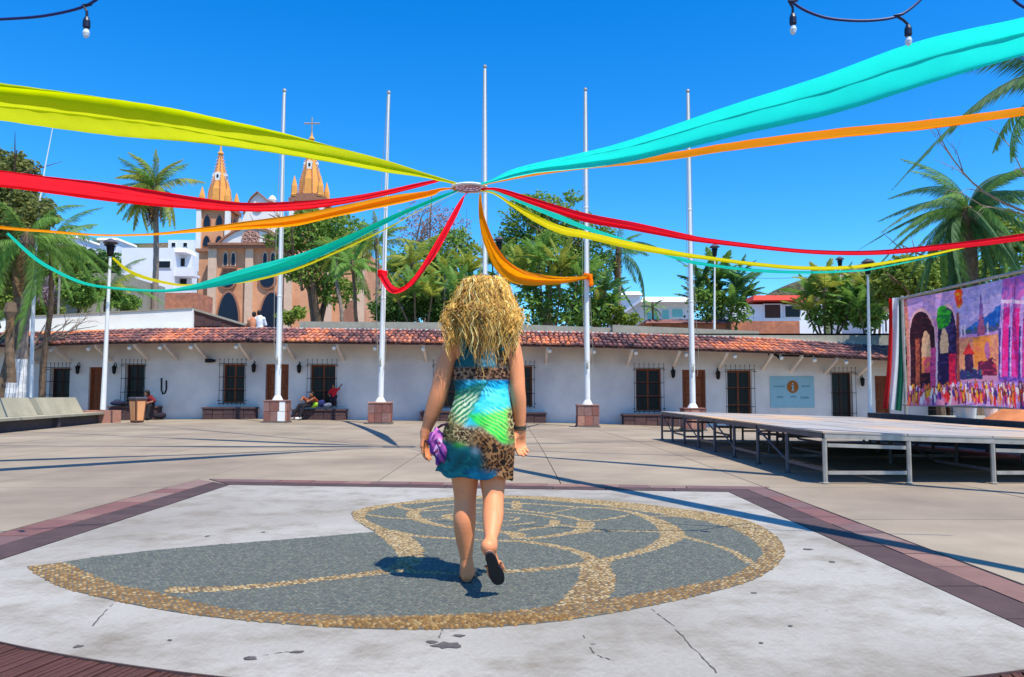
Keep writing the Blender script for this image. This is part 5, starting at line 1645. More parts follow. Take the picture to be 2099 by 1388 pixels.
# ================================================================ stage
SX0, SX1, SY0, SY1 = 3.50, 8.30, 8.85, 18.5
def dz_(x): return .585 - .030 * (x - SX0)
ST = thing('portable_stage', 'large low portable stage of grey plywood decks on steel frames at right', 'stage', (SX0, SY0, 0))
M['ply'] = mat('worn_plywood', srgb(160, 156, 152), .75, .12, 2.0, .15, col2=srgb(204, 164, 118), stretch=(1, .35, 1))
nx, ny = 5, 8
for i in range(nx):
    for j in range(ny):
        x0 = SX0 + (SX1 - SX0) * i / nx + .006; x1 = SX0 + (SX1 - SX0) * (i + 1) / nx - .006
        y0 = SY0 + (SY1 - SY0) * j / ny + .006; y1 = SY0 + (SY1 - SY0) * (j + 1) / ny - .006
        e = random.uniform(-.003, .003)
        q = MB(); q.hexa([(x0, y0, dz_(x0) - .02), (x1, y0, dz_(x1) - .02), (x1, y1, dz_(x1) - .02), (x0, y1, dz_(x0) - .02),
                          (x0, y0, dz_(x0) + e), (x1, y0, dz_(x1) + e), (x1, y1, dz_(x1) + e), (x0, y1, dz_(x0) + e)])
        q.build('deck_panel', M['ply'], ST)
def sbar(q, a, b, r=.024): q.bar(a, b, r, None, 6)
def sq(q, a, b, w_=.03):
    a = Vector(a); b = Vector(b); t_ = (b - a).normalized(); s_ = t_.cross(Vector((0, 0, 1))).normalized() * w_ * .6; u_ = Vector((0, 0, w_))
    q.hexa([a - s_ - u_, b - s_ - u_, b + s_ - u_, a + s_ - u_, a - s_ + u_, b - s_ + u_, b + s_ + u_, a + s_ + u_])
for i in range(nx + 1):
    x = SX0 + .03 + (SX1 - SX0 - .06) * i / nx
    for j in range(ny // 2 * 2 + 1):
        if j % 2 and i not in (0,): 
            continue
        y = SY0 + .03 + (SY1 - SY0 - .06) * j / ny
        q = MB(); sbar(q, (x, y, gz(x, y)), (x, y, dz_(x) - .085), .026); q.lathe((x, y, gz(x, y)), [(.045, 0), (.045, .012), (.02, .02)], 8)
        q.build('leg', M['steel'] if j == 0 else M['steel_dark'], ST)  # legs behind the front row are darker, painting the under-deck shade
for j in range(0, ny + 1, 2):
    y = SY0 + .03 + (SY1 - SY0 - .06) * j / ny
    for i in range(nx):
        x0 = SX0 + .03 + (SX1 - SX0 - .06) * i / nx; x1 = SX0 + .03 + (SX1 - SX0 - .06) * (i + 1) / nx
        q = MB(); sq(q, (x0, y, dz_(x0) - .05), (x1, y, dz_(x1) - .05), .03)
        if i % 2 == 0:
            sq(q, (x0 + .03, y, dz_(x0) - .155), (x1 - .03, y, dz_(x1) - .155), .02); sq(q, (x0 + .03, y, .12), (x1 - .03, y, .12), .02)
        q.build('cross_frame', M['steel'] if j == 0 else M['steel_dark'], ST)  # inner frames take the darker steel as painted shade
for i in range(nx + 1):
    x = SX0 + .03 + (SX1 - SX0 - .06) * i / nx
    for j in range(0, ny, 2):
        y0 = SY0 + .03 + (SY1 - SY0 - .06) * j / ny; y1 = SY0 + .03 + (SY1 - SY0 - .06) * (j + 2) / ny
        q = MB(); sq(q, (x, y0 + .03, dz_(x) - .052), (x, y1 - .03, dz_(x) - .052), .028)
        if (i + j // 2) % 2 == 0 or i == 0:
            sq(q, (x, y0 + .03, .15), (x, y0 + (y1 - y0) * .5, .15), .018)
            sbar(q, (x, y0 + (y1 - y0) * .5, .15), (x, y1 - .05, dz_(x) - .1), .014)
        q.build('side_rail', M['steel_dark'], ST)  # shade below the deck is put into the rail colour

# dark low bench wall beyond the stage
q = MB(); q.hexa([(8.75, 9.5, -.5), (9.0, 9.5, -.5), (9.0, 19.3, -.6), (8.75, 19.3, -.6), (8.75, 9.5, .50), (9.0, 9.5, .50), (9.0, 19.3, .53), (8.75, 19.3, .53)])
tag(q.build('low_wall', M['bench_face']), 'dark low wall between the stage and the banner', 'wall')
q = MB(); q.hexa([(9.0, 9.5, -.5), (12.5, 9.5, -.5), (12.5, 19.3, -.8), (9.0, 19.3, -.8), (9.0, 9.5, .46), (12.5, 9.5, .46), (12.5, 19.3, .46), (9.0, 19.3, .46)])
tag(q.build('side_terrace', M['plaster_grey']), kind='structure')

# ================================================================ banner with a painted square, and the tricolour cloth
BX = 9.12
def bz(y): return 3.17, .74
def banner_color(s, t, r):
    """flat print of a generic arcaded square in bright colours; s along, t up (0..1)"""
    n = len(s)
    c = np.tile(np.array(srgb(196, 150, 190)), (n, 1)).astype(float)
    def fb(f, q):
        z = 0
        for o in range(4):
            k = f * 2 ** o
            z = z + np.sin(s * k + q + 1.9 * np.sin(t * k * 1.1 + o + q)) * np.cos(t * k * .9 + 2 * q + 1.5 * np.sin(s * k * .8 + o)) / 1.5 ** o
        return z
    A, B2, C2 = fb(22, .3), fb(34, 1.7), fb(60, 3.1)
    s = s + .0025 * B2; t = t + .003 * A
    def put(m, rgb, j=.10, alt=None, th=.5):
        k = m.sum()
        if k:
            c[m] = np.array(srgb(*rgb))[None] * (1 + r.uniform(-j, j, (k, 1))) * (1 + .16 * C2[m][:, None])
            if alt is not None:
                m2 = m & (B2 > th); c[m2] = np.array(srgb(*alt))[None] * (1 + r.uniform(-j, j, (m2.sum(), 1)))
    # sky and blue mountain
    put((s > .30) & (t > .5), (170, 170, 235), .05, (200, 190, 240), .7)
    put((s > .36) & (t < .62 + .50 * (s - .38) + .015 * A) & (t > .5), (36, 112, 214), .1, (70, 140, 226), .5)
    put((s > .36) & (t < .62 + .10 * (s - .38) + .02 * B2) & (t > .5), (96, 96, 170), .15, (70, 110, 120), .3)
    # distant ochre houses
    put((s > .36) & (s < .72) & (t > .28) & (t < .58), (226, 164, 124), .08, (214, 140, 130), .4)
    put((s > .36) & (s < .72) & (t > .575) & (t < .60), (190, 150, 220), .08)
    put((s > .50) & (s < .64) & (t > .32) & (t < .57), (232, 150, 74), .08, (222, 128, 90), .6)
    put((abs(s - .46) < .034) & (t > .22) & (t < .43), (56, 40, 84), .2, (90, 50, 90), .3)
    put((abs(s - .46) + (t - .43) * .5 < .05) & (t > .43) & (t < .53), (226, 62, 66), .1)
    put(((s - .61) / .022) ** 2 + ((t - .45) / .07) ** 2 < 1, (176, 110, 170), .1)
    put((t > .25) & (t < .36 + .03 * A) & (s > .53) & (s < .68), (104, 40, 84), .25, (190, 60, 90), .4)
    put((t > .22) & (t < .30 + .02 * B2) & (s > .38) & (s < .56), (52, 60, 120), .25, (70, 150, 130), .5)
    # slender stepped turret
    for w_, a0, a1, col in ((.030, .58, .66, (176, 96, 140)), (.022, .66, .74, (200, 120, 170)), (.015, .74, .84, (140, 110, 190)), (.006, .84, .92, (120, 110, 190))):
        put((abs(s - .565) < w_) & (t > a0) & (t < a1), col, .15, (90, 70, 150), .6)
    for x in (.40, .43, .62):
        put((abs(s - x) < .007) & (t > .58) & (t < .68), (224, 216, 240), .08)
    # magenta facade running off at the right, doorways and pale pilasters in perspective
    ed = .70 + (t - .3) * .12
    pk = (s > ed)
    put(pk, (240, 44, 150), .1, (226, 80, 190), .35)
    put(pk & (t > .80 - (s - .7) * .2), (200, 110, 200), .1, (150, 110, 210), .2)
    ph = np.mod((s - ed) * 9.5, 1)
    put(pk & (ph < .34) & (t < .84), (186, 160, 236), .1, (220, 200, 250), .3)
    put(pk & (ph < .16) & (t < .62) & (t > .12), (58, 56, 150), .2, (90, 80, 190), .3)
    put(pk & (ph > .34) & (ph < .38), (130, 40, 130), .1)
    put(pk & (abs(t - .84 + (s - .7) * .15) < .014), (236, 210, 246), .08)
    put(pk & (t < .24), (150, 110, 214), .1, (100, 70, 180), .3)
    # arcade with two arches at left
    ar = s < .36 + .004 * A
    put(ar, (214, 150, 190), .08, (196, 130, 200), .4)
    put(ar & (t > .80 - .1 * s), (186, 160, 226), .08, (210, 170, 220), .5)
    put((s < .05), (214, 150, 130), .08, (190, 110, 120), .3)
    for c0, hw, base, spring, col, alt in ((.135, .088, .16, .60, (52, 30, 44), (92, 46, 56)), (.305, .056, .18, .60, (46, 36, 84), (70, 60, 120))):
        m = ((abs(s - c0) < hw) & (t > base) & (t < spring)) | ((((s - c0) / hw) ** 2 + ((t - spring) / .26) ** 2 < 1) & (t >= spring))
        put(m, col, .2, alt, .6)
        m = ((abs(s - c0) < hw * 1.12) & (abs(s - c0) > hw) & (t > base) & (t < spring)) | ((((s - c0) / hw / 1.12) ** 2 + ((t - spring) / .29) ** 2 < 1) & (((s - c0) / hw) ** 2 + ((t - spring) / .26) ** 2 > 1) & (t >= spring))
        put(m, (232, 190, 200), .08)
    m = (((s - .165) / .030) ** 2 + ((t - .52) / .16) ** 2 < 1) & (t > .5) | (abs(s - .165) < .030) & (t > .3) & (t <= .5)
    put(m, (232, 190, 150), .06); put(m & (t < .44), (236, 90, 120), .08, (236, 150, 80), .4)
    put((abs(s - .105) < .016) & (t > .18) & (t < .62), (178, 96, 74), .12, (140, 70, 60), .4)
    put((((s - .288) / .026) ** 2 + ((t - .52) / .16) ** 2 < 1) & (t > .46), (234, 200, 160), .08)
    put((abs(s - .213) < .020) & (t > .14) & (t < .52), (206, 84, 150), .1, (150, 60, 130), .4)
    put((abs(s - .238) < .006) & (t > .12) & (t < .56), (230, 220, 244), .05)
    put((abs(s - .335) < .020) & (t > .18) & (t < .45), (226, 44, 84), .1, (180, 30, 80), .3)
    put((abs(s - .372) < .011) & (t > .14) & (t < .80), (140, 76, 72), .1, (176, 100, 90), .4)
    put((((s - .285) / .042) ** 2 + ((t - .77) / .11) ** 2 + .25 * B2 < 1), (58, 190, 54), .15, (30, 130, 60), .3)
    put((((s - .385) / .030) ** 2 + ((t - .93) / .09) ** 2 + .25 * A < 1), (244, 74, 40), .15, (250, 150, 40), .5)
    # pavement and a crowd of little figures
    put((t < .20) & (s > .36) & (s < .9), (176, 146, 226), .08, (206, 180, 240), .4)
    pal = [(226, 50, 44), (242, 120, 56), (236, 232, 244), (176, 84, 176), (240, 90, 120), (244, 240, 244), (120, 50, 84), (220, 150, 90), (250, 190, 60), (70, 60, 150)]
    for k in range(430):
        x = r.uniform(0, 1.2); y = r.uniform(.0, .165) ** 1.0
        hgt = .085 - .25 * y; wd = .0085 - .012 * y
        m = (((s - x) / wd) ** 2 + ((t - y - hgt * .5) / (hgt * .55)) ** 2 < 1)
        if m.any():
            c[m] = np.array(srgb(*pal[r.randint(10)])) * r.uniform(.75, 1.1)
            m = (((s - x) / (wd * .55)) ** 2 + ((t - y - hgt * 1.08) / (hgt * .14)) ** 2 < 1)
            c[m] = np.array(srgb(120, 70, 60)) * r.uniform(.5, 1.2)
    return np.clip(c * np.array([1.22, .92, .80]), 0, 1)
ybs = np.linspace(18.0, 9.6, 560); zts = np.linspace(0, 1, 200)
S_, T_ = np.meshgrid(np.arange(len(ybs)) / (len(ybs) - 1), zts)
Yb = 18.0 - 8.4 * S_
# the printed scene fills the picture width between 18 m and 13.8 m, then goes on
rs_ = np.random.RandomState(5)
sv = np.mod(S_.ravel() * 2.0, 1.25)
cb = banner_color(np.interp(sv, [0, .04, .28, .31, .47, .78, 1.0, 1.25], [0, .05, .22, .25, .36, .66, .99, 1.2]), T_.ravel(), rs_)
Xb = BX + .03 * np.sin(Yb * 1.7) + .02 * np.sin(T_ * 5 + Yb)
Zb = .74 + T_ * 2.43 - .05 * np.sin(PI * S_) * T_ + .03 * np.sin(Yb * 1.3) * (1 - T_)
nY, nZ = len(ybs), len(zts)
i = (np.arange(nZ - 1)[:, None] * nY + np.arange(nY - 1)[None, :]).ravel()
Fq = np.stack([i, i + 1, i + nY + 1, i + nY], 1)
M['print'] = mat('printed_vinyl', (0, 0, 0), .6, .03, 2, .05, attr='col', transl=.55)
BA = thing('painted_banner', 'large banner printed with an arcaded pink and ochre town square and a crowd', 'banner', (BX, 14, 0))
me = new_mesh('banner_sheet', np.stack([Xb.ravel() - BX, Yb.ravel() - 14, Zb.ravel()], 1), Fq, True, cb)
link('banner_sheet', me, M['print'], BA)
q = MB(); q.bar((BX, 18.3, 3.22), (BX, 9.5, 3.16), .03, None, 8); q.build('top_rail', M['steel'], BA)
q = MB(); q.bar((BX + .02, 18.3, .74), (BX + .02, 9.5, .74), .022, None, 8); q.build('bottom_rail', M['steel'], BA)
for y in (18.3, 9.5, 13.9):
    q = MB(); q.bar((BX + .08, y, -.5), (BX + .08, y, 3.3), .035, None, 8); q.build('post', M['steel'], BA)
# tricolour cloth hanging at the left end
q = MB()
cl_ = {'red': srgb(210, 30, 28), 'white': srgb(226, 228, 232), 'green': srgb(10, 96, 70)}
TC = thing('tricolour_cloth', 'hanging red, white and green cloth at the left end of the banner', 'cloth', (BX - .1, 18.4, 0))
for nm, ua, ub, vt0, vt1, vb0, vb1 in (('red', 1822, 1829, 612, 612, 838, 838), ('white', 1829, 1842, 611, 610, 838, 841), ('green', 1842, 1854, 610, 609, 841, 843)):
    V = []; n1, n2 = 8, 26
    for j in range(n2 + 1):
        t_ = j / n2
        sh = -6 * t_ + 3 * math.sin(t_ * 3)
        for k in range(n1 + 1):
            f = k / n1
            u = ua + (ub - ua) * f + sh * (1.6 if nm == 'red' else 1.1) - (4 * t_ if nm == 'red' else 0) * (1 - f)
            v = (vt0 + (vt1 - vt0) * f) * (1 - t_) + (vb0 + (vb1 - vb0) * f) * t_
            p_ = P(u, v, 18.35 + .05 * math.sin(f * 5 + t_ * 3))
            V.append((p_.x - (BX - .1), p_.y - 18.4, p_.z))
    Fc = [(a * (n1 + 1) + b_, a * (n1 + 1) + b_ + 1, (a + 1) * (n1 + 1) + b_ + 1, (a + 1) * (n1 + 1) + b_) for a in range(n2) for b_ in range(n1)]
    link(nm + '_band', new_mesh(nm + '_band', V, Fc, True), mat(nm + '_cloth', cl_[nm], .8, .06, 3, .1, transl=.3), TC)
# buckets and mound seen under the banner
for u, lb in ((1970, 'white plastic bucket under the banner, left one of the close pair'), (1990, 'white plastic bucket under the banner, right one of the close pair'), (2032, 'white bucket with a sack leaning beside the earth mound')):
    p = P(u, 851, 9.62 * 1600 / (u - 1049.5)); p.z = .462
    t = thing('bucket', lb, 'bucket', tuple(p), group='white buckets under the banner')
    q = MB(); q.lathe(tuple(p), [(.095, 0), (.12, .27), (.13, .28), (.13, .30), (.11, .30), (.09, .05)], 14); q.build('bucket_body', M['white_paint'], t)
    q = MB(); q.tube([p + Vector((.13 * math.cos(a), 0, .28 - .10 * math.sin(a))) for a in np.linspace(0, PI, 9)], .005, 4); q.build('handle', M['steel'], t)
M['mound'] = mat('orange_earth', srgb(186, 120, 80), .95, .2, 5, .5)
c = P(2085, 862, 15.3); V = []; n = 22
for j in range(n):
    for k in range(n):
        x = (k / (n - 1) - .5) * 2; y = (j / (n - 1) - .5) * 2
        V.append((c.x + x * .62, c.y + y * .7, .46 + .34 * max(0, 1 - (x * x + y * y) ** .6) * (1 + .1 * math.sin(x * 9) * math.cos(y * 7))))
Fc = [(a * n + b_, a * n + b_ + 1, (a + 1) * n + b_ + 1, (a + 1) * n + b_) for a in range(n - 1) for b_ in range(n - 1)]
tag(link('earth_mound', new_mesh('earth_mound', V, Fc, True), M['mound']), 'orange brown earth mound under the right end of the banner', 'mound')

# ================================================================ cloth ribbons tied to a hub
A_HUB = (-.72, 13.3)
M['rib_y'] = mat('lime_yellow_cloth', srgb(214, 224, 0), .8, .04, 2, .05, transl=.6, bscale=12)
M['rib_y2'] = mat('yellow_cloth', srgb(240, 226, 10), .8, .04, 2, .05, transl=.6, bscale=12)
M['rib_r'] = mat('red_cloth', srgb(255, 18, 44), .8, .04, 2, .05, transl=.6, bscale=12)
M['rib_o'] = mat('orange_cloth', srgb(255, 160, 0), .8, .04, 2, .05, transl=.6, bscale=12)
M['rib_c'] = mat('turquoise_cloth', srgb(30, 226, 206), .8, .04, 2, .05, transl=.6, bscale=12)
M['rib_t'] = mat('sea_green_cloth', srgb(20, 220, 190), .8, .04, 2, .05, transl=.6, bscale=12)
def ribbon(label, B_, pts, m, folds=3, twist=0.0, depth=.28, sd=1, wmul=1.0):
    """strip of gathered cloth running over the straight line hub -> B_ in plan, through the given picture points (u, v, height)"""
    kx = (B_[0] - A_HUB[0]); ky = (B_[1] - A_HUB[1])
    nh = Vector((-ky, kx, 0)).normalized()
    C = []
    for u, v, h_ in pts:
        s_ = P(u, v, 1.0)                       # direction at unit distance
        ux = s_.x
        den = kx - ux * ky
        t_ = (ux * A_HUB[1] - A_HUB[0]) / den if abs(den) > 1e-6 else 0
        Y = A_HUB[1] + ky * t_
        p_ = P(u, v, Y)
        C.append((p_.x, p_.y, p_.z, h_ * Y / 1600.0 * wmul))
    S = spline(C, 22)
    if abs(pts[-1][0] - 1049) > 1150:           # cloths that leave the picture run on to their far ends
        dv = (S[-1] - S[-6]); dv[:3] /= np.linalg.norm(dv[:3]); dv[3] = 0
        far = []
        for k in range(1, 13):
            e = S[-1] + dv * .5 * k; e[2] += .012 * k * k; e[3] = S[-1][3] * (1 - .06 * k)
            far.append(e)
        S = np.vstack([S, far])
    n = len(S); K = 26
    rs = np.random.RandomState(sd)
    ph = rs.uniform(0, 6, 4)
    V = []
    for i in range(n):
        p_ = Vector(S[i][:3]); wd = max(.03, S[i][3] * (1.08 if abs(twist) < .5 else 1))
        tg = (Vector(S[min(n - 1, i + 1)][:3]) - Vector(S[max(0, i - 1)][:3])).normalized()
        up = (nh.cross(tg)).normalized()
        if up.z < 0: up = -up
        sd_ = tg.cross(up).normalized()
        f = i / n * 14
        if i == 0:
            n0_ = -up * math.sin(.5) + sd_ * math.cos(.5); n1_ = up * math.sin(.5) + sd_ * math.cos(.5)
            lean = {'rib_o': .80, 'rib_c': .75, 'rib_r': .4, 'rib_t': .5, 'rib_y2': .5}.get(m, .2)
            base_tw = lean if abs(n0_.dot(SUN_DIR)) > abs(n1_.dot(SUN_DIR)) else -lean
            if abs(twist) > .5: base_tw = 0
        tw = base_tw + twist + .12 * math.sin(f * .8 + ph[0])
        a1 = up * math.cos(tw) + sd_ * math.sin(tw); a2 = -up * math.sin(tw) + sd_ * math.cos(tw)
        g_ = .5 + .5 * math.sin(f * .55 + ph[3])
        for k in range(K + 1):
            x = k / K
            h_ = (x - .5) * wd
            # lengthwise gathers: cloth folded back on itself in a few soft pleats
            dd = wd * depth * (math.sin(x * PI * folds + ph[1] + .35 * math.sin(f * .5)) * .55 + .35 * math.sin(x * PI * (folds * 1.7 + g_) + ph[2] + f * .35))
            dd += wd * .007 * math.sin(f * 6.3 + x * 8 + ph[1]) * math.sin(x * PI) + wd * .005 * math.sin(f * 11 - x * 15 + ph[0])
            hh = h_ + wd * .10 * math.sin(x * 2 * PI * folds + ph[2] + f * .3)
            V.append(tuple(p_ + a1 * hh + a2 * dd))
    Fc = np.array([(a * (K + 1) + b_, a * (K + 1) + b_ + 1, (a + 1) * (K + 1) + b_ + 1, (a + 1) * (K + 1) + b_) for a in range(n - 1) for b_ in range(K)])
    o = link('cloth_ribbon', new_mesh('cloth_ribbon', V, Fc, True), M[m])
    return tag(o, label, 'ribbon', 'coloured cloth ribbons fanning out from the hub')
ribbon('wide lime yellow cloth running from the hub to the upper left edge', (-5.7, 8.69),
       [(938, 377, 4), (900, 368, 8), (860, 358, 12), (790, 343, 26), (700, 323, 38), (580, 298, 52), (450, 274, 60), (350, 255, 68), (250, 240, 74), (120, 222, 76), (0, 207, 77), (-150, 190, 78), (-400, 160, 70)], 'rib_y', 2, .1, .2, 3, 1.08)
ribbon('red cloth running from the hub to the left edge', (-6.75, 10.3),
       [(935, 378, 4), (905, 370, 5), (888, 373, 7), (850, 382, 10), (790, 396, 12), (700, 413, 15), (600, 424, 19), (500, 426, 18), (400, 418, 25), (300, 406, 36), (200, 392, 44), (100, 379, 43), (0, 366, 42), (-150, 350, 42), (-400, 320, 40)], 'rib_r', 2, -.1, .25, 4)
ribbon('orange and yellow folded cloth running nearly level from the hub to the left edge', (-9.05, 13.8),
       [(935, 387, 4), (905, 389, 12), (880, 397, 24), (800, 413, 30), (700, 434, 26), (600, 455, 30), (500, 464, 24), (400, 473, 15), (300, 481, 9), (200, 482, 8), (100, 475, 9), (0, 467, 10), (-120, 450, 9), (-260, 430, 8)], 'rib_o', 2, .2, .22, 5, 1.25)
ribbon('sea green cloth sagging low from the hub towards the far left palms', (-12.9, 20),
       [(938, 390, 4), (900, 404, 12), (850, 424, 18), (800, 446, 26), (700, 492, 36), (600, 533, 38), (500, 561, 32), (420, 583, 17), (380, 591, 10), (330, 596, 6), (250, 592, 6), (170, 580, 6), (100, 548, 6), (60, 520, 6), (15, 478, 4)], 'rib_t', 2, .15, .2, 6, 1.15)
ribbon('thin yellow cloth below the sea green one, ending at the slim white lamp pole', (-13.8, 27),
       [(942, 392, 3), (900, 412, 6), (850, 437, 8), (790, 470, 8), (700, 512, 9), (600, 553, 10), (500, 577, 9), (400, 583, 6), (360, 583, 6), (300, 570, 7), (260, 553, 6), (230, 528, 4)], 'rib_y2', 1, .1, .15, 7)
ribbon('short red cloth hooking down from the hub to the flagpole beside it', (-4.53, 27.1),
       [(958, 395, 3), (950, 405, 6), (940, 425, 12), (920, 463, 16), (895, 505, 22), (870, 545, 26), (845, 577, 24), (825, 592, 18), (810, 597, 13), (798, 590, 10), (788, 574, 9), (781, 560, 8)], 'rib_r', 2, .95, .2, 8, 1.6)
ribbon('short orange yellow cloth swooping from the hub to the flagpole on its right', (2.62, 27.2),
       [(984, 397, 3), (985, 420, 6), (988, 445, 9), (996, 475, 14), (1010, 510, 18), (1030, 541, 24), (1060, 563, 26), (1095, 572, 25), (1130, 574, 20), (1165, 573, 15), (1195, 569, 9), (1207, 568, 8)], 'rib_o', 2, .75, .2, 9, 1.3)
ribbon('long red cloth dipping from the hub to the right edge', (6.9, 10.5),
       [(985, 388, 4), (1010, 387, 6), (1040, 394, 10), (1100, 414, 14), (1200, 444, 18), (1300, 463, 17), (1400, 484, 13), (1450, 493, 11), (1600, 511, 9), (1700, 518, 10), (1800, 518, 11), (1900, 510, 13), (2000, 500, 14), (2099, 487, 15), (2200, 470, 15), (2400, 430, 15)], 'rib_r', 2, .1, .2, 10)
ribbon('yellow cloth hanging below the long red one towards the right palms', (11.6, 20),
       [(985, 390, 3), (1015, 398, 5), (1050, 420, 9), (1100, 449, 19), (1150, 470, 22), (1200, 480, 20), (1300, 503, 18), (1400, 521, 11), (1450, 528, 9), (1550, 541, 9), (1650, 549, 9), (1750, 547, 8), (1850, 533, 6), (1915, 521, 5), (1985, 505, 4)], 'rib_y2', 2, .1, .18, 11)
ribbon('thin turquoise cloth showing behind the right yellow one', (10.7, 21),
       [(985, 389, 3), (1018, 393, 5), (1060, 410, 10), (1120, 435, 14), (1200, 467, 10), (1300, 499, 8), (1400, 532, 8), (1450, 542, 6), (1550, 554, 6), (1650, 558, 5), (1750, 555, 4), (1800, 549, 3), (1985, 512, 2)], 'rib_t', 1, .1, .15, 12)
ribbon('very wide turquoise cloth rising from the hub to the upper right edge', (3.22, 4.91),
       [(985, 377, 4), (1010, 370, 6), (1050, 355, 16), (1100, 343, 22), (1200, 327, 34), (1300, 308, 42), (1500, 252, 58), (1700, 200, 74), (1900, 133, 84), (2099, 78, 76), (2300, 30, 76), (2700, -60, 70)], 'rib_c', 2, -.1, .16, 13, 1.02)
ribbon('orange cloth under the wide turquoise one, running to the right edge', (5.1, 7.8),
       [(985, 379, 4), (1030, 370, 6), (1100, 357, 8), (1200, 342, 12), (1300, 330, 18), (1400, 316, 22), (1500, 300, 26), (1700, 274, 30), (1900, 254, 32), (2099, 226, 28), (2250, 205, 28), (2500, 165, 26)], 'rib_o', 2, -.1, .16, 14, 1.45)
# knots round the flagpoles
for (u, v, Y, m, lb, tail) in ((781, 561, 27.32, 'rib_r', 'red cloth knot wrapped round the second flagpole', (797, 598)), (1209, 568, 27.3, 'rib_o', 'orange yellow cloth knot wrapped round the fourth flagpole', (1212, 582))):
    p = P(u, v, 27.5)
    q = MB(); n = 20
    xx = P(u + (3 if m == 'rib_r' else -4), v, 27.5).x
    for j in range(3):
        q.tube([(xx + .135 * math.cos(a), 27.5 + .135 * math.sin(a), p.z - .07 + .07 * j + .02 * math.sin(a * 2)) for a in np.linspace(0, 2 * PI, n)], .045, 6)
    e = P(tail[0], tail[1], 27.25)
    if m == 'rib_o': q.tube([(xx + .05, 27.33, p.z + .03), (xx + .1, 27.3, (p.z + e.z) / 2), (e.x, e.y, e.z - .05)], [.06, .07, .09], 6)
    tag(q.build('cloth_knot', M[m]), lb, 'knot', 'cloth knots on the flagpoles')
# the hub ring
hc = P(962, 385, 13.3)
HB = thing('ribbon_hub', 'pale openwork ring in mid air where all the coloured cloths meet', 'hub ring', tuple(hc))
M['wicker'] = mat('pinkish_wicker', srgb(176, 140, 150), .8, .2, 8, .2)
def torus(q, c, R, r, n=28, m_=6, dz=0):
    q.tube([(c.x + R * math.cos(a), c.y + R * math.sin(a), c.z + dz) for a in np.linspace(0, 2 * PI, n)], r, m_)
q = MB(); torus(q, hc, .305, .022); q.build('outer_rim', M['white_paint'], HB)
q = MB(); torus(q, hc, .262, .022, dz=.012); torus(q, hc, .18, .016, dz=.02)
for k in range(12):
    a = 2 * PI * k / 12
    q.bar((hc.x + .05 * math.cos(a), hc.y + .05 * math.sin(a), hc.z + .03), (hc.x + .3 * math.cos(a + .15), hc.y + .3 * math.sin(a + .15), hc.z), .014, None, 5)
q.lathe(tuple(hc), [(.07, .01), (.08, .03), (.06, .05)], 12)
q.build('lattice', M['wicker'], HB)

# ================================================================ string of lamps overhead
M['cable'] = mat('dark_blue_cable', srgb(24, 40, 96), .5, .1, 5, 0)
M['bulb'] = mat('clear_bulb', srgb(210, 216, 224), .08, .05, 5, 0, spec=.8)
M['socket'] = mat('socket_black', srgb(28, 36, 60), .4, .1, 5, 0)
def string_light(pts, bulbs, Y, label):
    t = thing('string_light', label, 'string light', tuple(P(*pts[0], Y)))
    cb_ = [P(u, v, Y) for u, v in spline(pts, 8)]
    for _ in range(2): cb_.insert(0, cb_[0] + (cb_[0] - cb_[2]).normalized() * .4)
    for _ in range(2): cb_.append(cb_[-1] + (cb_[-1] - cb_[-3]).normalized() * .4)
    q = MB(); q.tube(cb_, .0085, 6); q.build('cable', M['cable'], t)
    for (u, v, ub, vb) in bulbs:
        a, b = P(u, v, Y), P(ub, vb, Y)
        q = MB(); q.tube([a + Vector((.03, 0, .01)), a + Vector((-.02, 0, 0)), a.lerp(b, .5), b], [.008, .014, .008, .008], 6)
        q.lathe(tuple(b - Vector((0, 0, .078))), [(.014, 0), (.022, .012), (.021, .05), (.013, .072), (.006, .08)], 10); so = q.build('socket', M['socket'], t)
        q = MB(); q.lathe(tuple(b - Vector((0, 0, .135))), [(.004, 0), (.016, .012), (.021, .032), (.014, .053), (.010, .060)], 10)
        q.build('bulb', M['bulb'], so)
    return t
string_light([(-180, 30), (-60, 40), (30, 38), (100, 31), (170, 14), (215, -14), (260, -60)], [(178, 12, 178, 34)], 4.6, 'dark cable with one small bulb crossing the top left corner')
string_light([(1500, -130), (1580, -50), (1625, 5), (1680, 33), (1740, 42), (1800, 41), (1845, 31), (1885, 2), (1930, -50)], [(1625, 4, 1625, 27), (1842, 32, 1861, 50)], 4.6, 'sagging dark cable with two small bulbs at the top right')
string_light([(2040, -40), (2075, -3), (2105, 18), (2180, 50)], [], 4.6, 'short stretch of dark cable in the extreme top right corner')
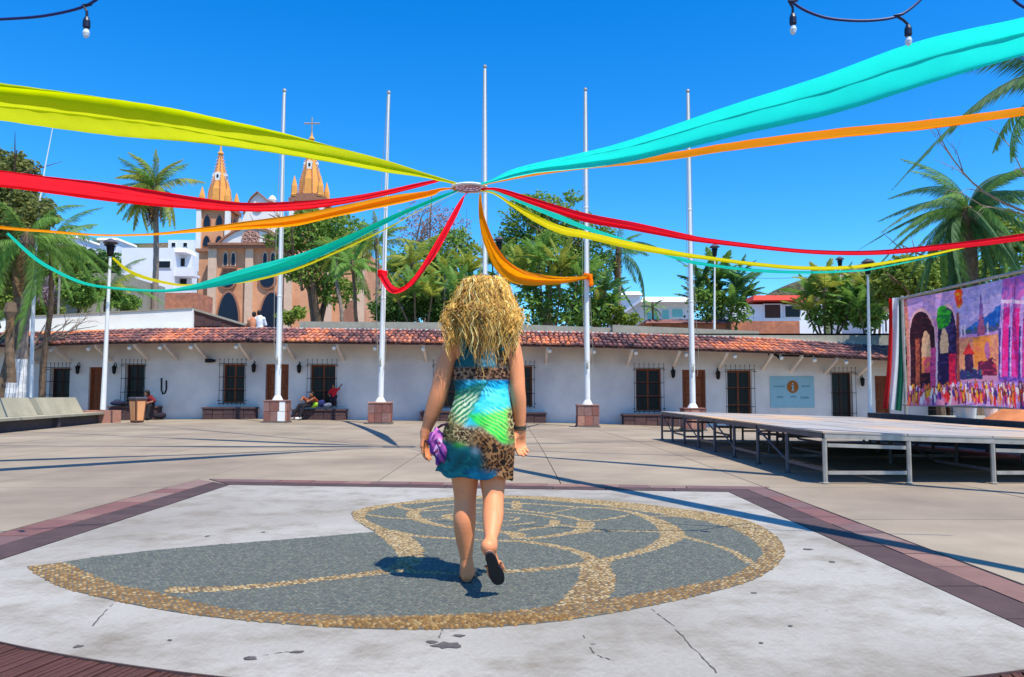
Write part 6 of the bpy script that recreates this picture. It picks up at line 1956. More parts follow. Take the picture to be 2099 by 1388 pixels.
# ================================================================ small background people
M['skin'] = mat('skin', srgb(208, 150, 118), .55, .05, 8, .05, spec=.35)
M['skin_d'] = mat('brown_skin', srgb(150, 100, 74), .55, .05, 8, .05)
M['hair_d'] = mat('black_hair', srgb(30, 22, 20), .5, .2, 30, .3)
def cloth(n_, rgb): return mat(n_, srgb(*rgb), .85, .12, 6, .2)
def figure(label, J, shirt, trousers, shoes, skin='skin_d', s=1.0, hair='hair_d', group=None):
    """J: joints in world coordinates: head, neck, pelvis, sh/el/ha and hip/kn/ft for both sides"""
    J = {k: Vector(v) for k, v in J.items()}
    g = J['pelvis']
    t = thing('person', label, 'person', (g.x, g.y, min(J['ftL'].z, J['ftR'].z) - .05), group=group)
    o_ = ORG[t.name]
    def c(a, b, ra, rb, k=.03): return ('c', tuple(J[a] - o_) if isinstance(a, str) else a, tuple(J[b] - o_) if isinstance(b, str) else b, ra * s, rb * s, k * s)
    def e(p, r, k=.03): return ('e', tuple(p - o_), tuple(x * s for x in r), k * s)
    chest = J['neck'].lerp(J['pelvis'], .3)
    hd = J['head']
    body = [e(hd, (.078, .092, .112)), c('neck', 'head', .055, .055), e(chest, (.16, .11, .20), .05), c('neck', 'pelvis', .10, .14, .05)]
    for q_ in 'LR':
        body += [c('neck', 'sh' + q_, .06, .06), c('sh' + q_, 'el' + q_, .052, .042), c('el' + q_, 'ha' + q_, .04, .028), e(J['ha' + q_], (.045, .04, .055), .02),
                 c('pelvis', 'hip' + q_, .11, .10), c('hip' + q_, 'kn' + q_, .088, .06), c('kn' + q_, 'ft' + q_, .058, .036)]
    fdir = (J['knL'] - J['pelvis']); fdir.z = 0
    fdir = fdir.normalized() if fdir.length > .05 else Vector((0, -1, 0))
    body.append(e(hd + fdir * .09 * s - Vector((0, 0, .015)), (.018, .018, .022), .01))     # nose
    V, Fc = sdf_mesh(body, .017 * s)
    link('body', new_mesh('body', V, Fc, True), M[skin], t)
    sh = [e(chest, (.178, .128, .215), .05), c('neck', 'pelvis', .115, .155, .05)]
    for q_ in 'LR': sh += [c('neck', 'sh' + q_, .072, .075), c('sh' + q_, 'el' + q_, .068, .06)]
    V, Fc = sdf_mesh(sh, .02 * s); link('shirt', new_mesh('shirt', V, Fc, True), shirt, t)
    tr = []
    for q_ in 'LR': tr += [c('pelvis', 'hip' + q_, .13, .12), c('hip' + q_, 'kn' + q_, .105, .076), c('kn' + q_, 'ft' + q_, .072, .055)]
    V, Fc = sdf_mesh(tr, .02 * s); link('trousers', new_mesh('trousers', V, Fc, True), trousers, t)
    for q_ in 'LR':
        f = J['ft' + q_]
        V, Fc = sdf_mesh([('c', tuple(f - o_ - fdir * .04 * s + Vector((0, 0, -.02))), tuple(f - o_ + fdir * .15 * s + Vector((0, 0, -.035))), .052 * s, .04 * s, .02)], .015 * s)
        link('shoe', new_mesh('shoe', V, Fc, True), shoes, t)
    V, Fc = sdf_mesh([e(hd - fdir * .018 * s + Vector((0, 0, .028 * s)), (.088, .098, .105)), e(hd - fdir * .05 * s - Vector((0, 0, .03 * s)), (.07, .06, .09))], .016 * s)
    link('hair', new_mesh('hair', V, Fc, True), M[hair], t)
    return t
blk = cloth('black_trousers', (28, 26, 34)); wsh = cloth('white_shirt', (226, 226, 232)); wshoe = cloth('white_shoe', (220, 220, 220)); bshoe = cloth('dark_shoe', (40, 34, 34))
# two sitting on the roof edge with their backs to the square
def sit_back(u, v, lean, label, shirt, skin):
    h = P(u, v, 33.0); pz = h.z - .66
    x = h.x
    figure(label, dict(head=(x + lean * .12, 33.0, h.z), neck=(x + lean * .06, 33.0, h.z - .18), pelvis=(x, 33.05, pz), shL=(x - .17 + lean * .05, 33.0, h.z - .24), shR=(x + .17 + lean * .05, 33.0, h.z - .24),
           elL=(x - .22, 33.1, h.z - .48), elR=(x + .22, 33.1, h.z - .48), haL=(x - .1, 33.35, h.z - .55), haR=(x + .1, 33.35, h.z - .55), hipL=(x - .09, 33.08, pz), hipR=(x + .09, 33.08, pz),
           knL=(x - .12, 33.5, pz + .02), knR=(x + .12, 33.5, pz + .02), ftL=(x - .12, 33.6, pz - .38), ftR=(x + .12, 33.6, pz - .38)), shirt, blk, bshoe, skin)
sit_back(518, 645, .5, 'person with dark hair and an orange top sitting on the roof edge before the church', cloth('peach_top', (214, 140, 104)), 'skin')
sit_back(533, 642, -.3, 'person in a white shirt sitting on the roof edge, right one of the pair', wsh, 'skin_d')
# person slumped on the bench under the window, legs stretched to the left
h = P(641, 809, 30.45); S0 = P(652, 832, 30.5)
figure('seated person in rust shirt and black trousers, legs stretched left on the stone bench',
       dict(head=(h.x, 30.3, h.z), neck=(h.x - .02, 30.4, h.z - .19), pelvis=(h.x - .02, 30.6, .60), shL=(h.x - .2, 30.42, h.z - .25), shR=(h.x + .15, 30.42, h.z - .25), elL=(h.x - .33, 30.3, .83), elR=(h.x + .12, 30.2, .80),
            haL=(h.x - .35, 30.1, .72), haR=(h.x - .1, 30.05, .68), hipL=(h.x - .1, 30.5, .60), hipR=(h.x + .04, 30.45, .6), knL=(h.x - .42, 30.15, .52), knR=(h.x - .22, 29.95, .5), ftL=(h.x - .68, 29.95, .08), ftR=(h.x - .32, 29.75, .08)),
       cloth('rust_shirt', (150, 72, 44)), blk, wshoe)
h = P(683, 791, 30.5)
figure('small child in a red shirt on the stone bench, one arm raised to the window',
       dict(head=(h.x, 30.55, h.z), neck=(h.x, 30.6, h.z - .13), pelvis=(h.x, 30.65, .88), shL=(h.x - .12, 30.6, h.z - .17), shR=(h.x + .12, 30.6, h.z - .17), elL=(h.x - .17, 30.5, .98), elR=(h.x + .22, 30.55, h.z - .1),
            haL=(h.x - .1, 30.4, .9), haR=(h.x + .3, 30.6, h.z + .04), hipL=(h.x - .06, 30.63, .86), hipR=(h.x + .06, 30.63, .86), knL=(h.x - .07, 30.5, .74), knR=(h.x + .08, 30.5, .74), ftL=(h.x - .07, 30.6, .56), ftR=(h.x + .08, 30.6, .56)),
       cloth('red_shirt', (206, 30, 40)), cloth('dark_shorts', (44, 36, 50)), bshoe, s=.68)
# person resting by the far left window with legs along the bench
h = P(301, 806, 30.2)
figure('person in dark red and black clothes leaning at the window behind the litter bin',
       dict(head=(h.x, 30.2, h.z), neck=(h.x + .04, 30.3, h.z - .19), pelvis=(h.x + .02, 30.5, .56), shL=(h.x - .14, 30.35, h.z - .26), shR=(h.x + .2, 30.35, h.z - .26), elL=(h.x - .26, 30.2, .74), elR=(h.x + .3, 30.2, .70),
            haL=(h.x - .4, 30.1, .66), haR=(h.x + .1, 30.05, .62), hipL=(h.x - .05, 30.45, .56), hipR=(h.x + .1, 30.4, .56), knL=(h.x - .5, 30.35, .62), knR=(h.x + .2, 30.0, .5), ftL=(h.x - .98, 30.4, .58), ftR=(h.x + .22, 29.8, .08)),
       cloth('dark_red_top', (110, 30, 40)), blk, bshoe)
# bags
def bag(u, v, Y, r, m, label, z=None):
    p = P(u, v, Y)
    if z is not None: p.z = z
    V, Fc = sdf_mesh([('e', (0, 0, r[2]), r, .03), ('e', (r[0] * .4, 0, r[2] * 1.5), (r[0] * .6, r[1] * .8, r[2] * .6), .05)], min(r) / 7)
    t = thing('bag', label, 'bag', tuple(p))
    link('bag_body', new_mesh('bag_body', V, Fc, True), m, t)
    q = MB(); q.tube([p + Vector((r[0] * .5 * math.cos(a), 0, r[2] * 1.75 + r[2] * .6 * math.sin(a))) for a in np.linspace(0, PI, 7)], .012, 5); q.build('handle', M['iron'], t)
bag(643, 836, 30.4, (.17, .13, .11), cloth('lime_bag', (150, 190, 50)), 'lime green bag on the stone bench next to the seated person')
bag(658, 834, 30.45, (.14, .12, .13), cloth('navy_bag', (36, 44, 96)), 'navy blue bag on the stone bench right of the lime green one')
bag(671, 836, 30.45, (.16, .12, .09), cloth('grey_bag', (104, 110, 130)), 'grey bundle on the stone bench beside the child')
bag(327, 858, 30.1, (.24, .18, .12), cloth('black_bag', (36, 30, 40)), 'black rucksack on the ground by the wall right of the litter bin', 0)
bag(240, 832, 30.3, (.26, .16, .10), cloth('blue_bundle', (34, 38, 66)), 'dark blue bundle lying on the stone bench behind the end block')

# ================================================================ the walking woman
W0 = Vector((-.13, 4.24, 0))
WM = thing('person', 'woman with long curly blond hair in a turquoise, green and leopard print dress walking away', 'person', tuple(W0))
def wp(u, v, dy=0.0):
    p = P(u, v, 4.24 + dy) - W0
    return (p.x, p.y, p.z)
def wc(a, b, ra, rb, k=.02): return ('c', a, b, ra, rb, k)
body = []
hc_ = Vector(wp(992, 612, .0))
body += [('e', tuple(hc_), (.076, .096, .112), .02), ('e', tuple(hc_ + Vector((0, .03, -.065))), (.055, .062, .06), .03),
         wc(wp(992, 640, -.01), wp(992, 690, -.02), .052, .056, .03)]
# face: nose, brow, lips, chin, ears
f_ = hc_ + Vector((0, .094, 0))
body += [wc(tuple(f_ + Vector((0, -.006, .012))), tuple(f_ + Vector((0, .014, -.022))), .009, .013, .012), ('e', tuple(f_ + Vector((0, -.006, .03))), (.05, .014, .01), .015),
         ('e', tuple(f_ + Vector((0, -.002, -.048))), (.024, .010, .007), .006), ('e', tuple(f_ + Vector((0, -.004, -.058))), (.020, .010, .006), .006), ('e', tuple(f_ + Vector((0, -.012, -.09))), (.022, .018, .018), .02),
         ('e', tuple(hc_ + Vector((.076, .0, -.01))), (.010, .018, .032), .008), ('e', tuple(hc_ + Vector((-.076, .0, -.01))), (.010, .018, .032), .008)]
# torso
body += [('e', wp(991, 722, -.01), (.150, .088, .135), .05), ('e', wp(990, 760, .0), (.130, .090, .11), .05), ('e', wp(987, 800, -.005), (.128, .090, .10), .05), ('e', wp(984, 850, -.02), (.150, .105, .10), .05), ('e', wp(981, 895, -.02), (.160, .11, .11), .05),
         ('e', wp(955, 880, -.07), (.085, .085, .10), .05), ('e', wp(1008, 880, -.07), (.085, .085, .10), .05), ('e', wp(966, 745, .08), (.062, .055, .065), .04), ('e', wp(1016, 745, .08), (.062, .055, .065), .04)]
body += [wc(wp(992, 684, -.02), wp(936, 698, -.01), .050, .054, .05), wc(wp(992, 684, -.02), wp(1040, 696, -.01), .050, .054, .05)]
# arms
def limb(pts, k=.004):
    """chain of tapering pieces with smoothly interpolated radii, so joints do not swell"""
    S = spline([(*p, r) for p, r in pts], 4)
    for p, q_ in zip(S[:-1], S[1:]): body.append(('c', tuple(p[:3]), tuple(q_[:3]), p[3], q_[3], k))
limb([(wp(932, 700, -.005), .052), (wp(917, 735, -.005), .052), (wp(908, 768, -.01), .049), (wp(901, 798, -.015), .0455), (wp(894, 822, -.008), .046), (wp(884, 852, .004), .039), (wp(875, 878, .014), .027), (wp(872, 888, .018), .025)])
limb([(wp(1044, 698, -.005), .052), (wp(1053, 735, -.005), .050), (wp(1058, 768, -.01), .045), (wp(1061, 799, -.015), .0405), (wp(1063, 822, -.008), .040), (wp(1065, 852, .004), .034), (wp(1066, 874, .010), .026), (wp(1066.5, 884, .012), .024)])
# legs
limb([(wp(956, 905, -.01), .094), (wp(953, 950, -.008), .082), (wp(953, 985, -.004), .070), (wp(953.5, 1020, .002), .0585), (wp(953, 1045, -.006), .0575), (wp(952, 1068, -.014), .059), (wp(953, 1100, -.008), .050), (wp(955, 1130, .0), .037), (wp(957, 1160, .010), .029), (wp(957, 1175, .012), .030)])
limb([(wp(1008, 905, -.01), .094), (wp(1009, 950, -.018), .082), (wp(1010, 985, -.036), .068), (wp(1011, 1018, -.066), .0555), (wp(1011, 1040, -.11), .0535), (wp(1010, 1062, -.165), .053), (wp(1008, 1085, -.225), .042), (wp(1006, 1105, -.28), .030), (wp(1005, 1120, -.315), .027)])
# left foot flat, pointing away
hl = Vector(wp(957, 1180, .02)); 
body += [('e', (hl.x, hl.y, .045), (.031, .036, .034), .02), wc((hl.x, hl.y + .03, .05), (hl.x - .012, hl.y + .15, .032), .032, .030, .02), wc(wp(957, 1160, .01), (hl.x, hl.y + .05, .06), .030, .034, .03)]
for k in range(5):
    tx = -.045 + .020 * k
    body.append(wc((hl.x + tx * .7, hl.y + .14, .030), (hl.x + tx, hl.y + .205 + (.014, .012, .012, .02, .024)[k], .022), .012, (.008, .008, .009, .009, .012)[k], .006))
# right foot trailing, heel up, toes down
hr = Vector(wp(1003.5, 1136, -.37)); tr_ = Vector(wp(1021, 1186, -.25))
fd = (tr_ - hr).normalized(); fn = Vector((0, -1, 0)); fn = (fn - fd * fn.dot(fd)).normalized(); fs_ = fd.cross(fn).normalized()
if fs_.x < 0: fs_ = -fs_
def rf(a, b, c_): return tuple(hr + fd * a + fs_ * b - fn * c_)
body += [('e', rf(.0, 0, .045), (.030, .034, .032), .02), wc(rf(.0, 0, .05), wp(1005, 1118, -.31), .030, .027, .03), wc(rf(.02, 0, .05), rf(.13, .0, .035), .030, .028, .02)]
for k in range(5):
    body.append(wc(rf(.12, (-.03 + .015 * k), .032), rf(.165 + (.02, .014, .01, .004, -.004)[k], (-.036 + .019 * k), .026), .012, (.012, .009, .009, .008, .008)[k], .006))
# hands: palm, four fingers with two bends each, thumb from the side
def hand(w_, base_dir, across, palm_n, thumb_side, curl):
    w_ = Vector(w_); bd = Vector(base_dir).normalized(); ac = Vector(across); ac = (ac - bd * ac.dot(bd)).normalized(); pn = bd.cross(ac).normalized() * palm_n
    out = [wc(tuple(w_), tuple(w_ + bd * .03), .026, .024, .015)]
    for k in range(4):
        o_ = (-.027 + .018 * k)
        kb = w_ + bd * .075 + ac * o_
        out.append(wc(tuple(w_ + bd * .02 + ac * o_ * .6), tuple(kb), .015, .0125, .012))
        L1 = (.034, .039, .037, .029)[k]; c1, c2 = curl * (.7 + .12 * k), curl * (1.4 + .12 * k)
        d1 = (bd * math.cos(c1) + pn * math.sin(c1)); d2 = (bd * math.cos(c2) + pn * math.sin(c2)); d3 = (bd * math.cos(c2 * 1.3) + pn * math.sin(c2 * 1.3))
        k1 = kb + d1 * L1; k2 = k1 + d2 * L1 * .68; k3 = k2 + d3 * L1 * .5
        out += [wc(tuple(kb), tuple(k1), .0098, .0088, .004), wc(tuple(k1), tuple(k2), .0088, .0080, .003), wc(tuple(k2), tuple(k3), .0080, .0068, .003)]
    ts = ac * thumb_side
    t0 = w_ + bd * .022 + ts * .020; t1 = t0 + (bd * .75 + ts * .62 + pn * .25).normalized() * .038; t2 = t1 + (bd * .9 + ts * .15 + pn * .4).normalized() * .030; t3 = t2 + (bd * .9 + pn * .45).normalized() * .020
    out += [wc(tuple(t0), tuple(t1), .016, .012, .012), wc(tuple(t1), tuple(t2), .011, .010, .004), wc(tuple(t2), tuple(t3), .010, .008, .003)]
    return out
body += hand(wp(872.5, 885, .018), (-.10, .10, -1), (.35, 1, 0), 1, 1, .38)
body += hand(wp(1066.5, 880, .012), (-.05, .06, -1), (.80, .55, 0), 1, -1, .55)
V, Fc = sdf_mesh(body, .0042)
# light smoothing is not needed: the distance field is already smooth
M['skin_w'] = mat('sun_tanned_skin', srgb(230, 146, 98), .5, .10, 7, .10, spec=.35, bscale=220, bdist=.0015)
M['skin_w'].node_tree.nodes['Principled BSDF'].inputs['Subsurface Weight'].default_value = .08
M['skin_w'].node_tree.nodes['Principled BSDF'].inputs['Subsurface Radius'].default_value = (.02, .008, .004)
link('body', new_mesh('body', V, Fc, True), M['skin_w'], WM)
for sx in (-1, 1):
    q = MB(); c = hc_ + Vector((.030 * sx, .082, .010)); q.lathe(tuple(c), [(.001, -.012), (.010, -.007), (.012, 0), (.010, .007), (.001, .012)], 10); q.build('eye', M['white_paint'], WM, True, org=(0, 0, 0))

# ---- dress: closed loft with folds, print in vertex colours
prof = [  # v, left u, right u, half depth, centre dy
    (683, 972, 1010, .060, -.045), (690, 964, 1022, .075, -.035), (705, 955, 1032, .090, -.02), (725, 944, 1040, .104, -.01), (745, 933, 1047, .112, .005), (760, 929, 1050, .114, .01), (776, 930, 1046, .108, .0), (790, 933, 1041, .104, -.005),
    (810, 934, 1042, .110, -.012), (840, 926, 1047, .132, -.02), (870, 915, 1050, .150, -.022), (900, 907, 1052, .150, -.02), (930, 903, 1051, .138, -.012), (955, 899, 1049, .124, .0), (974, 895, 1048, .114, .004)]
PR = spline(prof, 14)
NT = 300
ang = np.linspace(0, 2 * PI, NT, endpoint=False)
rsd = np.random.RandomState(3)
V = []; UV = []
nr = len(PR)
for i in range(nr):
    v, ul, ur, hb, dy = PR[i]
    tt = max(0, (v - 790) / 184.0)
    tt = min(1, tt)
    uc, uh = (ul + ur) / 2, (ur - ul) / 2
    for a in ang:
        ca, sa = math.cos(a), math.sin(a)
        pw = .92 - .2 * tt; ex = abs(ca) ** pw * (1 if ca > 0 else -1); ey = abs(sa) ** pw * (1 if sa > 0 else -1)
        fold = 1 + tt ** 1.5 * (.028 * math.sin(a * 9 + 1.3) + .018 * math.sin(a * 17 + 4 * tt) + .012 * math.sin(a * 5 + 2.0))
        # soft horizontal rucks over the small of the back and the ruched bust band
        ruck = .0014 * math.sin(v * .55 + 3 * math.sin(a * 3)) * math.exp(-((v - 800) / 26) ** 2) + .004 * math.sin(a * 46) * math.exp(-((v - 766) / 12) ** 2)
        diag = .004 * math.sin((v - 780) * .10 + a * 7) * tt
        u = uc + uh * ex * fold
        hem = 0
        if v > 930:
            hem = ((v - 930) / 44.0) ** 2 * (9 * math.sin(a * 1.0 + 0.3) * 0 + 6 * ((u - 975) / 70.0) + 5 * math.sin(a * 3 + 1.1) + 2.5 * math.sin(a * 8))
        base = P(u, v + hem, 4.24 + dy) 
        back_ = (.052 * tt ** 1.5 / (1 + math.exp(-(u - 985) / 12.0))) if ey < 0 else 0
        y = 4.24 + dy + (hb * fold + ruck + diag + back_) * ey
        p_ = P(u, v + hem, 4.24)
        V.append((p_.x - W0.x, y - W0.y, p_.z)); UV.append((u if ey <= 0 else 2 * 1060 - u, v + hem * .4))
V = np.array(V); UV = np.array(UV)
Fl = []
for i in range(nr - 1):
    b_ = i * NT; k = np.arange(NT); k2 = (k + 1) % NT
    Fl.append(np.stack([b_ + k, b_ + NT + k, b_ + NT + k2, b_ + k2], 1))
Fl = np.vstack(Fl)
def dress_color(U, Vv, yb):
    """flat print of the jersey: leaves, water blues and leopard rosettes, in photo pixel units across the back"""
    n = len(U)
    def lin(*c): return np.array(srgb(*c))
    def fbm(x, y, s):
        r = 0
        for o in range(4):
            f = 2 ** o * s; r = r + np.sin(x * f + 1.7 * o + 1.9 * np.sin(y * f * .83 + o)) * np.cos(y * f * 1.13 + 2.3 * o + 1.4 * np.sin(x * f * .71)) / (1.6 ** o)
        return r
    n1 = fbm(U, Vv, .035); n2 = fbm(U + 90, Vv * 1.3, .06); n3 = fbm(U, Vv, .16)
    Uw = U + 1.6 * n2 + .8 * n3; Vw = Vv + 1.6 * n1 + .8 * n3
    c = np.tile(lin(4, 88, 96), (n, 1))
    def mixm(m, col, f=1.0):
        m = np.clip(m, 0, 1)[:, None] * f
        c[:] = c * (1 - m) + np.array(col)[None] * m
    sg = lambda x: 1 / (1 + np.exp(-np.clip(x, -40, 40)))
    # rosettes round scattered centres
    rp = np.random.RandomState(21)
    def rosette(mask, size, dark, core, stretch=1.0, gap=.35):
        idx = np.where(mask > .05)[0]
        if len(idx) == 0: return
        u0, u1, v0, v1 = U[idx].min(), U[idx].max(), Vv[idx].min(), Vv[idx].max()
        gu, gv = np.meshgrid(np.arange(u0 - size, u1 + size, size), np.arange(v0 - size, v1 + size, size * .85 / stretch))
        gu = gu + (np.arange(gu.shape[0]) % 2)[:, None] * size / 2
        gu = (gu + rp.uniform(-.28, .28, gu.shape) * size).ravel(); gv = (gv + rp.uniform(-.22, .22, gv.shape) * size / stretch).ravel()
        rr = rp.uniform(.24, .40, len(gu)) * size; ph = rp.uniform(0, 6.28, len(gu)); hole = rp.uniform(-.2, .8, len(gu))
        du = U[idx][:, None] - gu[None]; dv = (Vv[idx][:, None] - gv[None]) * stretch
        d = np.sqrt(du ** 2 + dv ** 2); k = d.argmin(1); ar = np.arange(len(idx))
        dd = d[ar, k]; th = np.arctan2(dv[ar, k], du[ar, k]); R_ = rr[k] * (1 + .16 * np.sin(3 * th + ph[k]))
        m = np.zeros(n); mc = np.zeros(n)
        mc[idx] = (dd < R_) * (hole[k] > 0); m[idx] = (np.abs(dd - R_) < .13 * size) * (np.sin(th * 2 + ph[k]) > -1 + gap) + (dd < R_) * (hole[k] <= 0)
        mixm(mask * mc, core, .9); mixm(mask * np.clip(m, 0, 1), dark)
    dk, cr_, tan_ = lin(34, 20, 14), lin(126, 78, 42), lin(178, 138, 92)
    # upper back
    up = sg((753 - Vv) / 1.2)
    mixm(up * sg((Uw - 984) / 3) * sg((1022 - Uw) / 3), lin(96, 178, 186)); mixm(up * sg((Uw - 990) / 2) * sg((1016 - Uw) / 2) * sg(n2 * 5), lin(206, 226, 224))
    mixm(up * sg((n3 - .5) * 6), lin(20, 60, 52)); mixm(up * sg((Uw - 1016) / 3), tan_ * .7)
    rosette(up * sg((Uw - 1014) / 3), 10, dk, cr_)
    # turquoise body
    tq = sg((Vv - 778) / 1.0)
    mixm(tq, lin(0, 172, 216)); mixm(tq * sg((n2 - .1) * 5), lin(84, 216, 240)); mixm(tq * sg((-n1 - .5) * 6), lin(0, 124, 196))
    mixm(tq * sg((Vw * .55 + Uw - 1397 + 12) / -4), lin(0, 116, 132)); mixm(tq * sg((955 - Uw) / 4) * sg((805 - Vw) / 4), lin(0, 92, 96))
    mixm(tq * np.exp(-(((U - 951) / 13) ** 2 + ((Vv - 806) / 12) ** 2) * 1.2), lin(0, 140, 214))
    # dark stem with rays fanning to the right
    st = Uw - (1002 - (Vw - 778) * .50)
    inl = sg((Vv - 777) / 1) * sg((866 - Vw) / 3)
    ra = np.arctan2(Vv - 764, U - 985)
    rays = sg((np.sin(ra * 42 + 1.5 * n2) - .35) * 6)
    rr_ = np.hypot(Vv - 764, U - 985)
    mixm(inl * rays * sg((rr_ - 18) / 4) * sg((48 - rr_ + 6 * n3) / 4) * sg((st - 1) / 2), lin(2, 74, 96), .85)
    mixm(inl * sg((np.sin((U * .62 - Vv) * .7 + n2) - .3) * 5) * sg((1000 - U) / 5) * sg((806 - Vv) / 4), lin(2, 66, 70), .7)
    mixm(inl * np.exp(-(st / 2.2) ** 2), lin(4, 50, 48), .92)
    # left leaf: green with cream leaflets
    zl = sg((-st - 2) / 2) * sg((Vw - 803 + .25 * (U - 930)) / 3) * sg((896 - Vw - .3 * (U - 930)) / 4)
    mixm(zl, lin(16, 128, 62)); mixm(zl * sg((n1 - .2) * 5), lin(6, 96, 84))
    fr = np.sin((U * .80 + Vv * 1.0 + 2.2 * n2) * .62) + .22 * n3
    mixm(zl * sg((fr - .12) * 9) * sg((Vw - 812) / 4), lin(216, 226, 182)); mixm(zl * sg((fr - .12) * 9) * sg((Vw - 856) / 5), lin(186, 200, 116), .7)
    # vivid green leaf on the right
    e1 = Vw - (852 - .16 * (U - 965)); e2 = U - (966 + (Vw - 842) * 1.18)
    gr = sg(e1 / 2) * sg((e2 + 14) / 2) * sg((908 - Vw) / 2)
    mixm(sg((Vw - 832) / 7) * tq * sg((U - 968) / 5) * (1 - gr), lin(0, 176, 150), .7)
    mixm(gr, lin(10, 182, 60)); mixm(gr * sg((n1 - .1) * 5), lin(30, 214, 84)); mixm(gr * sg((-n2 - .7) * 6), lin(0, 140, 60))
    f2 = np.sin((U * .50 + Vv * 1.0 + 1.8 * n1) * .78 * np.where(True, 1, 1)) + .2 * n3
    f2 = np.sin((-U * .62 + Vv * 1.0 + 1.8 * n1) * .80) + .2 * n3
    mixm(sg(e1 / 3 + 4) * sg((U - 1000) / 8) * sg((892 - Vw) / 4) * sg((f2 - .30) * 9) * sg((Vw - 836) / 3), lin(196, 232, 128)); mixm(gr * sg((f2 - .55) * 9) * sg((U - 985) / 6), lin(120, 226, 70), .8)
    # tan ground with streaky spots crossing the hips
    lo = sg((Vw - 866 - .22 * (U - 930) + 8 * sg((U - 985) / 8)) / 2.2) * (1 - gr)
    lo = np.maximum(lo, sg((Vw - 900) / 2) * sg((U - 985) / 3) * (1 - gr))
    mixm(lo, lin(206, 178, 126)); low = lo * sg((Vw - 886 - .10 * (U - 990)) / 3) * sg((Uw - 972) / 4)
    mixm(low, lin(158, 112, 68))
    rosette(lo * (1 - low), 10.5, lin(52, 34, 18), cr_, 1.7, .2)
    rosette(low, 13.5, dk, cr_, 1.0, .25)
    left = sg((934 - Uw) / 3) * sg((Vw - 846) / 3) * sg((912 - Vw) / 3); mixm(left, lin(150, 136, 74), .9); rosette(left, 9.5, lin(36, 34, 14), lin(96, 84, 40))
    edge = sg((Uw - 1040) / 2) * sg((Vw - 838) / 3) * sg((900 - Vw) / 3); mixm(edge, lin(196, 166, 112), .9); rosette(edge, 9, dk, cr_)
    band = sg((Vv - 754.5) / .9) * sg((778.5 - Vv) / .9); mixm(band, lin(164, 118, 84)); rosette(band, 10.5, dk, lin(112, 66, 44))
    # teal flounce at the lower left
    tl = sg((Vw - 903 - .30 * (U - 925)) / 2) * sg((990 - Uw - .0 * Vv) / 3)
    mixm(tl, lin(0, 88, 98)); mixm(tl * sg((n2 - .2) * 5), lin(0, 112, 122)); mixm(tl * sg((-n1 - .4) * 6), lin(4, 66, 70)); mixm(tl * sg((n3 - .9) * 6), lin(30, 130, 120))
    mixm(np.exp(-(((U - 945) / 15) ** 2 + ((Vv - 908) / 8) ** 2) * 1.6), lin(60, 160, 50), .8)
    hm = sg((Vw - 957) / 2) * sg((1016 - Uw) / 3) * sg((U - 962) / 3); mixm(hm, lin(0, 96, 130)); mixm(hm * sg((n2 - .2) * 6), lin(0, 122, 150))
    mixm(np.exp(-(((Uw - 979) / 8) ** 2 + ((Vw - 921) / 9) ** 2) * 1.6), lin(186, 204, 210), .75)
    return np.clip(c, 0, 1)
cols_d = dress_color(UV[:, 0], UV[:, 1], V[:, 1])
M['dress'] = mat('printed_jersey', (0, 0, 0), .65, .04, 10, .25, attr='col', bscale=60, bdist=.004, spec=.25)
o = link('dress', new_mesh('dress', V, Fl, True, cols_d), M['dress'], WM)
sol = o.modifiers.new('thickness', 'SOLIDIFY'); sol.thickness = .004; sol.offset = 1
# straps to the shoulders
for sx, uu in ((-1, 955), (1, 1028)):
    q = MB()
    a = Vector(wp(uu + sx * 2, 720, -.10)); b = Vector(wp(uu + sx * 6, 682, -.045)); c = Vector(wp(uu + sx * 5, 690, .06)); d2 = Vector(wp(uu + sx * 2, 730, .11))
    q.tube(spline([tuple(a), tuple(b), tuple(c), tuple(d2)], 6), .016, 8)
    q.build('strap', cloth('teal_strap', (20, 100, 110)), WM, True, org=(0, 0, 0))

# ---- hair: a dark underlayer and about two thousand curls
hcap = [('e', tuple(hc_ + Vector((0, -.012, .012))), (.092, .108, .118), .03), ('e', tuple(hc_ + Vector((0, -.040, -.09))), (.115, .070, .11), .05), ('e', tuple(hc_ + Vector((-.005, -.060, -.20))), (.125, .045, .09), .05), ('e', tuple(hc_ + Vector((-.005, -.075, -.27))), (.055, .025, .09), .05),
        ('e', tuple(hc_ + Vector((-.12, -.03, -.16))), (.045, .05, .09), .04), ('e', tuple(hc_ + Vector((.12, -.03, -.15))), (.045, .05, .09), .04)]
V, Fc = sdf_mesh(hcap, .008)
M['hair_u'] = mat('brown_under_hair', srgb(84, 52, 28), .7, .3, 40, .8, stretch=(1, 1, .25), bdist=.01)
HA = link('hair', new_mesh('hair', V, Fc, True), M['hair_u'], WM)
rh = np.random.RandomState(12)
NL, SEG = 760, 44
TV = []; TF = []; TC_ = []
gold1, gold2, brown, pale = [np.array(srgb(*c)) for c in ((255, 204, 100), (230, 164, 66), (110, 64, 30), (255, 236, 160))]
quad = []
for i in range(SEG - 1):
    for k in range(3):
        a, b_ = i * 3 + k, i * 3 + (k + 1) % 3
        quad.append((a, b_, b_ + 3, a + 3))
quad = np.array(quad)
ref = np.array([.3, 1, .1])
def nrmd(x): return x / np.maximum(np.linalg.norm(x, axis=1), 1e-9)[:, None]
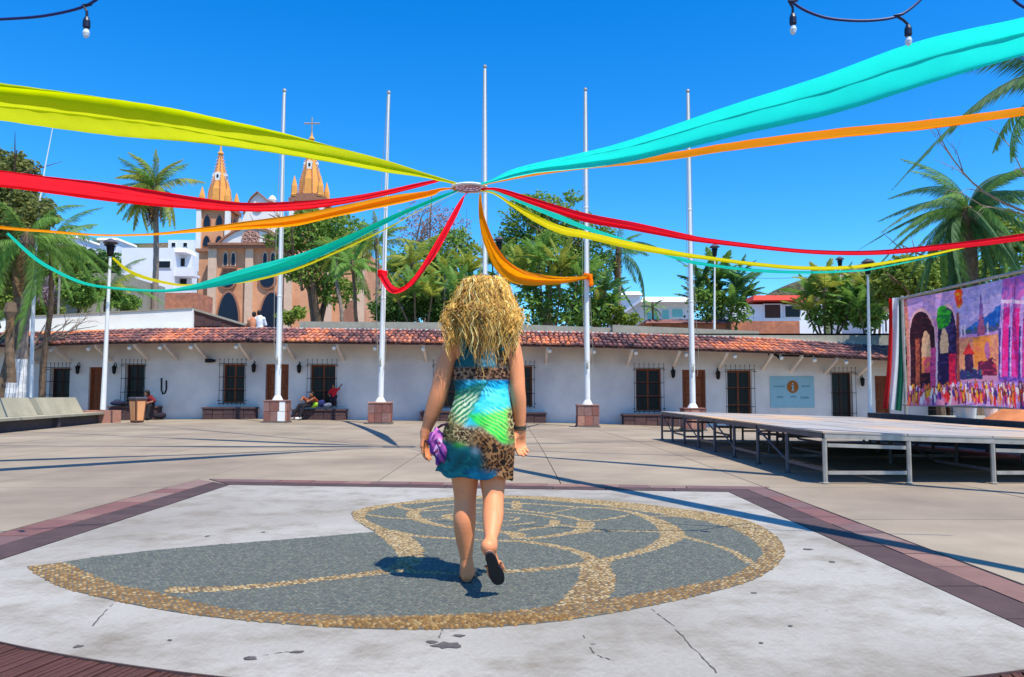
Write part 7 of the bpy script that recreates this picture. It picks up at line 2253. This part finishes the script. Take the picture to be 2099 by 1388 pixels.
for n_ in range(NL):
    # azimuth: 0 = straight back (towards the camera), +-pi = face; each lock is a bundle of hairs curling together
    az = rh.uniform(-2.0, 2.0) if n_ % 3 else rh.normal() * .8
    el = math.asin(rh.uniform(-.35, 1.0))
    dr = Vector((math.sin(az) * math.cos(el), -math.cos(az) * math.cos(el), math.sin(el)))
    root = hc_ + Vector((dr.x * .082, dr.y * .100, dr.z * .114 + .008))
    side = math.sin(az); cz = math.cos(az)
    lay = rh.uniform(.25, 1.0) ** .5
    wide = (.192 if side > 0 else .200) * (.45 + .55 * lay)
    lowest = 744 + 38 * math.exp(-((side - .02) / .42) ** 2) + rh.uniform(-45, 18)
    zend = 1.02 + (805 - lowest) / 377.0
    pm1 = Vector((hc_.x + side * (.098 + .018 * lay), hc_.y - cz * (.112 + .03 * lay), hc_.z + .035 + .05 * max(0, dr.z)))
    pm2 = Vector((hc_.x + side * (.10 + (wide - .10) * .72), hc_.y - cz * (.125 + .045 * lay), hc_.z - .06))
    pm3 = Vector((hc_.x + side * wide, hc_.y - max(.055 + .03 * lay, cz * (.125 + .05 * lay)), hc_.z - .14))
    en = Vector((hc_.x + side * wide * rh.uniform(.80, 1.05), hc_.y - max(.080 + .03 * lay, cz * (.115 + .04 * lay)) - .01, zend))
    if root.z < hc_.z + .02: pm1 = root.lerp(pm2, .45) + Vector((0, 0, .012))
    if en.z > pm3.z - .03: pm3 = pm2.lerp(en, .5)
    P_ = spline([tuple(root), tuple(pm1), tuple(pm2), tuple(pm3), tuple(en)], 10)
    L_ = max(16, int(len(P_) * rh.uniform(.55, 1.0) ** .6))
    P_ = P_[:L_]
    idx = np.linspace(0, L_ - 1, SEG); i0 = np.floor(idx).astype(int); i1 = np.minimum(i0 + 1, L_ - 1); fr_ = (idx - i0)[:, None]
    C0 = P_[i0] * (1 - fr_) + P_[i1] * fr_
    t_ = np.linspace(0, 1, SEG)
    tan = np.gradient(C0, axis=0); tot = np.linalg.norm(tan, axis=1).sum(); tan = nrmd(tan)
    n1 = nrmd(np.cross(tan, ref)); n2 = np.cross(tan, n1)
    wl = rh.uniform(.050, .080)
    ph0 = rh.uniform(0, 6.28); sgn = 1 if rh.uniform() < .5 else -1
    amp0 = rh.uniform(.0065, .0125)
    wob = rh.normal(size=3) * .014
    lockmix = rh.uniform(0, 1)
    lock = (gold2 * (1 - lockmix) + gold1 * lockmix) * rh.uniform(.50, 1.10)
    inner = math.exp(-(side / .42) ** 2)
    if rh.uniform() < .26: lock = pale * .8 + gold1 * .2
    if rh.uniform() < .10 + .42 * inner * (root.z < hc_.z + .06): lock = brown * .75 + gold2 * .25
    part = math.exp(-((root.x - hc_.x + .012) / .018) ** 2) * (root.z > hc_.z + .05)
    flat = rh.uniform(.35, .9)
    for h_ in range(5):
        ph = ph0 + rh.normal() * .16
        amp = amp0 * rh.uniform(.75, 1.25) * np.clip(t_ * 5, 0, 1) * (.75 + .5 * t_)
        an = sgn * (tot / wl) * 2 * PI * (t_ ** .95) + ph
        o1, o2 = rh.normal() * (.0016 if h_ < 3 else .006), rh.normal() * (.0016 if h_ < 3 else .006)
        spread = (.6 + .9 * t_)
        C_ = C0 + n1 * (np.cos(an) * amp + o1 * spread)[:, None] + n2 * (np.sin(an) * amp * flat + o2 * spread)[:, None] + np.outer(np.sin(t_ * 3 + ph0) * t_, wob)
        if rh.uniform() < .12: C_ = C_ + np.outer(t_ ** 2, rh.normal(size=3) * .018)
        keep = rh.uniform(.8, 1.0)
        C_ = np.stack([np.interp(t_ * keep, t_, C_[:, j]) for j in range(3)], 1)
        rad = (rh.uniform(.0030, .0052) if h_ < 3 else rh.uniform(.0012, .0022)) * (1 - .7 * t_ ** 3)
        tn = nrmd(np.gradient(C_, axis=0)); m1 = nrmd(np.cross(tn, ref)); m2 = np.cross(tn, m1)
        ring = np.stack([C_ + rad[:, None] * (m1 * math.cos(a) + m2 * math.sin(a)) for a in (0, 2.094, 4.189)], 1).reshape(-1, 3)
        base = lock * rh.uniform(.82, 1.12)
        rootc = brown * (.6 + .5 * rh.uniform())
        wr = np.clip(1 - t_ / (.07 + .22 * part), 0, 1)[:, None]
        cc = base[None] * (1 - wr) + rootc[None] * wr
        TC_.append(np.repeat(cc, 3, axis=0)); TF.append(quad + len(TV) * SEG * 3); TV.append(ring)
for n_ in range(420):   # single flyaway hairs
    k_ = rh.randint(len(TV)); base_ = TV[k_].reshape(SEG, 3, 3).mean(1)
    off = rh.normal(size=3) * .018
    t_ = np.linspace(0, 1, SEG)[:, None]
    C_ = base_ + off[None] * t_ + (base_ - np.array(tuple(hc_ + Vector((0, 0, -.08)))))[:, :] * (.10 * t_ * rh.uniform(.2, 1.6))
    ring = np.stack([C_ + .0007 * np.array([math.cos(a), 0, math.sin(a)]) for a in (0, 2.094, 4.189)], 1).reshape(-1, 3)
    TC_.append(np.repeat(np.tile(gold1, (SEG, 1)), 3, axis=0)); TF.append(quad + len(TV) * SEG * 3); TV.append(ring)
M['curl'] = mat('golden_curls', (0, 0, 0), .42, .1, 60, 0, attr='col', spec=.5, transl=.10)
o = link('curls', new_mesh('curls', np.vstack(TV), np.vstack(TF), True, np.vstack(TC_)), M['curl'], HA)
o['kind'] = 'stuff'

# ---- sandals
M['sole'] = mat('dark_rubber_sole', srgb(52, 48, 50), .8, .12, 20, .2)
M['sandal'] = mat('tan_leather', srgb(176, 120, 92), .6, .1, 20, .1)
def sole_outline(L, wh, wt, n=22):
    pts = []
    for k in range(n):
        a = 2 * PI * k / n
        x = math.cos(a); y = math.sin(a)
        t_ = (1 - x) / 2     # 0 toe, 1 heel
        wd = wt * (1 - t_) + wh * t_ - .010 * math.exp(-((t_ - .6) / .16) ** 2)
        pts.append((L / 2 * x, wd * (abs(y) ** .75) * (1 if y > 0 else -1)))
    return pts
def sandal(org, fwd, nrm, side):
    fwd = Vector(fwd).normalized(); nrm = Vector(nrm).normalized(); lat = fwd.cross(nrm).normalized()
    q = MB(); o_ = sole_outline(.252, .031, .044); n = len(o_); org = Vector(org)
    vs = []
    for h_ in (-.012, .0):
        for x, y in o_: vs.append(org + fwd * (x + .10) + lat * y + nrm * h_)
    q.add(vs, [tuple(range(n)), tuple(reversed(range(n, 2 * n)))] + [(i, i + n, (i + 1) % n + n, (i + 1) % n) for i in range(n)])
    so = q.build('sandal', M['sole'], WM, org=(0, 0, 0))
    q = MB(); vs = []
    for h_ in (.0005, .008):
        for x, y in o_: vs.append(org + fwd * (x * .985 + .10) + lat * y * .97 + nrm * h_)
    q.add(vs, [tuple(range(n)), tuple(reversed(range(n, 2 * n)))] + [(i, i + n, (i + 1) % n + n, (i + 1) % n) for i in range(n)])
    q.build('insole', M['sandal'], so, org=(0, 0, 0))
    q = MB()
    tp = org + fwd * .165 + nrm * .03
    q.tube(spline([tuple(tp - nrm * .02), tuple(org + fwd * .14 + lat * .030 + nrm * .045), tuple(org + fwd * .08 + lat * .042 + nrm * .004)], 6), .006, 6)
    q.tube(spline([tuple(tp - nrm * .02), tuple(org + fwd * .14 - lat * .030 + nrm * .045), tuple(org + fwd * .08 - lat * .042 + nrm * .004)], 6), .006, 6)
    q.build('thong', M['sandal'], so, True, org=(0, 0, 0))
sandal((hl.x, hl.y, .013), (-.03, 1, 0), (0, 0, 1), 1)
sandal(tuple(hr + fn * .002), tuple(fd), tuple(-fn), 1)
# bracelets
q = MB(); c = Vector(wp(1066, 876, .01))
for j in range(3): q.tube([c + Vector((.031 * math.cos(a), .031 * math.sin(a), .008 * j - .008 + .004 * math.sin(a))) for a in np.linspace(0, 2 * PI, 20)], .0045, 5)
q.build('bracelet', cloth('dark_bracelet', (70, 66, 56)), WM, True, org=(0, 0, 0))

# ---- woven bag at her left side
BG = thing('shoulder_bag', 'small purple and pink woven cloth bag hanging at the left hip of the woman', 'bag', tuple(P(908, 955, 4.14)))
og = ORG[BG.name]
def bp(u, v, dy): p = P(u, v, 4.24 + dy) - og; return (p.x, p.y, p.z)
prims = [('e', bp(908, 922, -.085), (.050, .034, .056), .02), ('e', bp(897, 900, -.075), (.040, .028, .038), .02), ('c', bp(886, 892, -.07), bp(890, 925, -.08), .016, .024, .015), ('c', bp(932, 900, -.08), bp(912, 925, -.09), .014, .032, .015),
         ('c', bp(900, 940, -.085), bp(897, 950, -.085), .022, .012, .012), ('c', bp(914, 940, -.088), bp(917, 953, -.088), .022, .012, .012), ('c', bp(938, 897, -.075), bp(924, 908, -.085), .008, .018, .012), ('c', bp(880, 905, -.07), bp(890, 912, -.075), .010, .018, .012),
         ('c', bp(895, 880, -.065), bp(899, 895, -.072), .012, .024, .014)]
V, Fc = sdf_mesh(prims, .004)
rsn = np.sin(V[:, 2] * 160 + 5 * np.sin(V[:, 0] * 60)); rs2 = np.sin((V[:, 0] * .8 + V[:, 2] * .45) * 170)
rs3 = np.sin((V[:, 0] * 1.0 - V[:, 2] * .35) * 75)
V = V + np.stack([np.zeros(len(V)), .006 * rs3 + .002 * rsn, np.zeros(len(V))], 1)
cb = np.tile(np.array(srgb(112, 48, 124)), (len(V), 1)).astype(float)
cb[rs2 > .35] = srgb(164, 80, 150); cb[rs3 > .55] = srgb(214, 170, 206); cb[(rs3 > .7) & (rsn > .2)] = srgb(150, 30, 90); cb[(rs2 < -.7)] = srgb(70, 36, 110)
top_ = V[:, 2] > np.percentile(V[:, 2], 72); cb[top_ & (rsn > -.2)] = srgb(200, 110, 180); cb[(V[:, 0] > np.percentile(V[:, 0], 84)) & top_] = srgb(196, 40, 110)
M['bag'] = mat('woven_bag', (0, 0, 0), .85, .12, 30, .4, attr='col', bscale=200)
link('bag_body', new_mesh('bag_body', V, Fc, True, cb), M['bag'], BG)
q = MB()
q.tube([Vector(bp(*x)) for x in ((897, 888, -.07), (893, 880, -.06), (905, 872, -.08), (918, 868, -.11), (926, 885, -.10))], .007, 6)
q.tube([Vector(bp(*x)) for x in ((885, 905, -.06), (876, 906, -.03), (870, 903, .0))], .005, 6)
q.build('bag_strap', cloth('dark_strap', (70, 40, 60)), BG, True, org=(0, 0, 0))
